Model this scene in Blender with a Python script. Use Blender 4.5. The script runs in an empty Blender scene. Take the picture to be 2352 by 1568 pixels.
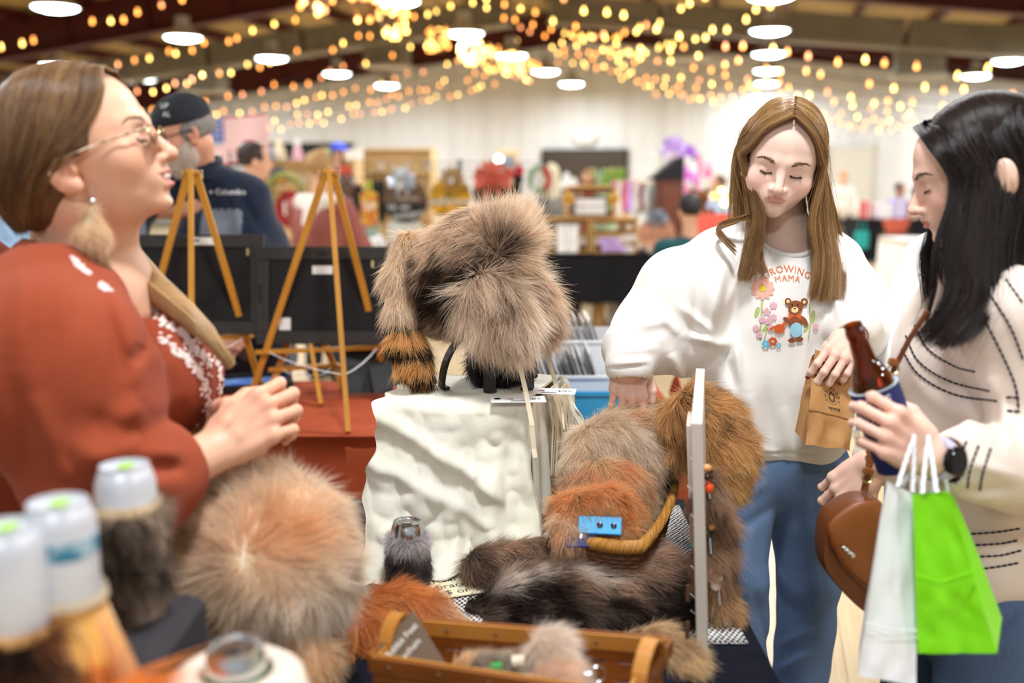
import bpy,math,random
import numpy as np
from mathutils import Vector,Matrix,Euler
from mathutils.bvhtree import BVHTree
random.seed(7)
rng=np.random.default_rng(7)
R=math.radians
SC=bpy.context.scene
COL=SC.collection
F_PX=2287.0
TILT=R(9.53)
CAM_Z=1.5
def W(px,py,Y):
 """world point at horizontal distance Y that the photograph shows at (px, py)"""
 a=(px-1176.0)/F_PX
 b=(784.0-py)/F_PX
 d=Vector((a,math.cos(TILT)+b*math.sin(TILT),-math.sin(TILT)+b*math.cos(TILT)))
 t=Y/d.y
 return Vector((d.x*t,Y,CAM_Z+d.z*t))
def WZ(px,py,z):
 """world point at height z seen at (px, py)"""
 p=W(px,py,1.0)
 t=(z-CAM_Z)/(p.z-CAM_Z)
 return Vector((p.x*t,t,z))
cam_data=bpy.data.cameras.new('camera')
cam=bpy.data.objects.new('camera',cam_data)
COL.objects.link(cam)
cam.location=(0,0,CAM_Z)
cam.rotation_euler=(R(90)-TILT,0,0)
cam_data.sensor_width=36
cam_data.lens=36*F_PX/2352
cam_data.clip_start=0.05
cam_data.clip_end=200
cam_data.dof.use_dof=True
cam_data.dof.focus_distance=2.02
cam_data.dof.aperture_fstop=1.75
SC.camera=cam
world=bpy.data.worlds.new('world')
SC.world=world
world.use_nodes=True
bgn=world.node_tree.nodes['Background']
bgn.inputs[0].default_value=(0.88,0.94,1.0,1)
bgn.inputs[1].default_value=0.4
SC.view_settings.view_transform='Standard'
SC.view_settings.look='None'
SC.view_settings.gamma=1
SC.view_settings.exposure=0.33
SC.view_settings.use_curve_mapping=False
SC.cycles.max_bounces=5
SC.cycles.diffuse_bounces=3
SC.cycles.glossy_bounces=3
SC.cycles.transmission_bounces=5
SC.cycles.transparent_max_bounces=8
SC.cycles.caustics_reflective=False
SC.cycles.caustics_refractive=False
SC.cycles.sample_clamp_indirect=6.0
SC.cycles.use_denoising=True
SC.cycles.use_adaptive_sampling=True
SC.cycles.adaptive_threshold=0.04
BA=R(14.0)
AX=Vector((math.sin(BA),math.cos(BA),0))
RX=Vector((math.cos(BA),-math.sin(BA),0))
RIDGE,WALL_D=-4.6,26.4
def B(l,d,z):
 return AX*d+RX*l+Vector((0,0,z))
def area_light(loc,size,watts,color=(1,1,1),spread=180,target=None,name='hall_light'):
 l=bpy.data.lights.new(name,'AREA')
 l.shape='DISK'
 l.size=size
 l.energy=watts
 l.color=color
 l.spread=R(spread)
 o=bpy.data.objects.new(name,l)
 COL.objects.link(o)
 o.location=loc
 if target is not None:
  o.rotation_euler=(Vector(target)-Vector(loc)).to_track_quat('-Z','Y').to_euler()
 return o
LAMP_SPOTS=[(-13.9,14.8),(-13.9,17.8),(-13.9,20.8),(-13.9,23.8)]
LAMP_SPOTS+=[(-9.1,11.75+3.0*k)for k in range(-3,5)]
LAMP_SPOTS+=[(-4.6,12.4+3.0*k)for k in range(-4,5)]
LAMP_SPOTS+=[(0.0,13.2+3.05*k)for k in range(-5,5)]
LAMP_SPOTS+=[(4.5,21.6+3.05*k)for k in range(-7,2)]
LAMP_Z=3.65
for l,d in LAMP_SPOTS:
 area_light(B(l,d,LAMP_Z-0.06),0.45,66,(0.93,0.97,1.0))
def lin(c):
 c=c/255.0
 return c/12.92 if c<=0.04045 else((c+0.055)/1.055)**2.4
def rgb(r,g=None,b=None):
 if g is None:
  r,g,b=(r>>16)&255,(r>>8)&255,r&255
 return(lin(r),lin(g),lin(b))
def c4(c):
 if isinstance(c,int):
  c=rgb(c)
 return(c[0],c[1],c[2],1.0)
MATS={}
def mat(name,col=0x888888,rough=0.6,metal=0.0,col2=None,scale=20.0,bump=0.0,bscale=None,stretch=(1,1,1),emit=None,estr=0.0,trans=0.0,ior=1.45,alpha=1.0,attr=None,sheen=0.0,spec=0.5,sss=0.0,wave=None,contrast=0.25,coords='Object',detail=4.0):
 if name in MATS:
  return MATS[name]
 m=bpy.data.materials.new(name)
 m.use_nodes=True
 nt=m.node_tree
 N,L=nt.nodes,nt.links
 p=N['Principled BSDF']
 c=c4(col)
 m.diffuse_color=c
 p.inputs['Base Color'].default_value=c
 p.inputs['Roughness'].default_value=rough
 p.inputs['Metallic'].default_value=metal
 p.inputs['Specular IOR Level'].default_value=spec
 p.inputs['IOR'].default_value=ior
 p.inputs['Transmission Weight'].default_value=trans
 p.inputs['Alpha'].default_value=alpha
 if sheen:
  p.inputs['Sheen Weight'].default_value=sheen
 if sss:
  p.inputs['Subsurface Weight'].default_value=sss
  p.inputs['Subsurface Radius'].default_value=(0.008,0.003,0.0015)
  p.inputs['Subsurface Scale'].default_value=1.0
 if emit is not None:
  p.inputs['Emission Color'].default_value=c4(emit)
  p.inputs['Emission Strength'].default_value=estr
 src=None
 tc=N.new('ShaderNodeTexCoord')
 mp=N.new('ShaderNodeMapping')
 mp.inputs['Scale'].default_value=stretch
 L.new(tc.outputs[coords],mp.inputs['Vector'])
 if col2 is not None:
  if wave:
   t=N.new('ShaderNodeTexWave')
   t.inputs['Scale'].default_value=scale
   t.inputs['Distortion'].default_value=wave
   t.inputs['Detail'].default_value=detail
  else:
   t=N.new('ShaderNodeTexNoise')
   t.inputs['Scale'].default_value=scale
   t.inputs['Detail'].default_value=detail
  L.new(mp.outputs['Vector'],t.inputs['Vector'])
  rp=N.new('ShaderNodeValToRGB')
  rp.color_ramp.elements[0].position=0.5-contrast
  rp.color_ramp.elements[1].position=0.5+contrast
  rp.color_ramp.elements[0].color=c
  rp.color_ramp.elements[1].color=c4(col2)
  L.new(t.outputs['Fac']if not wave else t.outputs['Fac'],rp.inputs['Fac'])
  src=rp.outputs['Color']
 if attr:
  a=N.new('ShaderNodeAttribute')
  a.attribute_name=attr
  if src is not None:
   mx=N.new('ShaderNodeMix')
   mx.data_type='RGBA'
   mx.blend_type='MULTIPLY'
   mx.inputs['Factor'].default_value=1.0
   L.new(a.outputs['Color'],mx.inputs[6])
   L.new(src,mx.inputs[7])
   src=mx.outputs[2]
  else:
   src=a.outputs['Color']
 if src is not None:
  L.new(src,p.inputs['Base Color'])
 if bump:
  t2=N.new('ShaderNodeTexNoise')
  t2.inputs['Scale'].default_value=bscale or scale
  t2.inputs['Detail'].default_value=3
  L.new(mp.outputs['Vector'],t2.inputs['Vector'])
  b=N.new('ShaderNodeBump')
  b.inputs['Strength'].default_value=bump
  b.inputs['Distance'].default_value=0.004
  L.new(t2.outputs['Fac'],b.inputs['Height'])
  L.new(b.outputs['Normal'],p.inputs['Normal'])
 MATS[name]=m
 return m
def wmat(o):
 m=o.matrix_parent_inverse@o.matrix_basis
 return m if o.parent is None else wmat(o.parent)@m
def link(o,parent=None,world=False):
 COL.objects.link(o)
 if parent is not None:
  o.parent=parent
  if world:
   o.matrix_parent_inverse=wmat(parent).inverted()
 return o
def tag(o,label=None,cat=None,group=None,kind=None):
 if label:o['label']=label
 if cat:o['category']=cat
 if group:o['group']=group
 if kind:o['kind']=kind
 return o
def thing(name,label,cat,loc=(0,0,0),rz=0.0,group=None,rot=None):
 o=bpy.data.objects.new(name,None)
 COL.objects.link(o)
 o.empty_display_size=0.05
 o.location=loc
 o.rotation_euler=rot if rot is not None else(0,0,rz)
 return tag(o,label,cat,group)
def copy_tree(o,parent=None):
 c=o.copy()
 COL.objects.link(c)
 if parent is not None:
  mi=o.matrix_parent_inverse.copy()
  c.parent=parent
  c.matrix_parent_inverse=mi
 for ch in[x for x in KIDS.get(o.name,[])]:
  k=copy_tree(ch,c)
  KIDS.setdefault(c.name,[]).append(k)
 return c
KIDS={}
def raw(name,v,f,m,parent=None,smooth=False,world=False,cols=None,kind=None):
 me=bpy.data.meshes.new(name)
 v=np.asarray(v,dtype=np.float32).reshape(-1,3)
 if isinstance(f,np.ndarray)and f.ndim==2:
  nf,k=f.shape
  me.vertices.add(len(v));me.vertices.foreach_set('co',v.ravel())
  me.loops.add(nf*k);me.loops.foreach_set('vertex_index',f.astype(np.int32).ravel())
  me.polygons.add(nf)
  me.polygons.foreach_set('loop_start',np.arange(0,nf*k,k,dtype=np.int32))
  me.update(calc_edges=True)
 else:
  me.from_pydata(v.tolist(),[],f)
 me.validate()
 if smooth:
  me.shade_smooth()
  if len(v)<3000:me.set_sharp_from_angle(angle=R(48))
 me.materials.append(m)
 if cols is not None:
  a=me.attributes.new('col','FLOAT_COLOR','POINT')
  cc=np.ones((len(v),4),dtype=np.float32)
  cc[:,:3]=cols
  a.data.foreach_set('color',cc.ravel())
 o=bpy.data.objects.new(name,me)
 link(o,parent,world)
 if parent is not None:
  KIDS.setdefault(parent.name,[]).append(o)
 if kind:o['kind']=kind
 return o
def rotm(rx=0,ry=0,rz=0):
 return np.array(Euler((rx,ry,rz)).to_matrix())
def frame_from(d,up=(0,0,1)):
 d=np.asarray(d,float);d=d/np.linalg.norm(d)
 u=np.asarray(up,float)
 if abs(d@u)>0.97:u=np.array((1.0,0,0))
 x=np.cross(u,d);x/=np.linalg.norm(x)
 y=np.cross(d,x)
 return x,y,d
class MB:
 """collects simple solids; build() links them as one mesh object"""
 def __init__(s):s.v=[];s.f=[]
 def add(s,v,f):
  o=len(s.v)
  s.v+=[tuple(map(float,p))for p in v]
  s.f+=[[i+o for i in q]for q in f]
  return s
 def box(s,c,size,rot=None,bev=0.0):
  hx,hy,hz=size[0]/2,size[1]/2,size[2]/2
  c=np.array(c,float)
  if bev<=0:
   v=np.array([(x*hx,y*hy,z*hz)for z in(-1,1)for y in(-1,1)for x in(-1,1)])
   f=[[0,2,3,1],[4,5,7,6],[0,1,5,4],[2,6,7,3],[0,4,6,2],[1,3,7,5]]
  else:
   b=min(bev,hx*.9,hy*.9,hz*.9)
   ring=lambda ix,iy,z:[(-ix,-iy+b,z),(-ix+b,-iy,z),(ix-b,-iy,z),(ix,-iy+b,z),(ix,iy-b,z),(ix-b,iy,z),(-ix+b,iy,z),(-ix,iy-b,z)]
   v=ring(hx-b,hy-b,-hz)+ring(hx,hy,-hz+b)+ring(hx,hy,hz-b)+ring(hx-b,hy-b,hz)
   v=np.array(v);f=[list(range(7,-1,-1)),list(range(24,32))]
   for k in range(3):
    for i in range(8):
     j=(i+1)%8
     f.append([k*8+i,k*8+j,k*8+8+j,k*8+8+i])
  if rot is not None:v=v@np.array(rot).T
  return s.add(v+c,f)
 def cyl(s,a,b,r0,r1=None,n=12,caps=True):
  r1=r0 if r1 is None else r1
  a=np.array(a,float);b=np.array(b,float)
  x,y,_=frame_from(b-a)
  v=[]
  for p,r in((a,r0),(b,r1)):
   for i in range(n):
    t=2*math.pi*i/n
    v.append(p+r*(math.cos(t)*x+math.sin(t)*y))
  f=[[i,(i+1)%n,n+(i+1)%n,n+i]for i in range(n)]
  if caps:f+=[list(range(n-1,-1,-1)),list(range(n,2*n))]
  return s.add(v,f)
 def bar(s,a,b,w,h,up=(0,0,1)):
  a=np.array(a,float);b=np.array(b,float)
  x,y,z=frame_from(b-a,up)
  v=[p+sx*w/2*x+sy*h/2*y for p in(a,b)for sx,sy in((-1,-1),(1,-1),(1,1),(-1,1))]
  return s.add(v,[[3,2,1,0],[4,5,6,7],[0,1,5,4],[1,2,6,5],[2,3,7,6],[3,0,4,7]])
 def tube(s,pts,r,n=8,caps=True):
  P=np.array([tuple(p)for p in pts],float);m=len(P)
  rr=np.full(m,r)if np.isscalar(r)else np.array(r,float)
  T=np.gradient(P,axis=0)
  x,y,_=frame_from(T[0]);v=[]
  for i in range(m):
   t=T[i]/(np.linalg.norm(T[i])+1e-12)
   x=x-t*(x@t);x/=np.linalg.norm(x)+1e-12
   y=np.cross(t,x)
   for k in range(n):
    a=2*math.pi*k/n
    v.append(P[i]+rr[i]*(math.cos(a)*x+math.sin(a)*y))
  f=[[i*n+k,i*n+(k+1)%n,(i+1)*n+(k+1)%n,(i+1)*n+k]for i in range(m-1)for k in range(n)]
  if caps:f+=[list(range(n-1,-1,-1)),list(range((m-1)*n,m*n))]
  return s.add(v,f)
 def lathe(s,prof,n=20,c=(0,0,0),rot=None,sq=(1,1)):
  v=[];c=np.array(c,float)
  for r,z in prof:
   for k in range(n):
    a=2*math.pi*k/n
    v.append((r*math.cos(a)*sq[0],r*math.sin(a)*sq[1],z))
  v=np.array(v)
  if rot is not None:v=v@np.array(rot).T
  m=len(prof)
  f=[[i*n+k,i*n+(k+1)%n,(i+1)*n+(k+1)%n,(i+1)*n+k]for i in range(m-1)for k in range(n)]
  f+=[list(range(n-1,-1,-1)),list(range((m-1)*n,m*n))]
  return s.add(v+c,f)
 def ball(s,c,r,n=12,m=8,rot=None):
  r=(r,r,r)if np.isscalar(r)else r
  v=[(0,0,-r[2])]
  for i in range(1,m):
   t=math.pi*i/m
   for k in range(n):
    a=2*math.pi*k/n
    v.append((r[0]*math.sin(t)*math.cos(a),r[1]*math.sin(t)*math.sin(a),-r[2]*math.cos(t)))
  v.append((0,0,r[2]));v=np.array(v)
  if rot is not None:v=v@np.array(rot).T
  f=[[0,1+(k+1)%n,1+k]for k in range(n)]
  for i in range(m-2):
   for k in range(n):
    f.append([1+i*n+k,1+i*n+(k+1)%n,1+(i+1)*n+(k+1)%n,1+(i+1)*n+k])
  e=len(v)-1
  f+=[[e,1+(m-2)*n+k,1+(m-2)*n+(k+1)%n]for k in range(n)]
  return s.add(v+np.array(c,float),f)
 def prism(s,poly,t,o=(0,0,0),ux=(1,0,0),uy=(0,0,1)):
  """flat polygon (2D list) in the plane ux, uy, given thickness t along -(ux x uy)... centred"""
  ux=np.array(ux,float);uy=np.array(uy,float);n=np.cross(ux,uy);n/=np.linalg.norm(n)
  o=np.array(o,float);k=len(poly)
  v=[o+x*ux+y*uy+n*t/2 for x,y in poly]+[o+x*ux+y*uy-n*t/2 for x,y in poly]
  f=[list(range(k)),list(range(2*k-1,k-1,-1))]+[[i,i+k,(i+1)%k+k,(i+1)%k]for i in range(k)]
  return s.add(v,f)
 def grid(s,fn,nu,nv,thick=0.0):
  """sheet fn(u, v) -> point, u, v in 0..1; thick gives it a back"""
  P=np.array([[fn(i/nu,j/nv)for i in range(nu+1)]for j in range(nv+1)],float)
  w=nu+1
  f=[[j*w+i,j*w+i+1,(j+1)*w+i+1,(j+1)*w+i]for j in range(nv)for i in range(nu)]
  v=P.reshape(-1,3)
  if thick:
   du=np.gradient(P,axis=1);dv=np.gradient(P,axis=0)
   nn=np.cross(du,dv);nn/=np.linalg.norm(nn,axis=2,keepdims=True)+1e-9
   b=(P-nn*thick).reshape(-1,3);k=len(v)
   f2=[[q+k for q in reversed(a)]for a in f]
   rim=[j*w for j in range(nv)]+[nv*w+i for i in range(nu)]+[(nv-j)*w+nu for j in range(nv)]+[nu-i for i in range(nu)]
   f3=[[rim[(i+1)%len(rim)],rim[i],rim[i]+k,rim[(i+1)%len(rim)]+k]for i in range(len(rim))]
   return s.add(np.vstack([v,b]),f+f2+f3)
  return s.add(v,f)
 def build(s,name,m,parent=None,smooth=False,world=False,kind=None,bevel=0.0):
  o=raw(name,s.v,s.f,m,parent,smooth,world,kind=kind)
  if bevel:
   b=o.modifiers.new('bevel','BEVEL');b.width=bevel;b.segments=2;b.limit_method='ANGLE'
  return o
def struct(o):
 o['kind']='structure'
 return o
_txt={}
def text_mesh(s,size=1.0,spacing=1.0):
 key=(s,spacing)
 if key not in _txt:
  cu=bpy.data.curves.new('lettering','FONT')
  cu.body=s;cu.size=1.0;cu.align_x='CENTER';cu.align_y='CENTER';cu.space_character=spacing
  cu.resolution_u=3
  o=bpy.data.objects.new('lettering',cu)
  COL.objects.link(o)
  dg=bpy.context.evaluated_depsgraph_get()
  me=o.evaluated_get(dg).to_mesh()
  v=np.array([tuple(x.co)for x in me.vertices]).reshape(-1,3)
  f=[list(p.vertices)for p in me.polygons]
  o.evaluated_get(dg).to_mesh_clear()
  bpy.data.objects.remove(o);bpy.data.curves.remove(cu)
  _txt[key]=(v,f)
 v,f=_txt[key]
 return v[:,:2]*size,f
def flat(v2,f,o,ux,uy,off=0.0):
 ux=np.array(ux,float);uy=np.array(uy,float);n=np.cross(ux,uy);n/=np.linalg.norm(n)+1e-12
 return[np.array(o,float)+x*ux+y*uy+n*off for x,y in v2],f
def lettering(s,size,o,ux,uy,m,parent,name='lettering',world=False,off=0.001,bend=None,spacing=1.0):
 v2,f=text_mesh(s,size,spacing)
 if bend:
  v2=np.array([((bend+y)*math.sin(x/bend),(bend+y)*math.cos(x/bend)-bend)for x,y in v2])
 v,f=flat(v2,f,o,ux,uy,off)
 return raw(name,v,f,m,parent,world=world)
def project(v2,o,ux,uy,bvh,off=0.0012,back=0.2):
 """lays flat print onto a surface: rays along -(ux x uy) from a little in front of the plane"""
 ux=Vector(ux);uy=Vector(uy);n=ux.cross(uy).normalized();o=Vector(o)
 out=[]
 for x,y in v2:
  p=o+ux*x+uy*y
  h=bvh.ray_cast(p+n*back,-n)
  q=h[0]+n*off if h[0]is not None else p
  out.append(tuple(q))
 return out
def disc2(cx,cy,r,n=10,ry=None,a0=0.0,rot=0.0):
 ry=r if ry is None else ry;o=[]
 for k in range(n):
  t=a0+2*math.pi*k/n
  x,y=r*math.cos(t),ry*math.sin(t)
  o.append((cx+x*math.cos(rot)-y*math.sin(rot),cy+x*math.sin(rot)+y*math.cos(rot)))
 return o
def smin(a,b,k):
 h=np.clip(0.5+0.5*(b-a)/k,0,1)
 return b*(1-h)+a*h-k*h*(1-h)
class G:
 """a group of solids in a local frame (rotation M, origin t), blended into one surface"""
 def __init__(s,t=(0,0,0),M=None,bound=None,k=0.02):
  s.t=np.array(t,np.float32);s.M=np.eye(3,dtype=np.float32)if M is None else np.array(M,np.float32)
  s.p=[];s.bound=bound;s.k=k;s.post=None
 def ell(s,c,r,k=0.015,rot=None,cut=False):
  s.p.append(('e',np.array(c,np.float32),np.array(r if not np.isscalar(r)else(r,r,r),np.float32),k,None if rot is None else np.array(rot,np.float32),cut));return s
 def rc(s,a,b,r1,r2=None,k=0.015,cut=False):
  s.p.append(('c',np.array(tuple(a),np.float32),np.array(tuple(b),np.float32),k,(r1,r1 if r2 is None else r2),cut));return s
 def chain(s,pts,rad,k=0.015,cut=False):
  for i in range(len(pts)-1):
   s.rc(pts[i],pts[i+1],rad[i],rad[i+1],k,cut)
  return s
 def bx(s,c,h,k=0.01,rot=None,rnd=0.005,cut=False):
  s.p.append(('b',np.array(c,np.float32),np.array(h,np.float32),k,(None if rot is None else np.array(rot,np.float32),rnd),cut));return s
 def half(s,c,n,k=0.01):
  """keep only what lies behind the plane through c with normal n"""
  s.p.append(('h',np.array(tuple(c),np.float32),np.array(tuple(n),np.float32),k,None,None));return s
 def local(s,P):return(P-s.t)@s.M
 def world(s,p):return np.array(p)@s.M.T+s.t
 def ev(s,P):
  if s.bound is not None:
   far=np.linalg.norm(P-s.t,axis=1)-s.bound
   m=far<0.02
   out=np.maximum(far,0.02)+0.02
   if m.any():out[m]=s._ev(s.local(P[m]))
   return out
  return s._ev(s.local(P))
 def _ev(s,P):
  d=np.full(len(P),10.0,np.float32)
  for kind,a,b,k,x,cut in s.p:
   if kind=='e':
    q=P-a
    if x is not None:q=q@x
    q1=q/b
    k0=np.sqrt((q1*q1).sum(1))+1e-9
    q2=q1/b
    k1=np.sqrt((q2*q2).sum(1))+1e-9
    e=k0*(k0-1)/k1
   elif kind=='c':
    ab=b-a;q=P-a
    t=np.clip((q@ab)/(ab@ab+1e-12),0,1)
    q=q-t[:,None]*ab
    e=np.sqrt((q*q).sum(1))-(x[0]+(x[1]-x[0])*t)
   elif kind=='b':
    q=P-a
    if x[0]is not None:q=q@x[0]
    q=np.abs(q)-b+x[1]
    e=np.sqrt((np.maximum(q,0)**2).sum(1))+np.minimum(q.max(1),0)-x[1]
   else:
    e=(P-a)@(b/np.linalg.norm(b))
    d=-smin(-d,-e,k);continue
   d=-smin(-d,e,k)if cut else smin(d,e,k)
  if s.post is not None:d=s.post(P,d)
  return d
def combine(groups):
 def f(P):
  P=P.astype(np.float32)
  d=None
  for g in groups:
   e=g.ev(P)
   d=e if d is None else smin(d,e,g.k)
  return d
 return f
def polygonise(f,lo,hi,h,slack=2.0,proj=1):
 """sparse surface nets: returns verts, quads of the zero set of f inside the box lo..hi"""
 lo=np.array(lo,float);hi=np.array(hi,float)
 lev=4;H=h*2**lev
 n=np.ceil((hi-lo)/H).astype(int)+1
 I=np.stack(np.meshgrid(*[np.arange(k)for k in n],indexing='ij'),-1).reshape(-1,3)
 for l in range(lev,-1,-1):
  s=h*2**l
  c=lo+(I+0.5)*s
  d=f(c)
  I=I[np.abs(d)<s*0.87*slack+(0.004 if l>1 else 0)]
  if l:
   o=np.array([(a,b,c_)for a in(0,1)for b in(0,1)for c_ in(0,1)])
   I=(I[:,None,:]*2+o).reshape(-1,3)
 S=np.int64(1<<20)
 key=lambda J:(J[:,0].astype(np.int64)*S+J[:,1])*S+J[:,2]
 off=np.array([(a,b,c_)for a in(0,1)for b in(0,1)for c_ in(0,1)])
 Cn=(I[:,None,:]+off)
 ck=key(Cn.reshape(-1,3))
 uk,first,inv=np.unique(ck,return_index=True,return_inverse=True)
 P=lo+Cn.reshape(-1,3)[first]*h
 val=f(P)
 inv=inv.reshape(-1,8)
 cv=val[inv]
 mix=(cv.min(1)<0)&(cv.max(1)>=0)
 I=I[mix];inv=inv[mix];cv=cv[mix]
 ed=[(a,b)for a in range(8)for b in range(a+1,8)if bin(a^b).count('1')==1]
 acc=np.zeros((len(I),3));cnt=np.zeros(len(I))
 for a,b in ed:
  va,vb=cv[:,a],cv[:,b]
  m=(va<0)!=(vb<0)
  t=np.where(m,va/np.where(m,va-vb,1),0)
  p=off[a]+t[:,None]*(off[b]-off[a])
  acc[m]+=p[m];cnt[m]+=1
 V=lo+(I+acc/cnt[:,None])*h
 ik=key(I);order=np.argsort(ik);sk=ik[order]
 quads=[]
 for ax in range(3):
  e=np.zeros(3,int);e[ax]=1
  u=np.zeros(3,int);u[(ax+1)%3]=1
  w=np.zeros(3,int);w[(ax+2)%3]=1
  bit=[4,2,1][ax]
  v0,v1=cv[:,0],cv[:,bit]
  m=(v0<0)!=(v1<0)
  J=I[m]
  ids=[];ok=np.ones(len(J),bool)
  for dlt in(J,J-u,J-u-w,J-w):
   kk=key(dlt);pos=np.clip(np.searchsorted(sk,kk),0,len(sk)-1)
   ok&=sk[pos]==kk
   ids.append(order[pos])
  q=np.stack(ids,1)
  flip=v0[m]>=0
  q[flip]=q[flip][:,::-1]
  quads.append(q[ok])
 Q=np.vstack(quads)
 for _ in range(proj):
  e=h*0.25
  g=np.stack([f(V+np.eye(3)[i]*e)-f(V-np.eye(3)[i]*e)for i in range(3)],1)/(2*e)
  d=f(V)
  st=-(d/np.maximum((g*g).sum(1),0.15))[:,None]*g
  V=V+np.clip(st,-h*0.6,h*0.6)
 return V,Q
def mesh_bvh(V,Q):
 return BVHTree.FromPolygons([tuple(x)for x in V],[tuple(int(i)for i in q)for q in Q])
def vnoise(P,scale,seed=0,octs=2):
 """cheap smooth value noise, vectorised"""
 P=np.asarray(P)*scale;out=np.zeros(len(P));amp=1.0
 for o in range(octs):
  I=np.floor(P).astype(np.int64);Fr=P-I;Fr=Fr*Fr*(3-2*Fr)
  def hsh(i,j,k):
   n=(i*374761393+j*668265263+k*2147483647+seed*974711+o*31337)&0xFFFFFFFF
   n=((n^(n>>13))*1274126177)&0xFFFFFFFF
   return((n^(n>>16))&0xFFFF)/32767.5-1
  x,y,z=I[:,0],I[:,1],I[:,2];r=0
  for a in(0,1):
   for b in(0,1):
    for c in(0,1):
     r=r+hsh(x+a,y+b,z+c)*(Fr[:,0]if a else 1-Fr[:,0])*(Fr[:,1]if b else 1-Fr[:,1])*(Fr[:,2]if c else 1-Fr[:,2])
  out+=amp*r;amp*=0.5;P=P*2.03+11.7
 return out
def tri_sample(V,Fq,n,g=None,weight=None):
 """n random points on a mesh with their normals"""
 V=np.asarray(V,float);T=[]
 for q in Fq:
  for i in range(1,len(q)-1):T.append((q[0],q[i],q[i+1]))
 T=np.array(T)
 A,Bv,C=V[T[:,0]],V[T[:,1]],V[T[:,2]]
 N=np.cross(Bv-A,C-A);ar=np.linalg.norm(N,axis=1)
 w=ar.copy()
 if weight is not None:w*=weight((A+Bv+C)/3,N/(ar[:,None]+1e-12))
 g=g or rng
 i=g.choice(len(T),n,p=w/w.sum())
 r1=np.sqrt(g.random(n))[:,None];r2=g.random(n)[:,None]
 return(1-r1)*A[i]+r1*(1-r2)*Bv[i]+r1*r2*C[i],N[i]/(ar[i][:,None]+1e-12)
def strands(name,P,c0,c1,m,parent,r=0.0003,world=True,taper=0.25,kind='stuff',cols=None):
 """P: (n, k, 3) strand points; c0 root colours, c1 tip colours (n,3)"""
 n,k,_=P.shape
 cv=bpy.data.hair_curves.new(name)
 cv.add_curves([k]*n)
 cv.attributes['position'].data.foreach_set('vector',P.astype(np.float32).ravel())if 'position' in cv.attributes else cv.attributes.new('position','FLOAT_VECTOR','POINT').data.foreach_set('vector',P.astype(np.float32).ravel())
 t=np.linspace(0,1,k)
 rr=(np.broadcast_to(np.asarray(r,float).reshape(-1,1),(n,1))*(1-(1-taper)*t[None,:]**1.5)).astype(np.float32)
 a=cv.attributes.get('radius')or cv.attributes.new('radius','FLOAT','POINT')
 a.data.foreach_set('value',rr.ravel())
 if cols is None:
  cols=c0[:,None,:]*(1-t[None,:,None])+c1[:,None,:]*t[None,:,None]
 cc=np.ones((n,k,4),np.float32);cc[:,:,:3]=cols
 a=cv.attributes.new('col','FLOAT_COLOR','POINT')
 a.data.foreach_set('color',cc.ravel())
 cv.materials.append(m)
 o=bpy.data.objects.new(name,cv)
 link(o,parent,world)
 if parent is not None:KIDS.setdefault(parent.name,[]).append(o)
 if kind:o['kind']=kind
 return o
def pale(c):
 l=np.clip(c@np.array((.25,.6,.15)),.004,1)[:,None]
 w=np.clip((l-.03)/.22,0,1)
 l2=l*(1-w)+l**.4*w
 s=c/l
 s=1+(s-1)*.82
 o=s*l2*np.array((1.15,1.03,.93))
 return np.clip(o/np.maximum(1,o.max(1,keepdims=True)/.97),0,1)
def fur(name,V,Fq,n,length,colfn,parent,flow=None,lay=0.5,r=0.00035,curl=0.25,clump=0.35,k=6,seed=1,weight=None,m=None,droop=0.0,world=True,jitter=0.35,dens=2.0):
 """fur over a mesh: a short soft undercoat and longer guard hairs drawn into tufts.
    flow: function(points, normals) -> direction the fur lies in; colfn(points) -> root, tip colours"""
 g=np.random.default_rng(seed)
 n=int(n*dens)
 P,N=tri_sample(V,Fq,n,g,weight)
 guard=g.random(n)<.45
 L=length*np.where(guard,g.uniform(.75,1.25,n),g.uniform(.45,.75,n))
 D=flow(P,N)if flow is not None else np.zeros_like(P)
 D=D-(D*N).sum(1)[:,None]*N
 dl=np.linalg.norm(D,axis=1)[:,None]
 D=np.where(dl>1e-6,D/(dl+1e-9),0)
 cl=np.stack([vnoise(P,42.0,seed+i,1)for i in range(3)],1)
 c2=np.stack([vnoise(P,120.0,seed+5+i,1)for i in range(3)],1)
 D0=N*(1-lay)+D*lay+cl*clump*.8+g.normal(0,jitter*0.3,P.shape)
 D0/=np.linalg.norm(D0,axis=1)[:,None]
 t=np.linspace(0,1,k)
 bend=D*curl+np.array((0,0,-droop))+c2*clump*1.1+cl*clump*.5-N*.12*lay+g.normal(0,0.1,P.shape)
 pts=P[:,None,:]-N[:,None,:]*0.0008+L[:,None,None]*(D0[:,None,:]*t[None,:,None]+bend[:,None,:]*(t**2)[None,:,None]*0.75)
 c0,c1=colfn(P,g)
 sh=np.where(guard,1.0,.9)[:,None]
 tone=np.clip(1+.34*vnoise(P,95.0,seed+21,1)+.2*vnoise(P,30.0,seed+22,1)+g.normal(0,.1,n),.35,1.5)[:,None]
 c0,c1=pale(np.clip(c0*tone*.95,0,1)),pale(np.clip(c1*tone*1.12,0,1))
 dk=g.random(n)<.12
 c1[dk]=c1[dk]*.5
 return strands(name,pts,c0*sh,np.clip(c1*sh,0,1),m or FUR,parent,r*np.where(guard,.62,.55),world,taper=.12)
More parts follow.
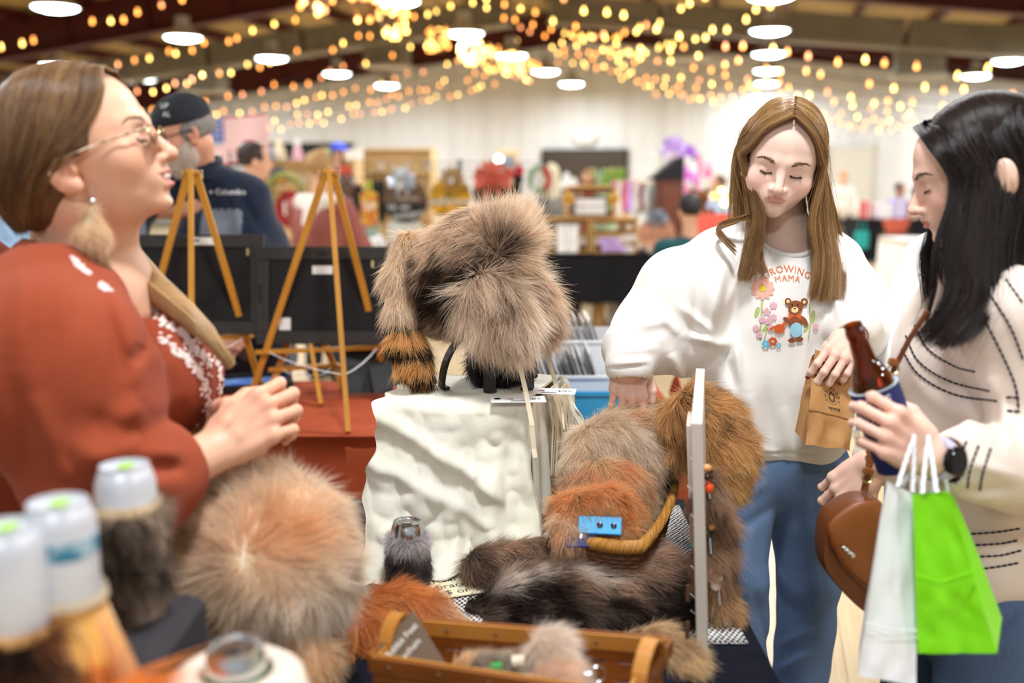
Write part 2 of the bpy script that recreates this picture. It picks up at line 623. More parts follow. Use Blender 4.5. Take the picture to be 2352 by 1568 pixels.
def hairmat(name,rough=0.45,spec=0.35,trans=0.0):
 if name in MATS:return MATS[name]
 m=bpy.data.materials.new(name);m.use_nodes=True
 N,L=m.node_tree.nodes,m.node_tree.links
 p=N['Principled BSDF']
 a=N.new('ShaderNodeAttribute');a.attribute_name='col'
 L.new(a.outputs['Color'],p.inputs['Base Color'])
 p.inputs['Roughness'].default_value=rough
 p.inputs['Specular IOR Level'].default_value=spec
 if trans:
  tb=N.new('ShaderNodeBsdfTranslucent');mx=N.new('ShaderNodeMixShader');mx.inputs[0].default_value=trans
  L.new(a.outputs['Color'],tb.inputs['Color']);L.new(p.outputs[0],mx.inputs[1]);L.new(tb.outputs[0],mx.inputs[2])
  L.new(mx.outputs[0],N['Material Output'].inputs['Surface'])
 MATS[name]=m
 return m
FUR=hairmat('fur_strand',0.55,0.25,0.5)
HAIR=hairmat('hair_strand',0.32,0.5,0.2)
def blend(cols,w):
 """mix of colours by weights (n, m)"""
 w=np.maximum(w,0);w=w/(w.sum(1,keepdims=True)+1e-9)
 return w@np.array([rgb(c)if isinstance(c,int)else c for c in cols])
def vary(c,g,s=0.12):
 return np.clip(c*(1+g.normal(0,s,(len(c),1))),0,1)
def flatdir(v):
 v=np.array(v,float)
 return lambda P,N:np.broadcast_to(v,P.shape).copy()
def lerp(a,b,t):return a+(b-a)*t
# ================================================================ setting
M_floor=mat('maple_floor',0xD2BC96,0.4,col2=0xC0A67C,scale=3.0,stretch=(1,14,1),spec=0.5)
M_plank=mat('maple_plank',0xD8C29A,0.36,col2=0xC6AC80,scale=5.0,stretch=(14,1,1))
M_wall=mat('wall_panel_paint',0xE6E8EA,0.55,col2=0xDEDFE0,scale=1.5)
M_insul=mat('roof_insulation',0xB59A66,0.8,col2=0xA58A58,scale=1.2)
M_red=mat('red_oxide_steel',0x561812,0.55,col2=0x44120E,scale=3)
M_duct=mat('duct_metal',0x8B8574,0.5,metal=0.3,col2=0x7A7566,scale=2)
M_duct2=mat('duct_edge',0xA9A294,0.5)
M_lampm=mat('lamp_housing',0xB8BABA,0.4,metal=0.5)
M_lens=mat('lamp_lens',0xFFFFFF,0.4,emit=0xF4FFFA,estr=14.0)
M_black=mat('black_cloth',0x17171B,0.85,col2=0x1F1F24,scale=60,spec=0.2)
M_white=mat('white_plain',0xF2F1EF,0.6)
M_dark=mat('dark_metal',0x1A1A1C,0.45)
def M(name,col,rough=0.6,**k):return mat(name,col,rough,**k)
M_pine=M('pine_wood',0xE0B878,0.55,col2=0xC99A58,scale=4,stretch=(1,1,9))
M_pinep=M('pale_pine',0xF0D6A8,0.55,col2=0xE2C08A,scale=4,stretch=(1,1,8))
M_burlap=M('burlap',0xB08E62,0.9,col2=0x92744C,scale=90)
M_brown=M('sign_brown',0x6E5540,0.7,col2=0x5E4734,scale=12)
M_blk=M('matt_black',0x141416,0.6)
M_coral=M('coral_cloth',0xC8614E,0.8)
M_pink=M('pink_stuff',0xF07FB4,0.6)
M_lil=M('lilac_stuff',0xC9A8EE,0.6)
M_mint=M('mint_fringe',0xA9C4BA,0.8,col2=0x8FB0A6,scale=30)
M_yel=M('sunflower_yellow',0xF5B414,0.6)
M_redp=M('red_plaid',0xC3202A,0.7,col2=0x3A0A0E,scale=26)
M_sil=M('silver_ribbon',0xB4BBC2,0.4,metal=0.4)
M_grn=M('leaf_green',0x7FA33E,0.7)
M_skin0=M('skin_plain',0xE2A98A,0.55,sss=0.0)
M_offw=M('off_white',0xEDE8E0,0.7)
fl=MB().box(B(-4.6,11,-0.02),(50,60,0.04),rotm(0,0,-BA))
floor=struct(fl.build('floor',M_floor))
g=np.random.default_rng(3)
pm=None
for i in range(30):
 l=0.05+i*0.102
 d=1.6+g.random()*1.2
 while d<11.0:
  ln=g.uniform(1.2,2.4)
  if pm is None:
   pm=MB().box((0,0,0),(0.1005,1.0,0.006),bev=0.0015).build('plank',M_plank,floor)
   o=pm
  else:
   o=pm.copy();COL.objects.link(o)
  p=B(l,d+ln/2,0.0025+g.uniform(-0.0004,0.0004))
  o.location=p;o.rotation_euler=(0,0,-BA);o.scale=(1,ln-0.002,1)
  d+=ln
wb=MB().box(B(-4.6,WALL_D+0.12,2.4),(30,0.12,5.8),rotm(0,0,-BA))
wall_back=struct(wb.build('wall_back',M_wall))
first=None
for i in range(31):
 l=-19.2+i*0.95
 if first is None:
  mb=MB().box((0,0,0),(0.93,0.03,4.9),bev=0.006)
  for k in(-0.33,0.0,0.33):
   mb.box((k,-0.02,0),(0.05,0.03,4.9),bev=0.012)
  o=first=mb.build('wall_panel',M_wall,wall_back)
 else:
  o=first.copy();COL.objects.link(o)
 o.location=B(l,WALL_D+0.04,2.47);o.rotation_euler=(0,0,-BA)
struct(MB().box(B(-18.8,12,2.2),(0.12,32,4.4),rotm(0,0,-BA)).build('wall_left',M_wall))
struct(MB().box(B(9.6,12,2.2),(0.12,32,4.4),rotm(0,0,-BA)).build('wall_right',M_wall))
struct(MB().box(B(-4.6,WALL_D-0.01,0.06),(28.6,0.03,0.12),rotm(0,0,-BA)).build('baseboard_back',mat('base_grey',0x8A8678,0.6)))
for sgn,nm in((-1,'ceiling'),(1,'ceiling')):
 c=[]
 for dl,d in((0,-3),(14.5,-3),(14.5,27),(0,27)):
  c.append(B(RIDGE+sgn*dl,d,5.75-0.12*dl))
 top=[p+Vector((0,0,0.12))for p in c]
 mb=MB().add(c+top,[[0,1,2,3],[7,6,5,4],[0,4,5,1],[1,5,6,2],[2,6,7,3],[3,7,4,0]])
 cp=struct(mb.build(nm,M_insul))
 for k in range(10):
  dl=0.4+k*1.5
  pb=MB().bar(B(RIDGE+sgn*dl,-3,5.62-0.12*dl),B(RIDGE+sgn*dl,27,5.62-0.12*dl),0.09,0.22)
  pb.build('purlin',M_red,cp)
ni=0
for d in(8.3,17.1,26.0):
 for sgn in(-1,1):
  a=B(RIDGE,d,5.25);b=B(RIDGE+sgn*14.3,d,5.25-0.12*14.3)
  mb=MB().bar(a,b,0.03,0.72)
  nrm=(b-a).normalized();upv=Vector((0,0,1))-nrm*nrm.z
  for s2 in(-1,1):
   mb.bar(a+upv*0.36*s2,b+upv*0.36*s2,0.26,0.04)
  for q in np.linspace(0.1,0.95,8):
   c=a.lerp(b,q)
   mb.bar(c-upv*0.34,c+upv*0.34,0.2,0.03,up=tuple(nrm))
  ni+=1
  struct(mb.build('trim_%d'%ni,M_red))
for sgn in(-1,1):
 d=20.0
 a=B(RIDGE+sgn*0.4,d,4.68);b=B(RIDGE+sgn*13.6,d,4.68-0.1*13.6)
 t=thing('air_duct','long grey rectangular air duct sloping down from the roof ridge toward the '+('right wall' if sgn>0 else 'left wall'),'duct',a,group='ceiling air ducts')
 nseg=6
 for k in range(nseg):
  p,q=a.lerp(b,k/nseg+0.004),a.lerp(b,(k+1)/nseg-0.004)
  MB().bar(p,q,0.62,0.5).build('duct_section',M_duct,t,world=True)
  MB().bar(p.lerp(q,0.0),p.lerp(q,0.012),0.68,0.56).build('flange',M_duct2,t,world=True)
 MB().bar(a-Vector((0,0,0.27))-AX*0.3,b-Vector((0,0,0.27))-AX*0.3,0.06,0.06).build('edge_angle',M_duct2,t,world=True)
 for k in(0.2,0.52,0.83):
  c=a.lerp(b,k)-Vector((0,0,0.45))
  bo=MB().box(c,(0.85,0.6,0.5),rotm(0,0,-BA),bev=0.03).build('diffuser',M_duct,t,world=True)
  MB().box(c-Vector((0,0,0.26)),(0.95,0.7,0.05),rotm(0,0,-BA)).build('diffuser_lip',M_duct2,bo,world=True)
 for k in(0.05,0.35,0.65,0.95):
  c=a.lerp(b,k)
  MB().cyl(c+Vector((0,0,0.2)),c+Vector((0,0,0.9)),0.012,n=6).build('hanger',M_dark,t,world=True)
ROWN={-13.9:'row by the left wall',-9.1:'row left of the ridge',-4.6:'row under the ridge',0.0:'row right of the ridge',4.5:'row by the right wall'}
proto=None
NTH=['first','second','third','fourth','fifth','sixth','seventh','eighth','ninth','tenth','eleventh','twelfth','thirteenth','fourteenth','fifteenth','sixteenth','seventeenth','eighteenth']
rows={}
for l,d in LAMP_SPOTS:
 if d>10:rows.setdefault(l,[]).append(d)
for l,ds in rows.items():
 for i,d in enumerate(sorted(ds,reverse=True)):
  if proto is None:
   t=proto=thing('high_bay_lamp','','lamp')
   MB().lathe([(0.05,0.34),(0.11,0.33),(0.12,0.16),(0.2,0.1),(0.3,0.03),(0.31,0.0),(0.29,0.0),(0.18,0.08),(0.05,0.12)],20).build('housing',M_lampm,t,True)
   MB().lathe([(0.01,-0.055),(0.14,-0.045),(0.24,-0.02),(0.285,0.005),(0.01,0.01)],20).build('lens',M_lens,t,True)
   MB().cyl((0,0,0.33),(0,0,1.6),0.01,n=6).build('hanger',M_dark,t)
  else:
   t=copy_tree(proto)
  t.location=B(l,d,LAMP_Z)
  tag(t,'round white high bay lamp, %s from far end, %s'%(NTH[i],ROWN[l]),'lamp','high bay lamps under the roof')
M_shut=mat('shutter_brown',0x4A4038,0.5,metal=0.2)
def on_wall(px,py):
 p=W(px,py,1.0)-Vector((0,0,CAM_Z));p.z=p.z
 dirv=W(px,py,1.0)-Vector((0,0,CAM_Z))
 tt=(WALL_D-0.08)/dirv.dot(AX)
 return Vector((0,0,CAM_Z))+dirv*tt
p0,p1=on_wall(1248,345),on_wall(1438,345)
c=(p0+p1)/2;wdt=(p1-p0).length;hgt=c.z
dt=struct(MB().box((c.x,c.y,hgt/2),(wdt+0.1,0.06,hgt+0.06),rotm(0,0,-BA)).build('door_1',mat('door_frame_dark',0x2B2622,0.5)))
for k in range(14):
 z=hgt*(k+0.5)/14
 MB().box((c.x-AX.x*0.04,c.y-AX.y*0.04,z),(wdt-0.06,0.03,hgt/14-0.012),rotm(0,0,-BA),bev=0.008).build('slat',M_shut,dt)
e=on_wall(1343,316)-AX*0.05
t=thing('exit_sign','small white EXIT sign with pale red letters above the brown shutter door','sign',e,rz=-BA)
MB().box((0,0,0),(0.46,0.06,0.28),bev=0.02).build('housing',M_white,t)
lettering('EXIT',0.19,(0,-0.032,0),(1,0,0),(0,0,1),mat('exit_red',0xF0A0A0,0.5,emit=0xFF8878,estr=0.6),t)
MB().box((0.3,0,0.0),(0.1,0.08,0.1),bev=0.03).build('emergency_lamp',M_white,t)
MB().box((-0.3,0,0.0),(0.1,0.08,0.1),bev=0.03).build('emergency_lamp',M_white,t)
q0=on_wall(1960,300);
dq=struct(MB().box((q0.x,q0.y,1.1),(1.0,0.05,2.2),rotm(0,0,-BA)).build('door_2',mat('door_grey',0xD2CFC6,0.5)))
for s2 in(-1,1):
 MB().box(Vector((q0.x,q0.y,1.12))+RX*0.53*s2-AX*0.02,(0.07,0.06,2.25),rotm(0,0,-BA)).build('door_frame',mat('jamb',0xC6C0AE,0.5),dq)
M_cord=mat('light_cord',0x1C1A18,0.6)
M_bw=[mat('bulb_amber',0xFFC890,0.4,emit=rgb(255,158,70),estr=5.0),mat('bulb_yellow',0xFFE0A0,0.4,emit=rgb(255,205,105),estr=7.0),mat('bulb_dim',0xE0A080,0.4,emit=rgb(255,160,100),estr=4.0)]
bulbs=[]
for m in M_bw:
 me=bpy.data.meshes.new('bulb')
 mb=MB().ball((0,0,-0.024),(0.023,0.023,0.027),8,6).cyl((0,0,0),(0,0,0.02),0.011,n=6)
 me.from_pydata(mb.v,[],mb.f);me.shade_smooth();me.materials.append(m);bulbs.append(me)
def light_string(pts,label,group,step=0.25,g=np.random.default_rng(5),pick=(0.5,0.3,0.2),gap=0.1):
 P=np.array([tuple(p)for p in pts])
 t=thing('string_lights',label,'string lights',tuple(P[0]),group=group)
 MB().tube(P,0.006,5).build('cord',M_cord,t,world=True)
 seg=np.linalg.norm(np.diff(P,axis=0),axis=1);s=np.concatenate([[0],np.cumsum(seg)])
 x=0.1
 while x<s[-1]:
  if g.random()>gap:
   p=np.array([np.interp(x,s,P[:,i])for i in range(3)])-P[0]
   o=bpy.data.objects.new('bulb',bulbs[g.choice(3,p=pick)])
   link(o,t);o.location=p+np.array((0,0,-0.02))+g.normal(0,0.03,3)*np.array((1,1,1.2))
  x+=step*g.uniform(0.55,1.3)
def sag(a,b,s,n=28):
 return[a.lerp(b,k/n)-Vector((0,0,s*4*(k/n)*(1-k/n)))for k in range(n+1)]
DS=[11.0,13.2,15.3,17.4,19.6,21.8,23.6]
for i,d in enumerate(DS):
 light_string(sag(B(RIDGE+0.1,d,4.15),B(9.3,d+0.3,2.95),1.05),'string of small warm bulbs sagging right from the roof ridge, %s from the camera'%NTH[i],'strings to the right wall',step=0.27)
 light_string(sag(B(RIDGE-0.1,d,4.15),B(-18.4,d-0.3,2.85),0.75),'string of small warm bulbs sagging left from the roof ridge, %s from the camera'%NTH[i],'strings to the left wall',step=0.27)
light_string(sag(W(1292,66,19),W(1620,-20,11),0.25),'upper of two strings of pale bulbs rising right from the ridge','strings crossing the roof',step=0.4,pick=(0.1,0.8,0.1))
light_string(sag(W(1400,118,18),W(1800,-20,11),0.2),'lower of two strings of pale bulbs rising right from the ridge','strings crossing the roof',step=0.4,pick=(0.1,0.8,0.1))
M_wick=mat('wicker_ball',0x6A4A2A,0.7)
orbs=[(835,2,11.2),(905,45,12.6),(1005,90,14.6),(1082,115,16.0),(1131,130,17.2),(1175,146,18.4),(1217,160,19.6),(720,-22,10.0)]
for i,(px,py,Y)in enumerate(orbs):
 c=W(px,py,Y);g=np.random.default_rng(40+i);rad=0.19
 t=thing('light_ball',['round vine ball of warm bulbs, second along the ridge','largest bright vine ball wound with bulbs, beside a lamp under the ridge','open vine ball of warm bulbs, third along the ridge','dense white glowing vine ball, fourth along the ridge','amber glowing vine ball, fifth along the ridge','white glowing vine ball under a lamp, sixth along the ridge','small orange vine ball, last along the ridge','vine ball of bulbs half cut by the top edge, first along the ridge'][i],'light ball',c,group='light balls along the ridge')
 mb=MB()
 for k in range(7):
  n=g.normal(size=3);n/=np.linalg.norm(n);x,y,_=frame_from(n)
  mb.tube([rad*(math.cos(a)*x+math.sin(a)*y)+n*0.03*math.sin(3*a)for a in np.linspace(0,2*math.pi,25)],0.008,5)
 mb.build('vine_frame',M_wick,t,kind='stuff')
 MB().cyl((0,0,rad),(0,0,5.4-c.z),0.006,n=5).build('hanger',M_dark,t)
 for k in range(30 if i in(3,5)else 22):
  n=g.normal(size=3);n/=np.linalg.norm(n)
  o=bpy.data.objects.new('bulb',bulbs[g.choice(3,p=((0.1,0.85,0.05)if i in(1,3,5)else(0.6,0.3,0.1)))]);link(o,t);o.location=n*rad
# ================================================================ background stalls
def draped_table(name,label,x0,x1,y0,y1,z,hem,m,group=None,legs=True):
 t=thing(name,label,'table',((x0+x1)/2,(y0+y1)/2,0),group=group)
 MB().box(((x0+x1)/2,(y0+y1)/2,z-0.015),(x1-x0,y1-y0,0.03),bev=0.006).build('tabletop',M_offw,t,world=True)
 if legs:
  for a in(x0+0.1,x1-0.1):
   for b in(y0+0.1,y1-0.1):
    MB().cyl((a,b,0),(a,b,z-0.03),0.014,n=8).build('leg',M_dark,t,world=True)
 return t
def drape(name,label,x0,x1,y0,y1,z,hem,m,group=None,seed=0,wav=0.018,top=True,cat='tablecloth',nu=72):
 """a cloth lying on a table and hanging down all round in soft folds"""
 ph=seed*1.7
 per=[(x0,y0),(x1,y0),(x1,y1),(x0,y1)]
 L=[x1-x0,y1-y0,x1-x0,y1-y0];tot=sum(L)
 def edge(s):
  s=(s%1)*tot
  for i in range(4):
   if s<=L[i]or i==3:
    a,b=per[i],per[(i+1)%4];q=s/L[i]
    n=[(0,-1),(1,0),(0,1),(-1,0)][i]
    return a[0]+(b[0]-a[0])*q,a[1]+(b[1]-a[1])*q,n,s+sum(L[:i])
   s-=L[i]
 V=[];Fq=[]
 nv=8
 for j in range(nv+1):
  v=j/nv
  for i in range(nu*2):
   x,y,n,s=edge(i/(nu*2))
   w=v**0.7*(wav*math.sin(s*17+ph)+wav*0.6*math.sin(s*31+ph*2)+wav*0.9)
   zz=z+0.006-(z-hem)*v
   if j==0:w=-0.0
   V.append((x+n[0]*(w+0.006),y+n[1]*(w+0.006),zz+(0.004*math.sin(s*23+ph)if j==nv else 0)))
 w=nu*2
 for j in range(nv):
  for i in range(w):
   Fq.append([j*w+(i+1)%w,j*w+i,(j+1)*w+i,(j+1)*w+(i+1)%w][::-1])
 Fq.append(list(range(w)))
 o=raw(name,V,Fq,m,smooth=False)
 for p in o.data.polygons[:-1]:p.use_smooth=True
 return tag(o,label,cat,group)
def crate(name,label,c,size,group,divider=False,m=None):
 w,d,h=size;m=m or M_pine
 t=thing(name,label,'crate',c,group=group)
 for s in(-1,1):
  MB().box((s*(w/2-0.008),0,h/2),(0.016,d,h),bev=0.002).build('end_board',m,t)
 for z in(0.02,h-0.03,h/2):
  MB().box((0,d/2-0.005,z),(w-0.034,0.01,0.07),bev=0.002).build('slat',m,t)
 for y in np.linspace(-d/2+0.05,d/2-0.05,3):
  MB().box((0,y,0.005),(w-0.034,0.08,0.01)).build('slat',m,t)
  MB().box((0,y,h-0.005),(w-0.034,0.08,0.01)).build('slat',m,t)
 if divider:MB().box((0,0,h/2),(w-0.036,d-0.03,0.01)).build('shelf',m,t)
 return t
def bow(mb_parent,m,c,s,name='bow',world=False):
 mb=MB()
 for k in range(9):
  a=-0.35+k*(math.pi+0.7)/8
  e=np.array((math.cos(a),-0.25+0.1*(k%2),math.sin(a)))*s
  mb.tube([np.array(c),np.array(c)+e*0.55+np.array((0,-0.15*s,0)),np.array(c)+e,np.array(c)+e*0.6+np.array((0,0.1*s,-0.1*s))],[0.06*s,0.2*s,0.24*s,0.05*s],6)
 for q in(-1,1):
  mb.tube([np.array(c),np.array(c)+np.array((q*0.3*s,-0.1*s,-0.6*s)),np.array(c)+np.array((q*0.5*s,-0.1*s,-1.15*s))],[0.08*s,0.14*s,0.12*s],6)
 mb.ball(c,0.18*s,8,6)
 return mb.build(name,m,mb_parent,True,world=world,kind='stuff')
def flower(parent,c,r,name='sunflower',world=False,m=None):
 mb=MB()
 for k in range(14):
  a=k*2*math.pi/14
  mb.ball((c[0]+0.65*r*math.cos(a),c[1],c[2]+0.65*r*math.sin(a)),(r*0.4,r*0.07,r*0.16),6,4,rotm(0,-a,0))
 o=mb.build(name,m or M_yel,parent,True,world=world)
 MB().ball((c[0],c[1]-0.02*1,c[2]),(r*0.4,r*0.15,r*0.4),8,6).build('flower_centre',M_brown,o if parent is None else parent,True,world=world)
 return o
YB=9.5
xa,xb=0.18,2.35
draped_table('folding_table','long folding table hidden under a black cloth behind the fur hat',xa,xb,YB,YB+0.76,0.745,0.2,M_black)
drape('tablecloth','black cloth draped over the long table that holds wooden crates',xa,xb,YB,YB+0.76,0.745,0.27,M_black,seed=2,wav=0.02)
crate('wooden_crate','pine crate with a white price card, lower crate nearer the fur hat',(0.53,YB+0.2,0.756),(0.43,0.34,0.33),'pine crates on the black table',True)
crate('wooden_crate','pine crate with lilac word signs, lower crate beside the round wooden sign',(0.98,YB+0.2,0.756),(0.43,0.34,0.33),'pine crates on the black table',True)
crate('wooden_crate','pine crate on top of two crates, holding a letter board between sunflowers',(0.75,YB+0.2,1.096),(0.47,0.34,0.29),'pine crates on the black table')
def card(name,label,cat,c,w,h,m,txt=None,tm=None,ts=0.05,rx=-0.12,group=None,rz=0,lines=None):
 t=thing(name,label,cat,c,rot=(rx,0,rz),group=group)
 MB().box((0,0,h/2),(w,0.012,h),bev=0.003).build('board',m,t)
 if txt:
  L=txt if isinstance(txt,list)else[txt]
  for i,s in enumerate(L):
   lettering(s,ts,(0,-0.0065,h*(len(L)-i-0.5)/len(L)),(1,0,0),(0,0,1),tm,t)
 return t
M_ink=M('ink_black',0x1B1B1E,0.6)
card('price_card','white price card standing in front of the lower crate nearer the hat','card',(0.53,YB+0.02,0.76),0.2,0.27,M_white,['SIGNS','$10','TAGS','$5'],M('ink_grey',0x9098A0),0.05)
t=card('letter_board','white letter board with a dark frame inside the top crate','sign',(0.75,YB+0.1,1.115),0.3,0.16,M_white,'ORDERS WELCOME',M_ink,0.036,-0.05)
for a,b in(((0,-0.004,0.0),(0.33,0.02,0.016)),((0,-0.004,0.165),(0.33,0.02,0.016)),((-0.157,-0.004,0.083),(0.016,0.02,0.18)),((0.157,-0.004,0.083),(0.016,0.02,0.18))):
 MB().box(a,b).build('frame_bar',M_blk,t)
for s,w in((-1,'nearer the fur hat'),(1,'nearer the girl')):
 t=thing('sunflower','yellow artificial sunflower on the top crate corner '+w,'flower',(0.75+s*0.215,YB+0.012,1.27),group='sunflowers on the top crate')
 flower(t,(0,0,0),0.055,'petals')
for i,(x,z,w,s)in enumerate(((0.93,0.87,0.2,'mama'),(0.97,0.8,0.22,'blessed'),(1.12,0.9,0.12,'home'),(1.1,0.79,0.13,'love'))):
 t=thing('word_sign','small %s cut-out word sign in the crate by the round wooden sign'%['pale lilac upper','wide lilac lower','white upper','white lower'][i],'sign',(x,YB+0.03+0.005*i,z),group='word signs in the crate')
 MB().box((0,0,0),(w,0.012,0.06),bev=0.004).build('board',M_lil if i<2 else M_white,t)
 lettering(s,0.045,(0,-0.0065,0),(1,0,0),(0,0,1),M_ink,t)
t=thing('round_sign','round wooden welcome sign with a grey bow, standing on the black table','sign',(1.385,YB+0.08,0.93))
MB().lathe([(0.001,-0.012),(0.175,-0.012),(0.178,0),(0.175,0.012),(0.001,0.012)],28,rot=rotm(R(90),0,0)).build('board',M('round_wood',0xD9A98A,0.6,col2=0xC08A6A,scale=6,stretch=(1,1,8)),t)
lettering('welcome',0.08,(0,-0.0125,-0.01),(1,0,0),(0,0,1),M('sign_brown2',0x7A4A3A),t)
bow(t,M('grey_bow',0x7C8694,0.7),(0.0,-0.03,0.15),0.085)
for s in(-1,1):MB().bar((s*0.07,-0.03,-0.168),(s*0.05,0.12,-0.168),0.02,0.012).bar((s*0.07,-0.03,-0.168),(s*0.07,-0.02,-0.1),0.016,0.016).build('stand',M_white,t)
t=thing('wooden_bottle','tan bottle shaped decoration under the black table','decoration',(0.86,YB+0.3,0.0))
MB().lathe([(0.06,0),(0.065,0.02),(0.06,0.2),(0.025,0.3),(0.018,0.4),(0.022,0.42)],12).build('bottle',M_pine,t,True)
MB().ball((0,0,0.44),0.03,8,6).build('stopper',M_brown,t,True)
for i,(x,w,h,c)in enumerate(((0.45,0.5,0.34,M_blk),(1.3,0.5,0.36,M_blk),(1.03,0.14,0.38,M_offw))):
 t=thing('storage_tote',['black lidded tote under the table beside the fur hat','black lidded tote under the table beside the girl','narrow off-white box stored under the black table'][i],'box',(x,YB+0.42,0),group='totes under the black table')
 MB().lathe([(w*0.6,0),(w*0.68,h*0.92),(w*0.72,h*0.93),(w*0.72,h)],4,rot=rotm(0,0,R(45)),sq=(1,1)if w>0.2 else(1,1)).build('bin',c,t)
 MB().box((0,0,h+0.012),(w*1.04,w*1.04,0.024),bev=0.008).build('lid',c,t)
YG=10.4
def grid_panel(x0,x1,z0,z1,label):
 t=thing('gridwall',label,'display rack',((x0+x1)/2,YG,0),group='wire gridwalls')
 mb=MB()
 for x in np.arange(x0,x1+1e-6,0.0762):mb.cyl((x,YG,z0),(x,YG,z1),0.003,n=4)
 for z in np.arange(z0,z1+1e-6,0.0762):mb.cyl((x0,YG,z),(x1,YG,z),0.003,n=4)
 mb.build('wire_mesh',M_blk,t,world=True,kind='stuff')
 for x in(x0,x1):
  MB().cyl((x,YG,0.03),(x,YG,z1+0.02),0.011,n=8).build('post',M_blk,t,world=True)
  MB().bar((x,YG-0.25,0.018),(x,YG+0.25,0.018),0.03,0.03).build('foot',M_blk,t,world=True)
grid_panel(-2.9,-1.75,0.25,1.72,'black wire gridwall behind the woman in the rose sweater')
grid_panel(-1.72,-0.55,0.25,1.63,'black wire gridwall hung with round door signs')
grid_panel(-0.52,0.36,0.25,1.63,'black wire gridwall hung with red decorations behind the fur hat')
def hang(px,py):return W(px,py,YG-0.05)
def rdisc(t,r,m,name='board',c=(0,0,0),th=0.012,sq=(1,1)):
 return MB().lathe([(0.001,-th),(r-0.004,-th),(r,0),(r-0.004,th),(0.001,th)],30,c,rotm(R(90),0,0),sq).build(name,m,t)
t=thing('door_hanger','round door sign, brown above and black below with white script and a silver bow','sign',hang(930,462),group='door signs on the gridwall')
rdisc(t,0.235,M_brown)
pol=[(0.228*math.cos(a),0.228*math.sin(a))for a in np.linspace(math.pi+0.08,2*math.pi-0.08,20)]
MB().prism(pol,0.008,(0,-0.016,0)).build('lower_half',M_blk,t)
lettering('Please leave',0.042,(0.04,-0.013,0.03),(1,0,0),(0,0,1),M_offw,t)
lettering('Hi, we',0.085,(-0.06,-0.021,-0.06),(1,0,0.05),(-0.05,0,1),M_white,t)
lettering('packages!',0.085,(0.03,-0.021,-0.135),(1,0,0.14),(-0.14,0,1),M_white,t)
bow(t,M_sil,(-0.02,-0.03,0.2),0.12)
MB().box((-0.05,-0.05,0.17),(0.06,0.006,0.09),bev=0.002).build('price_tag',M_white,t)
t=thing('door_hanger','round door sign covered in yellow sunflowers with a white welcome and burlap bow','sign',hang(1035,455),group='door signs on the gridwall')
rdisc(t,0.215,M('olive_ground',0x6A6022,0.7,col2=0xC79A12,scale=18,contrast=0.12))
g=np.random.default_rng(9);mb=MB()
for k in range(34):
 a=g.random()*6.28;r=0.06+0.14*math.sqrt(g.random());cx,cz=r*math.cos(a),r*math.sin(a)
 for q in range(6):mb.ball((cx+0.02*math.cos(q*1.05),-0.02,cz+0.02*math.sin(q*1.05)),(0.016,0.006,0.009),5,4,rotm(0,-q*1.05,0))
mb.build('sunflower_petals',M_yel,t,True,kind='stuff')
lettering('welcome',0.12,(0,-0.032,-0.03),(1,0,0),(0,0,1),M_white,t)
bow(t,M_burlap,(0.02,-0.05,0.19),0.11)
MB().box((0,-0.07,0.19),(0.06,0.006,0.08),bev=0.002).build('price_tag',M_white,t)
t=thing('door_hanger','round brown door sign with a big coral bow, partly behind the fur hat','sign',hang(1132,440),group='door signs on the gridwall')
rdisc(t,0.21,M_brown);bow(t,M_coral,(0.0,-0.03,0.12),0.17)
lettering('hello fall',0.07,(0,-0.014,-0.08),(1,0,0),(0,0,1),M_offw,t)
t=thing('door_hanger','tan house shaped door sign with a pale letter panel and white roof edges','sign',hang(797,462),group='door signs on the gridwall')
MB().prism([(-0.14,-0.27),(0.14,-0.27),(0.14,0.1),(0,0.26),(-0.14,0.1)],0.015).build('board',M_brown,t)
MB().bar((-0.16,-0.012,0.09),(0,-0.012,0.27),0.03,0.012).build('roof_edge',M_sil,t);MB().bar((0.16,-0.012,0.09),(0,-0.012,0.27),0.03,0.012).build('roof_edge',M_sil,t)
MB().box((0,-0.012,-0.06),(0.24,0.008,0.17)).build('panel',M('lilac_grey',0xB9B4C4),t)
for i,s in enumerate(('BLESS','THIS','HOME')):lettering(s,0.05,(0,-0.017,0.0-0.055*i),(1,0,0),(0,0,1),M_white,t)
MB().cyl((0,0,0.26),(0,0,0.36),0.004,n=5).build('hanging_cord',M_blk,t)
bow(t,M('bow_red',0xC8503A),(0,-0.02,0.3),0.06)
t=thing('door_hanger','oval door sign in red plaid and black beside the tan house sign','sign',hang(822,470),group='door signs on the gridwall')
rdisc(t,0.2,M_redp,sq=(0.42,1.1));rdisc(t,0.2,M_blk,'face',(0.012,-0.02,0),sq=(0.36,1.05))
t=thing('door_hanger','tall tag shaped door sign in red and yellow with white lettering','sign',hang(850,472)-Vector((0,0.06,0)),group='door signs on the gridwall')
MB().prism([(-0.085,-0.18),(-0.05,-0.21),(0.05,-0.21),(0.085,-0.15),(0.09,0.12),(0.04,0.15),(-0.04,0.15),(-0.09,0.12)],0.014).build('board',M('fall_print',0xC2342E,0.7,col2=0xE0C040,scale=22,contrast=0.1),t)
lettering('fall',0.12,(0,-0.009,0.0),(1,0,0),(0,0,1),M_white,t)
MB().tube([(-0.02,0,0.15),(-0.03,-0.01,0.24),(0.02,-0.01,0.25),(0.02,0,0.15)],0.012,6).build('hanging_loop',M('lime_cord',0xD8DC4A),t)
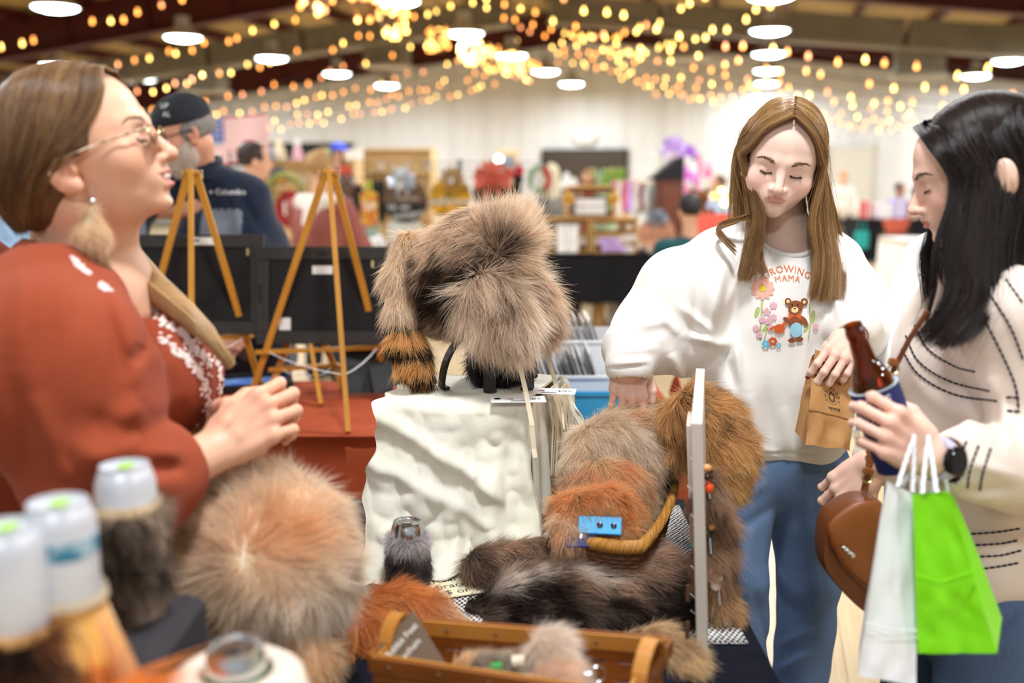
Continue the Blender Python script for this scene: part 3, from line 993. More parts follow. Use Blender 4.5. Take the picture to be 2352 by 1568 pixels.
for i,(px,py,w,h)in enumerate(((868,450,0.15,0.42),(1190,430,0.1,0.4))):
 t=thing('hanging_bag',['black cloth bag hanging behind the red and yellow tag sign','dark bag with purple trim hanging by the red ornament'][i],'bag',hang(px,py)+Vector((0,0.03,0)),group='bags on the gridwall')
 MB().box((0,0,-0.05),(w,0.05,h),bev=0.02).build('bag_body',M_blk,t);MB().tube([(-w/3,0,h/2-0.06),(-w/3,0,h/2+0.03),(w/3,0,h/2+0.03),(w/3,0,h/2-0.06)],0.008,6).build('strap',M_blk if i==0 else M('purple',0x6A3A9A),t)
for i,(px,py,r,c,lab)in enumerate(((1168,400,0.055,0xD8201C,'round red ornament on the gridwall above the hat'),(1193,392,0.05,0xC01830,'dark red ornament on the gridwall next to the round one'),(1100,404,0.06,0x2A2A2A,'small black disc sign with a yellow flower'),(640,405,0.1,0x4A4E54,'round grey disc sign with a yellow sunflower behind the rose sweater'))):
 t=thing('ornament',lab,'ornament',hang(px,py),group='small discs and ornaments on the gridwall')
 rdisc(t,r,M('orn%d'%i,c,0.4));MB().cyl((0,0,r),(0,0,r+0.05),0.003,n=5).build('hook',M_blk,t)
 if i>1:flower(t,(0.02,-0.025,-0.03 if i==3 else 0),r*0.5,'petals')
t=thing('wreath','half wreath in green and red hanging at the end of the gridwall','wreath',hang(1238,412),group=None)
MB().tube([(0.09*math.cos(a),0,0.12*math.sin(a))for a in np.linspace(0.4,5.6,14)],0.035,7).build('greenery',M('sage',0x8FA88A,0.8),t,True)
MB().tube([(0.1*math.cos(a),-0.03,0.13*math.sin(a))for a in np.linspace(-0.9,1.2,8)],0.03,7).build('ribbon',M('ribbon_red',0xB5241E),t,True)
t=thing('wreath','green and straw wreath with a red plaid disc behind the rose sweater','wreath',hang(655,440))
MB().tube([(0.17*math.cos(a),0,0.17*math.sin(a))for a in np.linspace(0,6.28,20)],0.04,7).build('greenery',M('straw_green',0x9A8E52,0.9,col2=0x6E7A3A,scale=20),t,True)
t=thing('door_hanger','round red plaid door sign with a white initial, behind the rose sweater','sign',hang(668,480)-Vector((0,0.05,0)),group='door signs on the gridwall')
rdisc(t,0.19,M_redp,sq=(0.8,1));lettering('H',0.2,(0.0,-0.014,0),(1,0,0),(0,0,1),M_white,t)
t=thing('hanging_towel','white towel hanging at the end of the gridwall','towel',hang(1215,470))
MB().grid(lambda u,v:((u-0.5)*0.16,-0.02+0.012*math.sin(u*14),0.22-0.5*v),12,6,0.004).build('cloth',M_white,t,True)
MB().cyl((-0.09,0,0.22),(0.09,0,0.22),0.006,n=6).build('rod',M_blk,t)
for i,(px,py,w,h,m)in enumerate(((838,545,0.3,0.42,M_mint),(930,550,0.34,0.36,M('pale_blue_fringe',0xDDE6E4,0.8)),(700,545,0.2,0.3,M('grey_fringe',0x6E7680,0.8)))):
 t=thing('macrame_hanging',['mint fringed wall hanging low on the gridwall','pale fringed wall hanging under the brown and black sign','grey fringed wall hanging behind the rose sweater'][i],'wall hanging',hang(px,py),group='fringed wall hangings')
 MB().cyl((-w/2,0,h/2),(w/2,0,h/2),0.01,n=8).build('rod',M_pine,t)
 for k in range(11):
  x=(k/10-0.5)*w*0.95
  MB().tube([(x,-0.01,h/2),(x+0.004,-0.02,0),(x,-0.012,-h/2+0.05*abs(k-5)/5)],0.013,6).build('fringe_strand',m,t,True)
for i,(px,py)in enumerate(((868,560),(905,585),(918,570),(812,560))):
 t=thing('flower_pot' if i else 'white_flowers',['bunch of white artificial flowers under the tag sign','small brown pot on the low shelf behind the fur hat','round brown pot beside the hat, higher of two','brown pot of greenery behind the easel'][i],'pot' if i else 'flowers',hang(px,py)-Vector((0,0.1,0)),group='pots below the gridwall' if i else None)
 if i==0:
  for k in range(7):MB().ball((0.06*math.cos(k),0,0.05*math.sin(k*1.7)),0.045,8,6).build('blossom',M_white,t,True)
  MB().lathe([(0.04,-0.2),(0.06,-0.06),(0.001,-0.06)],10).build('vase',M_mint,t)
 else:
  MB().lathe([(0.05,-0.1),(0.075,0.02),(0.08,0.03),(0.06,0.03),(0.05,-0.02),(0.001,-0.02)],14).build('pot',M_brown,t,True)
  for k in range(5):MB().tube([(0,0,0),(0.04*math.cos(k*1.3),0.04*math.sin(k*1.3),0.08),(0.09*math.cos(k*1.3),0.09*math.sin(k*1.3),0.11)],[0.012,0.02,0.004],5).build('leaf',M_grn if i==3 else M_burlap,t,True)
t=thing('low_shelf','low dark shelf under the gridwall holding pots','shelf',(-1.25,YG-0.3,0))
MB().box((0,0,0.66),(1.7,0.34,0.03),bev=0.004).build('shelf_board',M_brown,t)
for s in(-1,1):MB().box((s*0.82,0,0.325),(0.04,0.32,0.64)).build('side_panel',M_brown,t)
def bookcase(c,w,h,n,label,seed,rz=-BA):
 t=thing('bookcase',label,'shelf',c,rz=rz,group='pine bookcases by the far stalls')
 for s in(-1,1):MB().box((s*(w/2-0.015),0,h/2),(0.03,0.3,h)).build('side_panel',M_pinep,t)
 MB().box((0,0.145,h/2),(w-0.06,0.01,h)).build('back_panel',M_pinep,t)
 for k in range(n+1):MB().box((0,0,0.05+(h-0.065)*k/n),(w-0.06,0.29,0.025)).build('shelf_board',M_pinep,t)
 g=np.random.default_rng(seed);bm=Matrix.Translation(c)@Matrix.Rotation(rz,4,'Z')
 cols=[0x8C6E5A,0xB8A08A,0x6E7A8A,0xD8D0C8,0x9A5A4A,0xC8B070,0x55504C,0xB0C0C8]
 nm=['tan','beige','slate','white','russet','straw','charcoal','pale blue']
 for k in range(max(0,n-2),n):
  z=0.05+(h-0.065)*k/n+0.014
  x=-w/2+0.12;cnt=-1
  while x<w/2-0.1:
   cnt+=1;q=g.integers(8);hh=g.uniform(0.1,0.22);r=g.uniform(0.03,0.055)
   p=bm@Vector((x,-0.03,z))
   o=thing('jar','%s jar, %s along the %s shelf of the %s'%(nm[q],NTH[cnt],['top','second'][n-1-k],'low pine bookcase' if w>1.6 else 'tall pine bookcase'),'jar',p,group='jars on the pine bookcases')
   MB().lathe([(r*0.9,0),(r,0.01),(r,hh*0.75),(r*0.6,hh*0.85),(0.001,hh*0.86)],10).build('jar_body',M('jar%d'%q,cols[q],0.35),o,True)
   MB().cyl((0,0,hh*0.85),(0,0,hh),r*0.62,n=10).build('lid',M_burlap,o)
   x+=g.uniform(0.16,0.26)
bookcase(W(905,400,17.0)*Vector((1,1,0))if False else Vector((W(905,400,17).x,17.0,0)),1.45,1.93,5,'pine bookcase of jars, nearest the exit',21)
bookcase(Vector((W(700,400,16.3).x,16.3,0)),1.9,1.72,4,'wide low pine bookcase behind the blue cap',22)
YS=16.3
for i,(px,py,kind)in enumerate(((620,335,'hat'),(640,325,'cone'),(682,322,'doll'),(745,335,'tin'),(810,328,'box'))):
 t=thing('shelf_ornament',['pale blue felt hat on top of the low pine bookcase','cream cone shaped tree on top of the low pine bookcase','pink and white doll shape on top of the low pine bookcase','green tin on top of the low pine bookcase','white box on top of the pine bookcases'][i],'ornament',(W(px,py,YS).x,YS-BA*0+0.02,1.732),group='ornaments on the low bookcase')
 if kind=='hat':MB().lathe([(0.2,0),(0.2,0.015),(0.12,0.03),(0.1,0.16),(0.05,0.2),(0.001,0.2)],14).build('felt',M('felt_blue',0x8F9DB8,0.9),t,True);MB().lathe([(0.118,0.03),(0.118,0.06),(0.1,0.06)],14).build('band',M_blk,t)
 if kind=='cone':MB().lathe([(0.12,0),(0.1,0.12),(0.06,0.22),(0.02,0.34),(0.001,0.36)],12).build('tree',M('cream',0xF0E2C0),t,True);MB().box((0,0,0.0),(0.1,0.1,0.02)).build('base',M_pine,t)
 if kind=='doll':MB().lathe([(0.1,0),(0.08,0.1),(0.04,0.2),(0.001,0.22)],12).build('dress',M('doll_pink',0xF0B8CC),t,True);MB().ball((0,0,0.26),0.06,10,8).build('head',M_white,t,True)
 if kind=='tin':MB().cyl((0,0,0),(0,0,0.16),0.09,n=14).build('tin',M('tin_green',0xB8CC9A),t);MB().cyl((0,0,0.16),(0,0,0.18),0.095,n=14).build('lid',M_pine,t)
 if kind=='box':MB().box((0,0,0.08),(0.3,0.2,0.16),bev=0.008).build('carton',M_white,t);MB().box((0,0,0.17),(0.31,0.21,0.03),bev=0.004).build('lid',M_offw,t)
t=thing('flag','striped flag with a blue starred corner draped above the far stalls','flag',W(530,330,14))
fw,fh=1.05,0.62
def fl_(u,v):return((u-0.5)*fw,0.05*math.sin(u*9),0.3-v*fh+0.1*u)
for k in range(13):
 MB().grid(lambda u,v,k=k:fl_(u,(k+v)/13),14,1,0.004).build('stripe',M('flag_red',0xE28088,0.7)if k%2==0 else M_white,t,True)
MB().grid(lambda u,v:np.array(fl_(u*0.42,v*0.54))+np.array((0,-0.012,0)),8,5,0.004).build('canton',M('flag_blue',0x5866A8,0.7),t,True)
g=np.random.default_rng(2)
for a in range(6):
 for b in range(4):
  p=np.array(fl_(0.04+a*0.065,0.06+b*0.12))+np.array((0,-0.022,0))
  MB().prism([((0.022 if q%2==0 else 0.009)*math.sin(q*math.pi/5),(0.022 if q%2==0 else 0.009)*math.cos(q*math.pi/5))for q in range(10)],0.002,p).build('star',M_white,t)
MB().cyl((-fw/2-0.02,0.02,-W(530,330,14).z),(-fw/2-0.02,0.02,0.36),0.012,n=8).build('pole',M_blk,t)
t=thing('projector_screen','long black banner board standing behind the low pine bookcase','board',(W(640,325,18).x,18.2,0))
MB().box((0,0,1.85),(2.6,0.05,0.42),bev=0.01).build('board',M_blk,t)
for s in(-1,1):MB().cyl((s*1.1,0,0),(s*1.1,0,1.7),0.02,n=8).build('post',M_blk,t)
t=thing('framed_sign','small pine framed picture with a lit lamp, on the wall behind the fur hat','picture',(W(1165,368,20).x,20,W(1165,368,20).z))
MB().box((0,0,0),(0.42,0.03,0.36),bev=0.006).build('frame',M_pine,t);MB().box((0,-0.018,-0.02),(0.32,0.01,0.26)).build('picture',M('slate_print',0x6E7884),t)
MB().cyl((0.1,0,-W(1165,368,20).z),(0.1,0,-0.15),0.015,n=6).build('post',M_pine,t)
t=thing('globe_lamp','small bright white globe lamp beside the pine framed picture','lamp',W(1146,366,19.6))
MB().ball((0,0,0),0.07,12,8).build('globe',mat('globe_white',0xFFFFFF,emit=0xFFFFF4,estr=6),t,True);MB().cyl((0,0,-W(1146,366,19.6).z),(0,0,-0.06),0.012,n=6).build('stem',M_blk,t)
YP=11.5
def at(px,py,Y):return W(px,py,Y)
p=at(1532,410,9.9)
t=thing('podium_cabinet','tall brown display cabinet with a sloped black top behind the round wooden sign','cabinet',(at(1533,500,10.6).x,10.6,0))
MB().box((0,0,0.72),(0.26,0.4,1.44),bev=0.006).build('body',M('walnut_panel',0x6E3A28,0.5,col2=0x5C2E20,scale=4),t)
MB().add([(-0.22,-0.2,1.44),(0.13,-0.2,1.44),(0.13,-0.2,1.68),(0.06,-0.2,1.66),(-0.22,0.2,1.44),(0.13,0.2,1.44),(0.13,0.2,1.68),(0.06,0.2,1.66)],[[0,1,2,3],[7,6,5,4],[0,4,5,1],[1,5,6,2],[2,6,7,3],[3,7,4,0]]).build('sloped_top',M_blk,t)
MB().box((0,-0.205,0.72),(0.21,0.012,1.3),bev=0.004).build('door',M('walnut_door',0x7A4430,0.5),t)
g=np.random.default_rng(77)
def ribbon_rack(px,Y,z0,z1,cols,label,w=0.32):
 x=at(px,450,Y).x
 t=thing('ribbon_rack',label,'display rack',(x,Y,0),group='racks of ribbons and bows')
 MB().cyl((0,0,0),(0,0,z1+0.03),0.012,n=8).build('post',M_pine,t)
 MB().cyl((-w/2,0,z1),(w/2,0,z1),0.01,n=8).build('rod',M_pine,t)
 MB().box((0,0,0.015),(0.35,0.3,0.03)).build('base',M_pine,t)
 for k in range(6):
  xx=(k/5-0.5)*w*0.95;l=g.uniform(0.6,1.0)*(z1-z0)
  MB().grid(lambda u,v:(xx+(u-0.5)*0.05+0.006*math.sin(v*9+k),-0.02-0.01*math.cos(v*7),z1-l*v),2,8,0.002).build('ribbon',cols[k%len(cols)],t,True)
ribbon_rack(1440,11.4,0.95,1.42,[M_pink,M_offw,M('rose',0xE05A8A),M_lil],'rack of pink and cream ribbons behind the pine crates')
ribbon_rack(1492,11.0,0.9,1.4,[M_offw,M('wine',0x8A2A4A),M_white,M_mint],'rack of white and wine ribbons beside the brown cabinet')
ribbon_rack(1575,12.75,1.0,1.75,[M_pink,M_lil,M('magenta',0xD84AB0),M_white,M('navyish',0x2E2A4A)],'tall rack of purple and pink ribbons behind the brown cabinet')
for i,(px,py,r,m,lab)in enumerate(((1545,342,0.13,M_lil,'large lilac gauze bow above the sloped black top'),(1580,352,0.09,M('violet',0xB070E0),'violet bow above the brown cabinet'),(1520,352,0.1,M_white,'white gauze bow above the sloped black top'),(1572,385,0.12,M_white,'white and pink hair bow on the tall ribbon rack'),(1574,405,0.11,M('orchid',0xE58AE8),'orchid pink bow on the tall ribbon rack'),(1570,440,0.09,M_pink,'hot pink bow low on the tall ribbon rack'),(1588,450,0.08,M('sky',0x3CA0DC),'sky blue bow low on the tall ribbon rack'),(1576,432,0.08,M_offw,'cream bow low on the tall ribbon rack'),(1625,385,0.09,M('pale_pink',0xF4C8DC),'pale pink bow far behind the seated people'),(1625,400,0.07,M_pink,'small bright pink bow far behind the seated people'))):
 q=at(px,py,12.0 if i<8 else 15)
 t=thing('hair_bow',lab,'bow',q,group='bows on the ribbon racks')
 MB().cyl((0,0.05,-q.z),(0,0.05,0),0.006,n=5).build('wire_stem',M_grn,t)
 bow(t,m,(0,0,0),r);MB().cyl((0,0.02,-0.02),(0,0.06,-0.1),0.006,n=5).build('clip',M_sil,t)
draped_table('folding_table','trestle table of gifts behind the pine crates',0.15,2.6,11.7,12.4,0.745,0.3,M_offw)
drape('tablecloth','off-white cloth on the gift table behind the pine crates',0.15,2.6,11.7,12.4,0.745,0.1,M_offw,seed=5)
its=[(1300,395,'lantern',M_white),(1318,408,'lantern',M_offw),(1350,398,'doll',M_coral),(1362,392,'doll',M_burlap),(1380,402,'vase',M('sage2',0xA8BC98)),(1400,400,'vase',M('sage3',0xB9CCA6)),(1418,398,'vase',M('peach',0xE8B890)),(1335,432,'vase',M_coral),(1288,470,'vase',M('blue_print',0x4A6AC8)),(1270,480,'doll',M_pine),(1425,470,'vase',M_brown),(1455,430,'lantern',M_pine)]
LAB=['tall white lantern','short white lantern','coral dressed doll figure','straw coloured doll figure','sage green vase, first beside the dolls','light green vase beside the shutter','peach vase below the shutter edge','low coral vase above the top crate','blue patterned vase next to the top crate','wooden peg figure next to the hat fur','dark brown vase right of the top crate','pine lantern by the pink ribbons']
for i,(px,py,kind,m)in enumerate(its):
 q=at(px,py,12.0)
 zb=0.753;h=max(0.12,q.z+0.06-zb)
 t=thing({'lantern':'lantern','doll':'doll_figure','vase':'vase'}[kind],LAB[i]+' on the off-white gift table',kind,(q.x,11.86+0.12*(i%4),zb),group='gifts on the off-white table')
 s=min(0.11,0.05+h*0.1)
 if kind=='lantern':
  MB().box((0,0,0.015),(s*1.6,s*1.6,0.03)).build('base',m,t)
  for a in(-1,1):
   for b in(-1,1):MB().bar((a*s*0.7,b*s*0.7,0.03),(a*s*0.7,b*s*0.7,h*0.7),0.014,0.014).build('post',m,t)
  MB().lathe([(s*1.2,h*0.7),(s*0.3,h*0.92),(0.001,h*0.93)],4,rot=rotm(0,0,R(45))).build('roof',m,t)
  MB().lathe([(0.03,0.03),(0.03,h*0.4),(0.001,h*0.4)],8).build('candle',M_offw,t)
 elif kind=='doll':
  MB().lathe([(s,0),(s*0.9,h*0.3),(s*0.4,h*0.75),(0.001,h*0.78)],12).build('dress',m,t,True)
  MB().ball((0,0,h*0.86),s*0.55,10,8).build('head',M_skin0,t,True)
  MB().ball((0,0.015,h*0.9),s*0.58,10,8).build('hair',M_burlap,t,True)
 else:
  MB().lathe([(s*0.6,0),(s*0.95,h*0.25),(s*0.8,h*0.5),(s*0.4,h*0.62),(s*0.55,h*0.68),(s*0.45,h*0.68),(0.001,h*0.6)],14).build('vase_body',m,t,True)
  for k in range(5):MB().tube([(0,0,h*0.6),(s*0.5*math.cos(k*1.3),s*0.5*math.sin(k*1.3),h*0.85),(s*0.9*math.cos(k*1.3),s*0.9*math.sin(k*1.3),h)],[0.008,0.03,0.02],6).build('flower_stem',m if k%2 else M_grn,t,True)
t=thing('folding_chair','coral red fabric folding chair beside the teal jacketed person','chair',(at(1632,500,9.0).x,9.0,0),rz=0.35)
MB().grid(lambda u,v:((u-0.5)*(0.5-0.06*v),-0.12+0.05*math.sin(u*3.14)*-1+0.1*v,1.16-0.5*v),8,6,0.008).build('backrest',M('coral_mesh',0xF2705E,0.7),t,True)
MB().box((0,-0.38,0.45),(0.5,0.45,0.02),bev=0.005).build('seat',M('coral_mesh',0xF2705E),t)
for s in(-1,1):
 MB().cyl((s*0.26,-0.02,1.18),(s*0.26,-0.58,0.02),0.012,n=6).build('leg',M_dark,t);MB().cyl((s*0.26,-0.6,0.46),(s*0.26,0.02,0.02),0.012,n=6).build('leg',M_dark,t)
 MB().bar((s*0.28,-0.12,0.66),(s*0.28,-0.56,0.66),0.05,0.02).build('armrest',M('coral_mesh',0xF2705E),t)
for i,(px,py)in enumerate(((1640,450),(1656,438),(1664,467),(1662,458))):
 t=thing('fairy_light',['amber fairy light by the light blue shirt','pale yellow fairy light, highest of the cluster','pale yellow fairy light, lowest of the cluster','pale yellow fairy light in the middle of the cluster'][i],'light',at(px,py,11),group='fairy lights behind the girl')
 MB().ball((0,0,0),0.03,8,6).build('bulb',mat('fairy%d'%(i>0),0xFFE890,emit=rgb(255,190,40)if i==0 else rgb(255,232,130),estr=7 if i else 4),t,True)
 MB().cyl((0,0,0.02),(0,0,0.05),0.01,n=6).build('socket',M_grn,t);MB().cyl((0,0.01,-at(px,py,11).z),(0,0.01,0.05),0.004,n=4).build('wire',M_grn,t)
t=thing('plush_bear','brown furry plush standing behind the coral chair','toy',(at(1608,450,9.3).x,9.3,0.95))
MB().ball((0,0,0.13),(0.11,0.1,0.15),12,8).build('body',M('plush_brown',0x8A4E1C,0.9,col2=0x6A3810,scale=40),t,True)
MB().ball((0,-0.01,0.33),(0.085,0.085,0.08),12,8).build('head',M('plush_brown',0x8A4E1C),t,True)
for s in(-1,1):MB().ball((s*0.065,0,0.4),0.03,8,6).build('ear',M('plush_brown',0x8A4E1C),t,True);MB().ball((s*0.11,-0.05,0.16),(0.035,0.05,0.09),8,6).build('arm',M('plush_brown',0x8A4E1C),t,True)
t=thing('display_stool','plain wooden stool under the brown plush','stool',(at(1608,450,9.3).x,9.3,0))
MB().cyl((0,0,0.92),(0,0,0.95),0.17,n=16).build('seat',M_pine,t)
for k in range(4):MB().cyl((0.1*math.cos(k*1.57+.8),0.1*math.sin(k*1.57+.8),0.92),(0.16*math.cos(k*1.57+.8),0.16*math.sin(k*1.57+.8),0),0.014,n=6).build('leg',M_pine,t)
xk=at(2035,500,17).x
draped_table('folding_table','far table under a black cloth against the wall',xk-0.4,xk+1.3,17.0,17.7,0.745,0.1,M_black)
drape('tablecloth','black cloth on the far table with a teal bag hung at its corner',xk-0.4,xk+1.3,17.0,17.7,0.745,0.05,M_black,seed=8)
t=thing('teal_bag','teal bag hanging at the corner of the far black table','bag',(xk-0.42,16.93,0.4));MB().box((0,0,0),(0.24,0.06,0.3),bev=0.02).build('bag_body',M('teal',0x1FA0A0),t);MB().tube([(-0.06,0,0.15),(-0.05,0,0.3),(0.05,0,0.3),(0.06,0,0.15)],0.01,6).build('strap',M('teal',0x1FA0A0),t)
for i,(dx,w,h,c,lab)in enumerate(((-0.3,0.12,0.3,0xC83040,'red bottle box at the near end of the far black table'),(0.0,0.3,0.26,0xE8E4F0,'white gift box on the far black table'),(0.25,0.26,0.34,0xC0B4EC,'lilac gift bag on the far black table'),(0.5,0.2,0.28,0xD8A888,'tan gift box on the far black table'),(0.72,0.2,0.2,0xE0C8E8,'pale pink box on the far black table'),(0.95,0.22,0.36,0xF4F4F2,'tall white bag hung at the front of the far black table'))):
 t=thing('gift_box',lab,'box',(xk+dx,17.15,0.753 if i<5 else 0.753),group='goods on the far black table')
 MB().box((0,0,h/2),(w,0.2,h),bev=0.01).build('carton',M('gift%d'%i,c),t);MB().box((0,0,h/2),(0.03,0.206,h*1.005)).build('ribbon',M_white,t)
xw=at(2120,540,11.5).x
draped_table('folding_table','white clothed table beyond the dark haired woman',xw-0.25,xw+1.6,11.5,12.2,0.745,0.1,M_white)
drape('tablecloth','white cloth hanging on the table beyond the dark haired woman',xw-0.25,xw+1.6,11.5,12.2,0.745,0.04,M_white,seed=4)
for i,(px,py,Y,r,c)in enumerate(((2066,570,14,0.13,0xC8701C),(2056,560,14.4,0.1,0xE0A040))):
 q=WZ(px,py+12,0.0)
 t=thing('pumpkin',['orange pumpkin on the floor by the white table','small pale pumpkin behind the orange one'][i],'pumpkin',(q.x,q.y+0.1*i,0),group='pumpkins on the floor')
 mb=MB();n=24
 mb.v=[];prof=[(0.2,0.0),(0.75,0.12),(1.0,0.45),(0.9,0.8),(0.5,0.98),(0.15,0.92)]
 mb.lathe([(a*r,b*r*1.5)for a,b in prof],24)
 mb.v=[(x*(1+0.07*math.cos(8*math.atan2(y,x))),y*(1+0.07*math.cos(8*math.atan2(y,x))),z)for x,y,z in mb.v]
 mb.build('flesh',M('pump%d'%i,c,0.5),t,True);MB().cyl((0,0,r*1.35),(0.02,0,r*1.7),0.02,0.014,n=6).build('stem',M_grn,t)
t=thing('plant_stand','small wooden stand with a coral basket beside the white table','stand',(at(2058,520,14.6).x,14.6,0))
for k in range(3):MB().cyl((0.05*math.cos(k*2.1),0.05*math.sin(k*2.1),0.62),(0.22*math.cos(k*2.1),0.22*math.sin(k*2.1),0),0.018,n=6).build('leg',M_brown,t)
MB().cyl((0,0,0.6),(0,0,0.63),0.22,n=14).build('top',M_brown,t);MB().lathe([(0.12,0.63),(0.2,0.85),(0.19,0.85),(0.11,0.65)],14).build('basket',M_coral,t)
# ================================================================ background people
M_clothc={}
def bg_person(label,px,py,Y,height,face,hair,top,legs=0x2A3142,seated=False,hairlen='short',arm=(0.0,0.0),lean=0.0,cap=None,collar=None,h=0.016,skin=0xE3AE90,group=None,build=1.0):
 """person whose head centre is seen at (px, py); face = turn of the body about Z (0 looks at the camera)"""
 hc=at(px,py,Y)
 t=thing('person',label,'person',(hc.x,hc.y,0),rz=face,group=group)
 H=hc.z-0.0
 b=build
 def sdf(gs,lo,hi,hh):return polygonise(combine(gs),lo,hi,hh)
 sk=G(k=0.01)
 sk.ell((0,0.0,H+0.03),(0.077,0.095,0.095),0.02).ell((0,-0.03,H-0.05),(0.056,0.06,0.07),0.03)
 sk.ell((0,-0.1,H-0.02),(0.014,0.02,0.025),0.015)
 for s in(-1,1):sk.ell((s*0.078,0.01,H-0.01),(0.012,0.02,0.032),0.006)
 sk.rc((0,0.02,H-0.06),(0,0.03,H-0.25),0.052,0.06,0.02)
 sh=H-0.27
 hz=sh-0.55
 els,wrs=[],[]
 for s in(-1,1):
  a=arm[0 if s<0 else 1]
  sp=np.array((s*0.2*b,0.03,sh));el=sp+np.array((s*0.06,-0.04-0.12*a,-0.27));wr=el+np.array((-s*0.03-s*0.1*a,-0.06-0.17*a,-0.25+0.25*a))
  els.append((sp,el,wr))
  sk.chain([sp,el,wr],[0.045,0.038,0.028],0.01)
  d=(wr-el)/np.linalg.norm(wr-el)
  sk.ell(wr+d*0.045,(0.022,0.038,0.05),0.015)
  for k in range(4):
   o=np.array((s*0.0,(k-1.5)*0.018,0));sk.rc(wr+d*0.07+o,wr+d*0.155+o+np.array((-s*0.01,0,0)),0.009,0.007,0.006)
  sk.rc(wr+d*0.03+np.array((0,-0.03,0)),wr+d*0.1+np.array((-s*0.02,-0.05,0)),0.01,0.008,0.006)
 V,Q=sdf([sk],(-0.5,-0.55,hz-0.35),(0.5,0.3,H+0.2),h)
 raw('body',V,Q,M('skin%06x'%skin,skin,0.5),t,True)
 tp=G(k=0.03)
 tp.ell((0,0.03,sh-0.17),(0.2*b,0.13*b,0.25),0.05).ell((0,0.03,sh-0.42),(0.19*b,0.14*b,0.22),0.05)
 tp.rc((-0.15*b,0.03,sh),(0.15*b,0.03,sh),0.065,0.065,0.05)
 for sp,el,wr in els:tp.chain([sp,el,wr],[0.07,0.06,0.047],0.03)
 tp.half((0,0,H-0.15),(0,0,1),0.01)
 V,Q=sdf([tp],(-0.55,-0.6,hz-0.3),(0.55,0.35,H),h)
 V=V+(vnoise(V,14,3)[:,None]*0.006)
 raw('top',V,Q,M('cloth%06x'%top,top,0.85),t,True)
 lg=G(k=0.03)
 for s in(-1,1):
  if seated:lg.chain([(s*0.1,0.02,hz+0.02),(s*0.11,-0.42,hz),(s*0.11,-0.42,0.06)],[0.1,0.075,0.055],0.03)
  else:lg.chain([(s*0.1,0.03,hz),(s*0.1,0.0,hz*0.52),(s*0.11,0.03,0.08)],[0.105,0.075,0.06],0.02)
  lg.rc((s*0.11,(-0.42 if seated else 0.03),0.04),(s*0.12,(-0.57 if seated else-0.13),0.035),0.04,0.035,0.02)
 V,Q=sdf([lg],(-0.4,-0.7,-0.02),(0.4,0.3,hz+0.2),h*1.3)
 raw('trousers',V,Q,M('cloth%06x'%legs,legs,0.85),t,True)
 hr=G(k=0.02)
 hr.ell((0,0.02,H+0.045),(0.088,0.1,0.09),0.02)
 if hairlen=='long':
  for k in np.linspace(-1.3,1.3,7):hr.rc((0.07*math.sin(k),0.02+0.07*math.cos(k),H+0.03),(0.1*math.sin(k),0.05+0.06*math.cos(k),H-0.27),0.03,0.022,0.02)
 if hairlen=='bun':hr.ell((0,0.1,H+0.03),(0.05,0.045,0.05),0.01)
 hr.ell((0,-0.1,H-0.045),(0.085,0.08,0.095),0.01,cut=True)
 V,Q=sdf([hr],(-0.25,-0.25,H-0.4),(0.25,0.3,H+0.25),h)
 V=V+vnoise(V,40,5)[:,None]*0.006
 raw('hair',V,Q,M('hair%06x'%hair,hair,0.6),t,True)
 if cap is not None:
  cp=G(k=0.01);cp.ell((0,0.01,H+0.06),(0.094,0.112,0.085),0.01).ell((0,-0.13,H+0.055),(0.075,0.075,0.014),0.015);cp.half((0,0,H+0.04),(0,0,-1),0.005)
  V,Q=sdf([cp],(-0.25,-0.3,H-0.1),(0.25,0.25,H+0.25),0.01)
  raw('cap',V,Q,M('cap%06x'%cap,cap,0.8),t,True)
 if collar is not None:
  cl=G(k=0.02);cl.rc((-0.13,0.03,sh+0.03),(0.13,0.03,sh+0.03),0.085,0.085,0.03).ell((0,0.03,sh-0.1),(0.14,0.15,0.18),0.05);cl.half((0,0,sh+0.1),(0,0,1),0.01)
  V,Q=sdf([cl],(-0.4,-0.4,sh-0.4),(0.4,0.4,sh+0.25),h)
  raw('yoke',V,Q,M('cloth%06x'%collar,collar,0.9),t,True)
 return t
bg_person('woman with blonde pinned-up hair in a dusty rose and cream sweater, seen from behind',738,388,7.2,1.62,R(150),0xB08A58,0x9A5A52,hairlen='bun',collar=0xE8DED2,arm=(0.6,0.6),build=1.15)
bg_person('person with dark hair in a pale pink shirt beyond the navy jacketed man',586,372,6.6,1.6,R(110),0x3A2A26,0xD6B8BE,build=1.0,arm=(0.5,0.3))
bg_person('man in a bright blue cap and dark shirt bending at the pine bookcase',778,352,13.5,1.8,R(60),0x4A3A30,0x20283A,cap=0x3A55E0,arm=(0.4,0.4))
bg_person('person with pale blonde hair in a grey cardigan behind the hanging white towel',1266,402,11.2,1.65,R(170),0xE6D8B8,0x8F8880,hairlen='long',build=1.1)
bg_person('seated person with black hair in a dark teal jacket beside the coral chair',1584,485,7.6,1.2,R(185),0x1A1414,0x14484E,seated=True,hairlen='bun')
bg_person('person with brown hair in a light blue shirt beyond the coral chair',1648,425,12.95,1.5,R(-70),0x5A3A28,0xB4C8EE,hairlen='short',build=1.1)
bg_person('person in an olive green top partly behind the girl',1712,415,13.6,1.5,R(-10),0xB07A4A,0xA8A83E,hairlen='short',build=1.15)
bg_person('man in a white shirt and dark jeans standing alone near the far wall',1938,405,21.0,1.75,R(10),0xC89A78,0xF2EEE8,legs=0x262C36,arm=(0.6,0.4),skin=0xE8B088)
bg_person('seated person with dark hair in a navy top at the far black table',2068,436,18.7,1.4,R(20),0x1E1A1A,0x1C2440,seated=True,skin=0xB07A60)
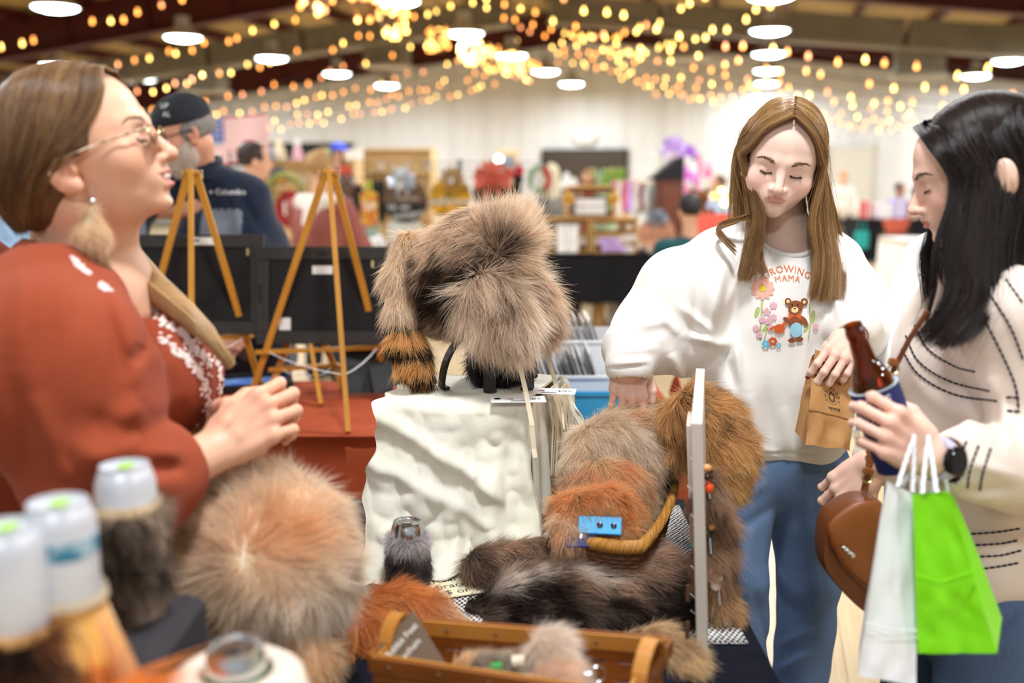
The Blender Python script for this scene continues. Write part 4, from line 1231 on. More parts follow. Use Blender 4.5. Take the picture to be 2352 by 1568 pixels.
bg_person('seated person in a bright blue top at the end of the far black table',2108,446,18.5,1.3,R(60),0x3A2A22,0x4468D0,seated=True,skin=0xA87058)
bg_person('person in a light blue top far off beyond the vendor, beside the hall edge',22,425,9.9,1.6,R(60),0x5A4030,0x9CC0E4,arm=(0.5,0.5))
bg_person('person in a white top far off at the edge behind the vendor',-8,400,10.5,1.6,R(30),0x6A5040,0xDDE2EC)
draped_table('folding_table','table at the edge of the hall behind the vendor',-5.6,-4.2,8.6,9.2,0.745,0.3,M_offw)
drape('tablecloth','tan cloth on the table at the edge behind the vendor',-5.6,-4.2,8.6,9.2,0.745,0.1,M('tan_cloth',0xE2C9A0,0.85),seed=6)
# ================================================================ figure tools
M_skin=mat('skin',0xFFFFFF,0.42,attr='col',sss=0.12,spec=0.4,bump=0.08,bscale=900)
M_eye=mat('eyeball',0xF4F0EC,0.15)
M_iris=mat('iris_brown',0x4A3020,0.15)
M_lash=mat('lash',0x1E1512,0.6)
def head_group(t,yaw=0,pitch=0,roll=0,s=1.0,smile=0.0,open_mouth=0.0,jaw=1.0,nose=1.0,cheek=1.0,fz=1.0,lips=1.0,full=1.0,mw=1.0):
 """face looks along -Y in the local frame; the origin lies between the ears at eye level"""
 Mx=rotm(0,0,yaw)@rotm(pitch,0,0)@rotm(0,roll,0)
 g=G(t,Mx*1.0,0.2*s,0.02)
 g.s=s;g.fz=fz;g.om=open_mouth;g.smile=smile
 zf=lambda p:np.array((p[0],p[1],p[2]*(fz if p[2]<0 else 1.0)))
 e=lambda c,r,k=0.015,rot=None,cut=False:g.ell(zf(c)*s,np.array(r)*s,k*s,rot,cut)
 c=lambda a,b,r1,r2=None,k=0.015,cut=False:g.rc(zf(a)*s,zf(b)*s,r1*s,(r1 if r2 is None else r2)*s,k*s,cut)
 e((0,.012,.035),(.074,.094,.083),.02)
 e((0,-.042,.04),(.062,.048,.055),.03)
 e((0,-.038,-.022),(.061*full,.054,.07),.03)
 e((0,-.032,-.066),(.05*jaw,.05,.046),.025)
 e((0,-.078,-.1),(.02*jaw,.016,.016),.022)
 for q in(-1,1):
  e((q*.04,-.062,-.034+.006*smile),(.023*cheek,.021*cheek,.022*cheek),.022)
  c((q*.012,-.089,.021),(q*.044,-.068,.021),.0085,.008,.016)
  e((q*.0315,-.101,.001),(.018,.015,.012),.012,None,True)
  e((q*.0315,-.0745,-.001),(.0145,.0135,.0125),.004)
  c((q*.019,-.0905,.006),(q*.0315,-.0915,.0095),.0011,.0011,.002,True)
  c((q*.0315,-.0915,.0095),(q*.0435,-.083,.006),.0011,.001,.002,True)
  e((q*.0715,.014,-.022),(.009,.019,.031),.006,rotm(R(-12),0,R(-q*22)))
  e((q*.083,.008,-.016),(.007,.010,.018),.004,rotm(R(-12),0,R(-q*22)),True)
  e((q*.0715,.003,-.046),(.008,.010,.011),.006)
  e((q*.0745,-.003,-.022),(.005,.005,.009),.005)
 c((0,-.089,.012),(0,-.1105-.004*(nose-1),-.032),.0068,.0088*nose,.012)
 e((0,-.1125-.006*(nose-1),-.036),(.0092*nose,.0088,.0078),.006)
 for q in(-1,1):
  e((q*.0118*nose,-.1005,-.0385),(.0066,.009,.0066),.005)
  e((q*.0058,-.106,-.0462),(.0034,.0055,.0032),.002,None,True)
 e((0,-.082,-.062),(.031,.018,.023),.016)
 u=.004*smile
 w=(.0235+.004*smile)*mw
 o=open_mouth
 up=[(-w,-.083,-.0635+u),(-.012,-.0945,-.0605),(-.004,-.0998,-.0585),(0,-.0988,-.0598),(.004,-.0998,-.0585),(.012,-.0945,-.0605),(w,-.083,-.0635+u)]
 for i in range(6):c(up[i],up[i+1],(.0026,.0042,.0046,.0044,.0046,.0042)[i]*lips,(.0042,.0046,.0044,.0046,.0042,.0026)[i]*lips,.003)
 lo=[(-w,-.083,-.0655+u),(-.011,-.0945,-.0705-o),(0,-.0978,-.0715-o),(.011,-.0945,-.0705-o),(w,-.083,-.0655+u)]
 for i in range(4):c(lo[i],lo[i+1],(.0026,.0052,.0058,.0052)[i]*lips,(.0052,.0058,.0052,.0026)[i]*lips,.004)
 mo=[(-w+.001,-.0895,-.0645+u),(-.01,-.1005,-.0652-o*.4),(0,-.1035,-.0655-o*.45),(.01,-.1005,-.0652-o*.4),(w-.001,-.0895,-.0645+u)]
 for i in range(4):c(mo[i],mo[i+1],.0011+.5*o*(i>0),.0011+.5*o*(i<3),.002,True)
 e((0,-.0985,-.0835-o),(.016,.007,.006),.01,None,True)
 return g
def skin_cols(V,heads,base,hands=(),lip=0xC9736B,blush=0.35,nails=None,nailcol=0xB01838):
 base=np.array(rgb(base));C=np.tile(base,(len(V),1))
 C*=(1+0.035*vnoise(V,60,4)[:,None])
 red=base*np.array((1.0,0.62,0.58))
 for g in heads:
  L=g.local(V)/g.s
  near=np.linalg.norm(L,axis=1)<0.16
  L[:,2]=np.where(L[:,2]<0,L[:,2]/g.fz,L[:,2])
  def spot(c,r):return np.exp(-(((L-np.array(c))/np.array(r))**2).sum(1))*near
  b=blush*(spot((.045,-.07,-.03),(.024,.03,.022))+spot((-.045,-.07,-.03),(.024,.03,.022)))+0.45*blush*spot((0,-.115,-.036),(.014,.02,.012))
  b+=0.8*blush*(spot((.078,.01,-.022),(.014,.03,.035))+spot((-.078,.01,-.022),(.014,.03,.035)))
  b+=0.3*blush*(spot((.032,-.095,.002),(.02,.02,.013))+spot((-.032,-.095,.002),(.02,.02,.013)))
  b=np.clip(b,0,0.8)[:,None]
  C=C*(1-b)+red*b
  x,y,z=L[:,0],L[:,1],L[:,2]
  lw=np.clip(1-(x/.024)**2,0,1)
  lm=((z<-.0648+.009*lw+0.001*smile_of(g))&(z>-.0662-(.012+g.om)*lw)&(y<-.082)&near&(lw>0.02)).astype(float)
  lm=(lm*0.85)[:,None]
  C=C*(1-lm)+np.array(rgb(lip))*lm
 for c in hands:
  d=np.linalg.norm(V-np.array(c[0]),axis=1)
  w=(0.3*np.exp(-(d/c[1])**2))[:,None]
  C=C*(1-w)+red*w
 for c,n,r in(nails or[]):
  q=V-np.array(c)
  m=(np.linalg.norm(q,axis=1)<r)&((q@np.array(n))>-0.0005)
  C[m]=rgb(nailcol)
 return np.clip(C,0,1)
def smile_of(g):return getattr(g,'smile',0.0)
def onto(f,P,it=5):
 P=np.array(P,float);e=4e-4
 for _ in range(it):
  g=np.stack([f(P+np.eye(3)[i]*e)-f(P-np.eye(3)[i]*e)for i in range(3)],1)/(2*e)
  P=P-(f(P)/np.maximum((g*g).sum(1),0.2))[:,None]*g
 return P
def brows_lashes(g,f,parent,col,dark=M_lash,seed=3,thick=1.0,lash=True,arch=0.0,side=(-1,1)):
 gr=np.random.default_rng(seed);s=g.s
 S=[];
 for q in side:
  n=int(170*thick);u=gr.random(n)
  x=q*(.014+.036*u);z=.0205+.006*np.sin(u*2.3)-.004*u**2+arch+gr.normal(0,.0016*thick,n)*(1.2-u)
  P=onto(f,g.world(np.stack([x,np.full(n,-.096)+.02*u,z],1)*s))
  d=np.stack([q*np.ones(n)*.006,np.full(n,.0012)-.0015*0,.002-.0045*u+gr.normal(0,.0008,n)],1)*s
  T=onto(f,P+d@g.M.T.astype(float),3)
  N=P-g.world(np.array((q*.03,-.03,.0))*s);N/=np.linalg.norm(N,axis=1)[:,None]
  S.append(np.stack([P-N*.0004,(P+T)/2+N*.0009,T+N*.0006],1))
 S=np.vstack(S);c=np.tile(rgb(col),(len(S),1));c=vary(c,gr,.15)
 strands('eyebrow',S,c,c,HAIR,parent,0.00028)
 if not lash:return
 for q in side:
  pts=[]
  for u in np.linspace(-1,1,15):
   p=onto(f,g.world(np.array([[q*.0315+.0125*u,-.092+.004*u*u,(-.0072+.0042*u*u)*g.fz]])*s))[0]
   pts.append(p)
  fw=g.world(np.array((0,-1,0)))-g.world(np.zeros(3))
  MB().tube([p+fw*.0006 for p in pts],[.0004]+[.0011*s]*13+[.0004],5).build('lash_line',dark,parent,True,world=True)
  n=46;u=gr.uniform(-1,1,n)
  P=np.array([[np.interp(a,np.linspace(-1,1,15),np.array(pts)[:,i])for i in range(3)]for a in u])
  d=np.stack([(q*.0+u)*.003,-.0055+0*u,-.0035+0*u],1)*s@g.M.T.astype(float)
  c=np.tile(rgb(0x1A1210),(n,1))
  strands('eyelash',np.stack([P,P+d*.55,P+d+np.array((0,0,.0012))],1),c,c,HAIR,parent,0.00022)
FING=[(.093,.031,(.041,.025,.020),.0092),(.098,.0105,(.045,.029,.021),.0095),(.092,-.0105,(.041,.027,.020),.009),(.081,-.030,(.032,.020,.018),.0079)]
def hand_group(wrist,xdir,zdir,my=1,curl=((10,20,15),)*4,spread=(6,2,-3,-9),thumb=((.022,.026,-.006),(.05,.046,-.014),(.076,.054,-.02),(.098,.056,-.026)),s=1.0,k=0.006):
 """wrist at the origin, fingers along x, back of the hand along z, thumb on the +y side (my = -1 mirrors it)"""
 x=np.array(xdir,float);x/=np.linalg.norm(x)
 z=np.array(zdir,float);z-=x*(x@z);z/=np.linalg.norm(z)
 y=np.cross(z,x)
 Mx=np.stack([x,y,z],1)
 g=G(tuple(wrist),Mx,0.235*s,0.012)
 F=np.array((1,my,1.0))*s
 P=lambda p:np.array(p,float)*F
 g.tips=[]
 g.ell(P((.0,0,0)),np.array((.034,.028,.019))*s,.012)
 for kx,ky,L,r in FING:
  g.rc(P((.012,ky*.55,0)),P((kx-.004,ky,.001)),.0135*s,.0108*s,.010*s)
  g.ell(P((kx-.002,ky,.0022)),np.array((.0105,.0092,.0085))*s,.008*s)
 g.ell(P((.036,.027,-.008)),np.array((.031,.016,.016))*s,.012*s)
 g.ell(P((.045,-.026,-.008)),np.array((.035,.013,.014))*s,.012*s)
 for(kx,ky,L,r),cu,sp in zip(FING,curl,spread):
  p=np.array((kx,ky,0.0));a=0.0;pts=[p.copy()];dirs=[]
  for l,c in zip(L,cu):
   a+=R(c);d=np.array((math.cos(a)*math.cos(R(sp)),math.sin(R(sp))*max(math.cos(a),.2),-math.sin(a)))
   p=p+d*l;pts.append(p.copy());dirs.append((d,a))
  rr=[r,r*.93,r*.86,r*.7]
  for i in range(3):g.rc(P(pts[i]),P(pts[i+1]),rr[i]*s,rr[i+1]*s,.0022*s if i else.004*s)
  for i in(1,2):g.ell(P(pts[i]),np.array((r*.9,)*3)*s,.004*s)
  d,a=dirs[-1];up=np.array((math.sin(a),0,math.cos(a)))
  g.tips.append((g.world(P(pts[-1]+up*r*.62-d*.002)),g.M@(up*np.array((1,my,1))),.0066*s))
 t=[P(q)for q in thumb]
 rr=[.0155,.0118,.0105,.0078]
 for i in range(3):g.rc(t[i],t[i+1],rr[i]*s,rr[i+1]*s,.008*s if i==0 else.004*s)
 g.thumb_tip=g.world(t[-1])
 return g
def folds_post(folds,noise=0.0,nscale=10.0,seed=1,aniso=(1,1,1)):
 """folds: (pixel a, pixel b, depth plane Y, radius, height) raised (or sunk) rolls of cloth"""
 seg=[]
 for a,b,Y,r,h in folds:
  A,Bp=W(a[0],a[1],Y),W(b[0],b[1],Y)
  seg.append((np.array((A.x,A.z)),np.array((Bp.x,Bp.z)),Y,r,h))
 def post(P,d):
  for A,Bp,Y,r,h in seg:
   sc=(Y/np.maximum(P[:,1],.3))
   q=np.stack([P[:,0]*sc,(P[:,2]-CAM_Z)*sc+CAM_Z],1)-A;ab=Bp-A
   t=np.clip((q@ab)/(ab@ab),0,1)
   e=q-t[:,None]*ab
   w=np.sin(np.clip(t,0.02,0.98)*math.pi)**0.5
   d=d-h*w*np.exp(-(e*e).sum(1)/(r*r))
  if noise:d=d-noise*vnoise(P*np.array(aniso),nscale,seed,2)
  return d
 return post
def cloth_mesh(name,g,lo,hi,h,m,parent,cols=None,subsurf=False):
 V,Q=polygonise(combine(g if isinstance(g,list)else[g]),lo,hi,h)
 o=raw(name,V,Q,m,parent,True,world=True,cols=None if cols is None else cols(V))
 return o,V,Q
def guide_hair(name,guides,n,parent,cols,seed=1,width=0.012,r=0.00028,wisp=0.004,k=None,clumps=60,tipvar=0.25,m=None,push=None,fly=0.0,world=True):
 """guides: list of polylines (same point count) ordered across a sheet; strands are spread between neighbours"""
 g=np.random.default_rng(seed)
 Gd=np.array([[tuple(p)for p in q]for q in guides],float)
 ng,kp,_=Gd.shape
 K=k or max(10,kp*2)
 tt=np.linspace(0,1,K);ts=np.linspace(0,1,kp)
 GD=np.zeros((ng,K,3))
 for i in range(ng):
  for c in range(3):
   GD[i,:,c]=catmull(ts,Gd[i,:,c],tt)
 u=g.random(n)
 cu=np.sort(g.random(clumps));ci=np.argmin(np.abs(u[:,None]-cu[None,:]),1)
 uu=u[:,None]+(cu[ci]-u)[:,None]*(0.75*tt[None,:]**1.3)
 x=uu*(ng-1);i0=np.clip(np.floor(x).astype(int),0,ng-2);fr=(x-i0)[...,None]
 ar=np.arange(K)[None,:]
 P=GD[i0,ar]*(1-fr)+GD[i0+1,ar]*fr
 off=g.normal(0,1,(n,1,3))*width
 coff=g.normal(0,1,(clumps,1,3))[ci]*width*0.8
 P=P+(off*0.35+coff*0.65)*(0.35+0.65*np.sin(tt*1.9)[None,:,None])
 P=P+wisp*np.stack([vnoise(P.reshape(-1,3),18,seed+7+c,1)for c in range(3)],1).reshape(P.shape)*(tt[None,:,None])
 L=1-tipvar*g.random(n)**2
 idx=tt[None,:]*L[:,None]
 j=np.clip((idx*(K-1)).astype(int),0,K-2);fr=(idx*(K-1)-j)[...,None]
 rows=np.arange(n)[:,None]
 P=P[rows,j]*(1-fr)+P[rows,j+1]*fr
 if fly:
  fm=g.random(n)<fly
  P[fm]+=(g.normal(0,1,(fm.sum(),1,3))*(tt[None,:,None]**1.5))*.016
 if push is not None:
  Q=P.reshape(-1,3);e=5e-4;d=push(Q);mk=d<.0045
  if mk.any():
   q=Q[mk];gr=np.stack([push(q+np.eye(3)[i]*e)-push(q-np.eye(3)[i]*e)for i in range(3)],1)/(2*e)
   lift=g.uniform(.0006,.0045,mk.sum())
   Q[mk]=q+gr/(np.linalg.norm(gr,axis=1)[:,None]+1e-9)*np.maximum(lift-d[mk],0)[:,None]
   P=Q.reshape(P.shape)
 pc=np.array([rgb(c)for c in cols])
 cw=g.integers(0,len(cols),clumps)
 c0=pc[cw[ci]]*0.6+pc[g.integers(0,len(cols),n)]*0.4
 c0=vary(c0,g,.12)
 return strands(name,P,c0,c0,m or HAIR,parent,r,world,cols=None if not hasattr(cols,'tip')else None)
def catmull(ts,v,tt):
 d=np.gradient(v,ts)
 i=np.clip(np.searchsorted(ts,tt,side='right')-1,0,len(ts)-2)
 h=ts[i+1]-ts[i];u=(tt-ts[i])/h
 return(2*u**3-3*u**2+1)*v[i]+(u**3-2*u**2+u)*h*d[i]+(-2*u**3+3*u**2)*v[i+1]+(u**3-u**2)*h*d[i+1]
# ================================================================ the girl in the white sweatshirt
M_sweat=mat('sweatshirt_white',0xF6F2EC,0.85,bump=0.1,bscale=500,sheen=0.2,spec=0.2)
M_denim=mat('blue_denim',0x7088AC,0.85,attr='col',col2=0x566E92,scale=420,bump=0.12,bscale=700,spec=0.2)
girl=thing('person','girl with long brown hair in a white printed sweatshirt, reaching into the furs','person',(0.58,2.17,0))
hd=head_group(W(1796,368,2.10),R(-15),R(17),R(10),s=.97,jaw=1.0,nose=1.0,cheek=1.1,full=1.05,fz=.86,lips=.5,mw=.86)
neck=G(k=0.022)
hb=hd.world((0,.022,-.06));nb=np.array(W(1806,560,2.17))
neck.rc(hb,nb,.05,.056,.02).rc(nb,nb+np.array((0.0,.01,-.1)),.06,.09,.03)
sL,sR=np.array(W(1648,585,2.17)),np.array(W(1925,590,2.19))
eL,wL=np.array(W(1490,765,2.08)),np.array(W(1443,846,1.95))
eR,wR=np.array(W(1992,770,2.2)),np.array(W(1962,765,2.02))
arms=G(k=0.02)
arms.rc(nb+np.array((0,.01,-.1)),sL,.07,.045,.03).rc(nb+np.array((0,.01,-.1)),sR,.07,.045,.03)
arms.chain([sL,eL,wL],[.045,.038,.027],.01).chain([sR,eR,wR],[.045,.038,.027],.01)
arms.ell((nb[0],nb[1]+.01,nb[2]-.3),(.14,.1,.26),.05)
hl=hand_group(wL+np.array((.004,.022,.026)),np.array((-.05,-.3,-1.0)),np.array((.0,-1.0,.3)),my=1,curl=((14,30,15),(16,32,15),(18,32,15),(22,34,18)),s=0.93,spread=(3,1,-1,-4))
hl2=hand_group(wR,np.array(W(1912,848,1.93))-wR,np.array((-.25,-1,.25)),my=-1,curl=((30,42,22),(34,40,20),(34,42,22),(38,44,24)),s=0.9,spread=(4,1,-2,-6),thumb=((.022,.022,-.010),(.05,.034,-.03),(.078,.03,-.044),(.098,.018,-.05)))
fg=combine([hd,neck,arms,hl,hl2])
V,Q=polygonise(fg,(0.1,1.6,0.75),(0.98,2.4,1.8),.0026)
body_=raw('body',V,Q,M_skin,girl,True,world=True,cols=skin_cols(V,[hd],0xF6D3C2,hands=[(hl.world((.09,0,0)),.05),(hl2.world((.1,0,0)),.05)],lip=0xD8968A,blush=0.42,nails=hl2.tips))
brows_lashes(hd,combine([hd]),body_,0x7A5A44,thick=1.0)
zsh=sL[2]
tor=G(k=0.03)
cx=0.575
tor.ell((cx,2.18,1.16),(.185,.125,.25),.06)
tor.bx((cx+.005,2.17,.99),(.172,.115,.135),.06,None,.09)
tor.rc(sL+np.array((.02,0,-.015)),nb+np.array((-.06,.02,-.01)),.062,.06,.05).rc(sR+np.array((-.03,0,-.015)),nb+np.array((.06,.02,-.01)),.062,.06,.05)
mL=np.array(W(1562,672,2.1))
tor.chain([sL+np.array((.0,0,-.03)),mL,eL+np.array((.01,0,.0))],[.078,.082,.078],.05)
tor.rc(eL,wL+np.array((.012,.05,.03)),.074,.06,.04)
tor.rc(wL+np.array((.012,.05,.03)),wL+np.array((.002,.0,.004)),.06,.048,.01)
tor.rc(np.array(W(1600,800,2.1)),np.array(W(1535,790,2.06)),.06,.045,.05)
tor.chain([sR+np.array((-.01,.01,-.03)),np.array(W(1962,690,2.19)),eR,wR+np.array((.008,.025,.008))],[.072,.064,.062,.052],.04)
tor.ell(nb+np.array((-.002,-.035,.036)),(.074,.078,.052),.012,rotm(R(20),0,0),True)
tor.rc(hb,nb+np.array((0,0,.02)),.06,.064,.008,True)
tor.half((0,0,.852),(0,0,-1),.012)
dL=hl.M[:,0]
tor.rc(wL+np.array((0,-.002,-.004)),wL+np.array((0,-.02,-.08)),.036,.04,.006,True)
tor.rc(wR+hl2.M[:,0]*-.012,wR+hl2.M[:,0]*.08,.031,.033,.006,True)
FL=[((1668,590),(1625,800),2.1,.012,.010),((1690,640),(1655,760),2.1,.01,.006),((1600,640),(1590,800),2.1,.010,-.008),((1560,700),(1640,770),2.1,.011,.011),((1500,700),(1560,770),2.08,.010,.009),((1450,745),(1530,740),2.03,.009,.008),((1430,775),(1515,765),2.0,.008,-.006),((1420,805),(1505,800),1.95,.008,.007),((1405,835),(1490,828),1.92,.007,.006),((1540,810),(1570,880),2.08,.012,.012),((1580,770),(1680,800),2.08,.011,.014),((1610,850),(1690,790),2.08,.012,-.011),((1660,810),(1690,900),2.08,.012,-.010),((1690,770),(1700,880),2.07,.010,.008),((1720,900),(1745,1030),2.06,.014,.009),((1760,880),(1775,1040),2.06,.012,-.006),((1800,930),(1815,1050),2.05,.013,.007),((1860,700),(1840,900),2.06,.012,.004),((1900,620),(1935,740),2.1,.010,.008),((1930,600),(1955,740),2.1,.008,-.006),((1700,1020),(1790,1045),2.05,.01,.006),((1730,570),(1700,640),2.1,.01,.006),((1715,1041),(1925,1041),2.06,.0035,-.0045),((1395,846),(1490,838),1.9,.003,-.003)]
tor.post=folds_post(FL,.004,11,2,(1,1,.6))
sweat_,VS,QS=cloth_mesh('sweatshirt',tor,(.15,1.65,.78),(.95,2.45,1.5),.0042,M_sweat,girl)
bv_sweat=mesh_bvh(VS,QS)
rim=[]
for a in np.linspace(0,2*math.pi,49):
 p=nb+np.array((math.cos(a)*.066,-.012+math.sin(a)*.058,.030+.022*math.sin(a)-0.006))
 rim.append(p)
MB().tube(onto(lambda P:combine([tor])(P)-.001,np.array(rim),3),.0065,8,False).build('neckband',M_sweat,sweat_,True,world=True)
leg=G(k=0.03)
hipz=.9
leg.ell((cx+.01,2.18,.86),(.165,.115,.12),.05)
k1,f1=np.array(W(1694,1330,2.08)),np.array(W(1706,1640,2.14))
k2,f2=np.array(W(1860,1330,2.16)),np.array(W(1826,1640,2.25))
leg.chain([np.array((cx-.075,2.16,.84)),k1+np.array((0,0,0)),f1],[.102,.064,.07],.02)
leg.chain([np.array((cx+.09,2.18,.84)),k2,f2],[.1,.07,.062],.02)
leg.rc(f1,f1+np.array((0,0,-(f1[2]-.03))),.07,.095,.02).rc(f2,f2+np.array((-.01,0,-(f2[2]-.03))),.062,.085,.02)
leg.post=folds_post([((1690,1150),(1760,1110),2.06,.012,.005),((1680,1230),(1780,1160),2.06,.012,-.006),((1740,1120),(1700,1400),2.06,.014,.005),((1850,1120),(1880,1400),2.08,.014,.006),((1700,1420),(1740,1560),2.06,.012,.008),((1730,1350),(1770,1520),2.06,.01,-.006),((1800,1480),(1870,1440),2.1,.012,.008),((1790,1540),(1860,1500),2.1,.011,.008),((1840,1200),(1900,1160),2.1,.012,-.006)],.006,9,5)
def denim(V):
 w=0.5+0.5*vnoise(V,5,9,2)
 fade=np.exp(-((V[:,0]-(cx-.07))/.06)**2)*.35+np.exp(-((V[:,0]-(cx+.13))/.05)**2)*.3
 v=np.clip(.72+.3*w*.5+fade,0,1.25)[:,None]
 return np.clip(v*np.array((1,1,1)),0,1.3)
o,V,Q=cloth_mesh('jeans',leg,(.2,1.85,-.01),(1.0,2.5,1.0),.006,M_denim,girl,denim)
M_stitch=mat('seam_stitch',0x3E5478,0.8)
for x0,x1 in((1700,1690),):
 bvj=mesh_bvh(V,Q)
 pts=[]
 for t in np.linspace(0,1,24):
  p=W(1688+10*t,1100+440*t,1.8);d=(p-cam.location).normalized();hit=bvj.ray_cast(cam.location,d)
  if hit[0]is not None:pts.append(hit[0]-d*.001)
 if len(pts)>3:MB().tube(pts,.0022,5).build('seam',M_stitch,girl,True,world=True)
for fx in(f1,f2):
 sh=G(k=.02);sh.ell((fx[0],fx[1]-.06,.04),(.045,.13,.04),.02).ell((fx[0],fx[1]+.0,.07),(.042,.06,.06),.02);sh.half((0,0,.004),(0,0,-1),.004)
 cloth_mesh('shoe',sh,(fx[0]-.1,fx[1]-.25,-.01),(fx[0]+.1,fx[1]+.15,.16),.006,M_white,girl)
HC=[0x7A5836,0x9A7448,0xB48C5A,0x8A6640,0xC49E6C]
hp=lambda x,y,z:hd.world(np.array((x,y,z)))
scalp=G(k=0.012)
scalp.p=[]
sc=G(hd.t,hd.M,.25,.01)
sc.ell((0,.016,.036),(.079,.099,.087),.01)
sc.ell((.036,-.072,-.012),(.042,.055,.072),.008,None,True);sc.ell((-.036,-.072,-.012),(.042,.055,.072),.008,None,True);sc.ell((0,-.075,.0),(.05,.05,.08),.008,None,True)
M_hairb=mat('hair_base_brown',0x7A5838,0.75,spec=.15,col2=0x6A4A2E,scale=60,stretch=(1,1,.15))
V,Q=polygonise(combine([sc]),np.array(hd.t)-.2,np.array(hd.t)+.2,.004)
raw('hair_cap',V,Q,M_hairb,girl,True,world=True);fcap=combine([sc])
def curtain(q,ends,seed,n):
 """q = -1 or 1: the side of the parting; ends = lower course of the hair in the picture"""
 gs=[]
 for i,(th,pts)in enumerate(ends):
  top=hp(q*.003,-.075+.155*th,.1105+.012*math.sin(th*3.1)-.028*th**2)
  side=hp(q*(.0785-.01*(1-th)**2),-.066+.13*th,.055-.02*(1-th))
  mid=hp(q*.045,-.078+.15*th,.103-.025*(1-th)**2-.02*th**2)
  low=hp(q*.0835,-.05+.115*th,.0)
  gs.append([top,mid,side,low]+[np.array(W(*p))for p in pts])
 return gs
eL_=[(0.0,[(1747,480,2.05),(1742,560,2.06),(1728,650,2.05)]),(0.25,[(1737,480,2.06),(1728,560,2.06),(1712,650,2.05)]),(0.5,[(1728,480,2.09),(1714,560,2.08),(1702,645,2.06)]),(0.75,[(1722,480,2.13),(1722,570,2.07),(1738,640,2.05)]),(1.0,[(1740,480,2.16),(1745,580,2.08),(1765,630,2.06)])]
gL=curtain(-1,eL_,1,0)
eR_=[(0.0,[(1868,490,2.04),(1872,580,2.04),(1858,680,2.04)]),(0.2,[(1880,490,2.06),(1890,590,2.05),(1880,690,2.04)]),(0.4,[(1893,490,2.1),(1905,600,2.08),(1900,695,2.05)]),(0.7,[(1905,490,2.14),(1920,600,2.1),(1918,690,2.06)]),(1.0,[(1912,490,2.19),(1932,590,2.16),(1930,680,2.1)])]
gR=curtain(1,eR_,2,0)
def hair_sheet(gs,parent,m,name='hair_mass',inset=.004,k=20):
 Gd=np.array([[tuple(p)for p in q]for q in gs],float);ts=np.linspace(0,1,Gd.shape[1]);tt=np.linspace(0,1,k)
 C=np.stack([[catmull(ts,Gd[i,:,c],tt)for c in range(3)]for i in range(len(Gd))]).transpose(0,2,1)
 us=np.linspace(0,1,len(Gd));uu=np.linspace(0,1,len(Gd)*4)
 D=np.array([[[np.interp(u,us,C[:,j,c])for c in range(3)]for j in range(k)]for u in uu])
 mb=MB();nu=len(uu)
 mb.grid(lambda a,b:D[min(nu-1,round(a*(nu-1)))][min(k-1,round(b*(k-1)))],nu-1,k-1,inset)
 return mb.build(name,m,parent,True,world=True)
for gs,sd in((gL,1),(gR,2)):
 hair_sheet([[p for p in q[:3]]+[q[3]]+[q[4],q[5]]for q in gs],girl,M_hairb)
 guide_hair('hair',gs,9000,girl,HC,sd,width=.006,r=.00034,wisp=.010,clumps=110,tipvar=.4,push=fcap,fly=.012)
gB=[]
for a in np.linspace(-1.5,1.5,7):
 gB.append([hp(.0+.004*a,.03,.124),hp(.05*math.sin(a),.02+.07*math.cos(a),.1),hp(.084*math.sin(a),.02+.09*math.cos(a),.03),hp(.09*math.sin(a),.03+.08*math.cos(a),-.06),np.array(W(1800+85*a,560,2.26-.03*abs(a)))])
guide_hair('hair',gB,4500,girl,HC,5,width=.006,r=.00036,wisp=.006,clumps=60,push=fcap,fly=.04)
gW=[[W(1738,500,2.08),W(1720,490,2.08),W(1700,495,2.08),W(1660,505,2.1),W(1650,515,2.09),W(1672,540,2.06),W(1690,560,2.05)],[W(1735,520,2.08),W(1712,505,2.08),W(1690,512,2.08),W(1655,525,2.09),W(1648,535,2.07),W(1668,560,2.05),W(1690,590,2.05)]]
guide_hair('hair_wisp',gW,420,girl,HC,6,width=.003,r=.00034,wisp=.004,clumps=12)
ink=lambda n,c:mat('print_'+n,c,0.8)
def print_shape(name,polys,m,seg=1):
 vs,fs=[],[]
 for poly in polys:
  cxy=np.mean(np.array(poly),0);b=len(vs)
  vs+=[tuple(cxy)]+[tuple(p)for p in poly];n=len(poly)
  fs+=[[b,b+1+i,b+1+(i+1)%n]for i in range(n)]
 V3=project(vs,PO,PX,PZ,bv_sweat,PR[0]);PR[0]+=.00012
 return raw(name,V3,fs,m,sweat_,world=True)
PR=[.0012]
PO=W(1845,740,1.95);PX=Vector((1,0.02,0)).normalized();PZ=Vector((0,0,1))
SP=(2.06/F_PX)*0.985
def px2(x,y):return((x-1845)*SP,(740-y)*SP)
def pdisc(x,y,r,n=10,ry=None,rot=0.0):
 c=px2(x,y);return disc2(c[0],c[1],r*SP,n,None if ry is None else ry*SP,0,rot)
def petals(x,y,r0,r1,wd,n,a0=0.0):
 return[pdisc(x+(r0+r1)/2*math.cos(a0+k*6.2832/n),y-(r0+r1)/2*math.sin(a0+k*6.2832/n),(r1-r0)/2,9,wd,a0+k*6.2832/n)for k in range(n)]
def pline(pts,w):
 P=np.array([px2(*p)for p in pts]);out=[]
 for a,b in zip(P[:-1],P[1:]):
  d=(b-a)/(np.linalg.norm(b-a)+1e-9);n=np.array((-d[1],d[0]))*w*SP/2
  out.append([tuple(a+n),tuple(a-n),tuple(b-n),tuple(b+n)])
 return out
i_or,i_pk,i_gr,i_br=ink('orange',0xF08A5A),ink('blush',0xF6B8A4),ink('green',0xB8C878),ink('brown',0x8A4E28)
i_lil,i_yel,i_blu,i_red,i_dk=ink('lilac',0xE8B4CC),ink('yellow',0xF2D04A),ink('blue',0x9CD2E4),ink('red',0xD8602C),ink('dark',0x3A2418)
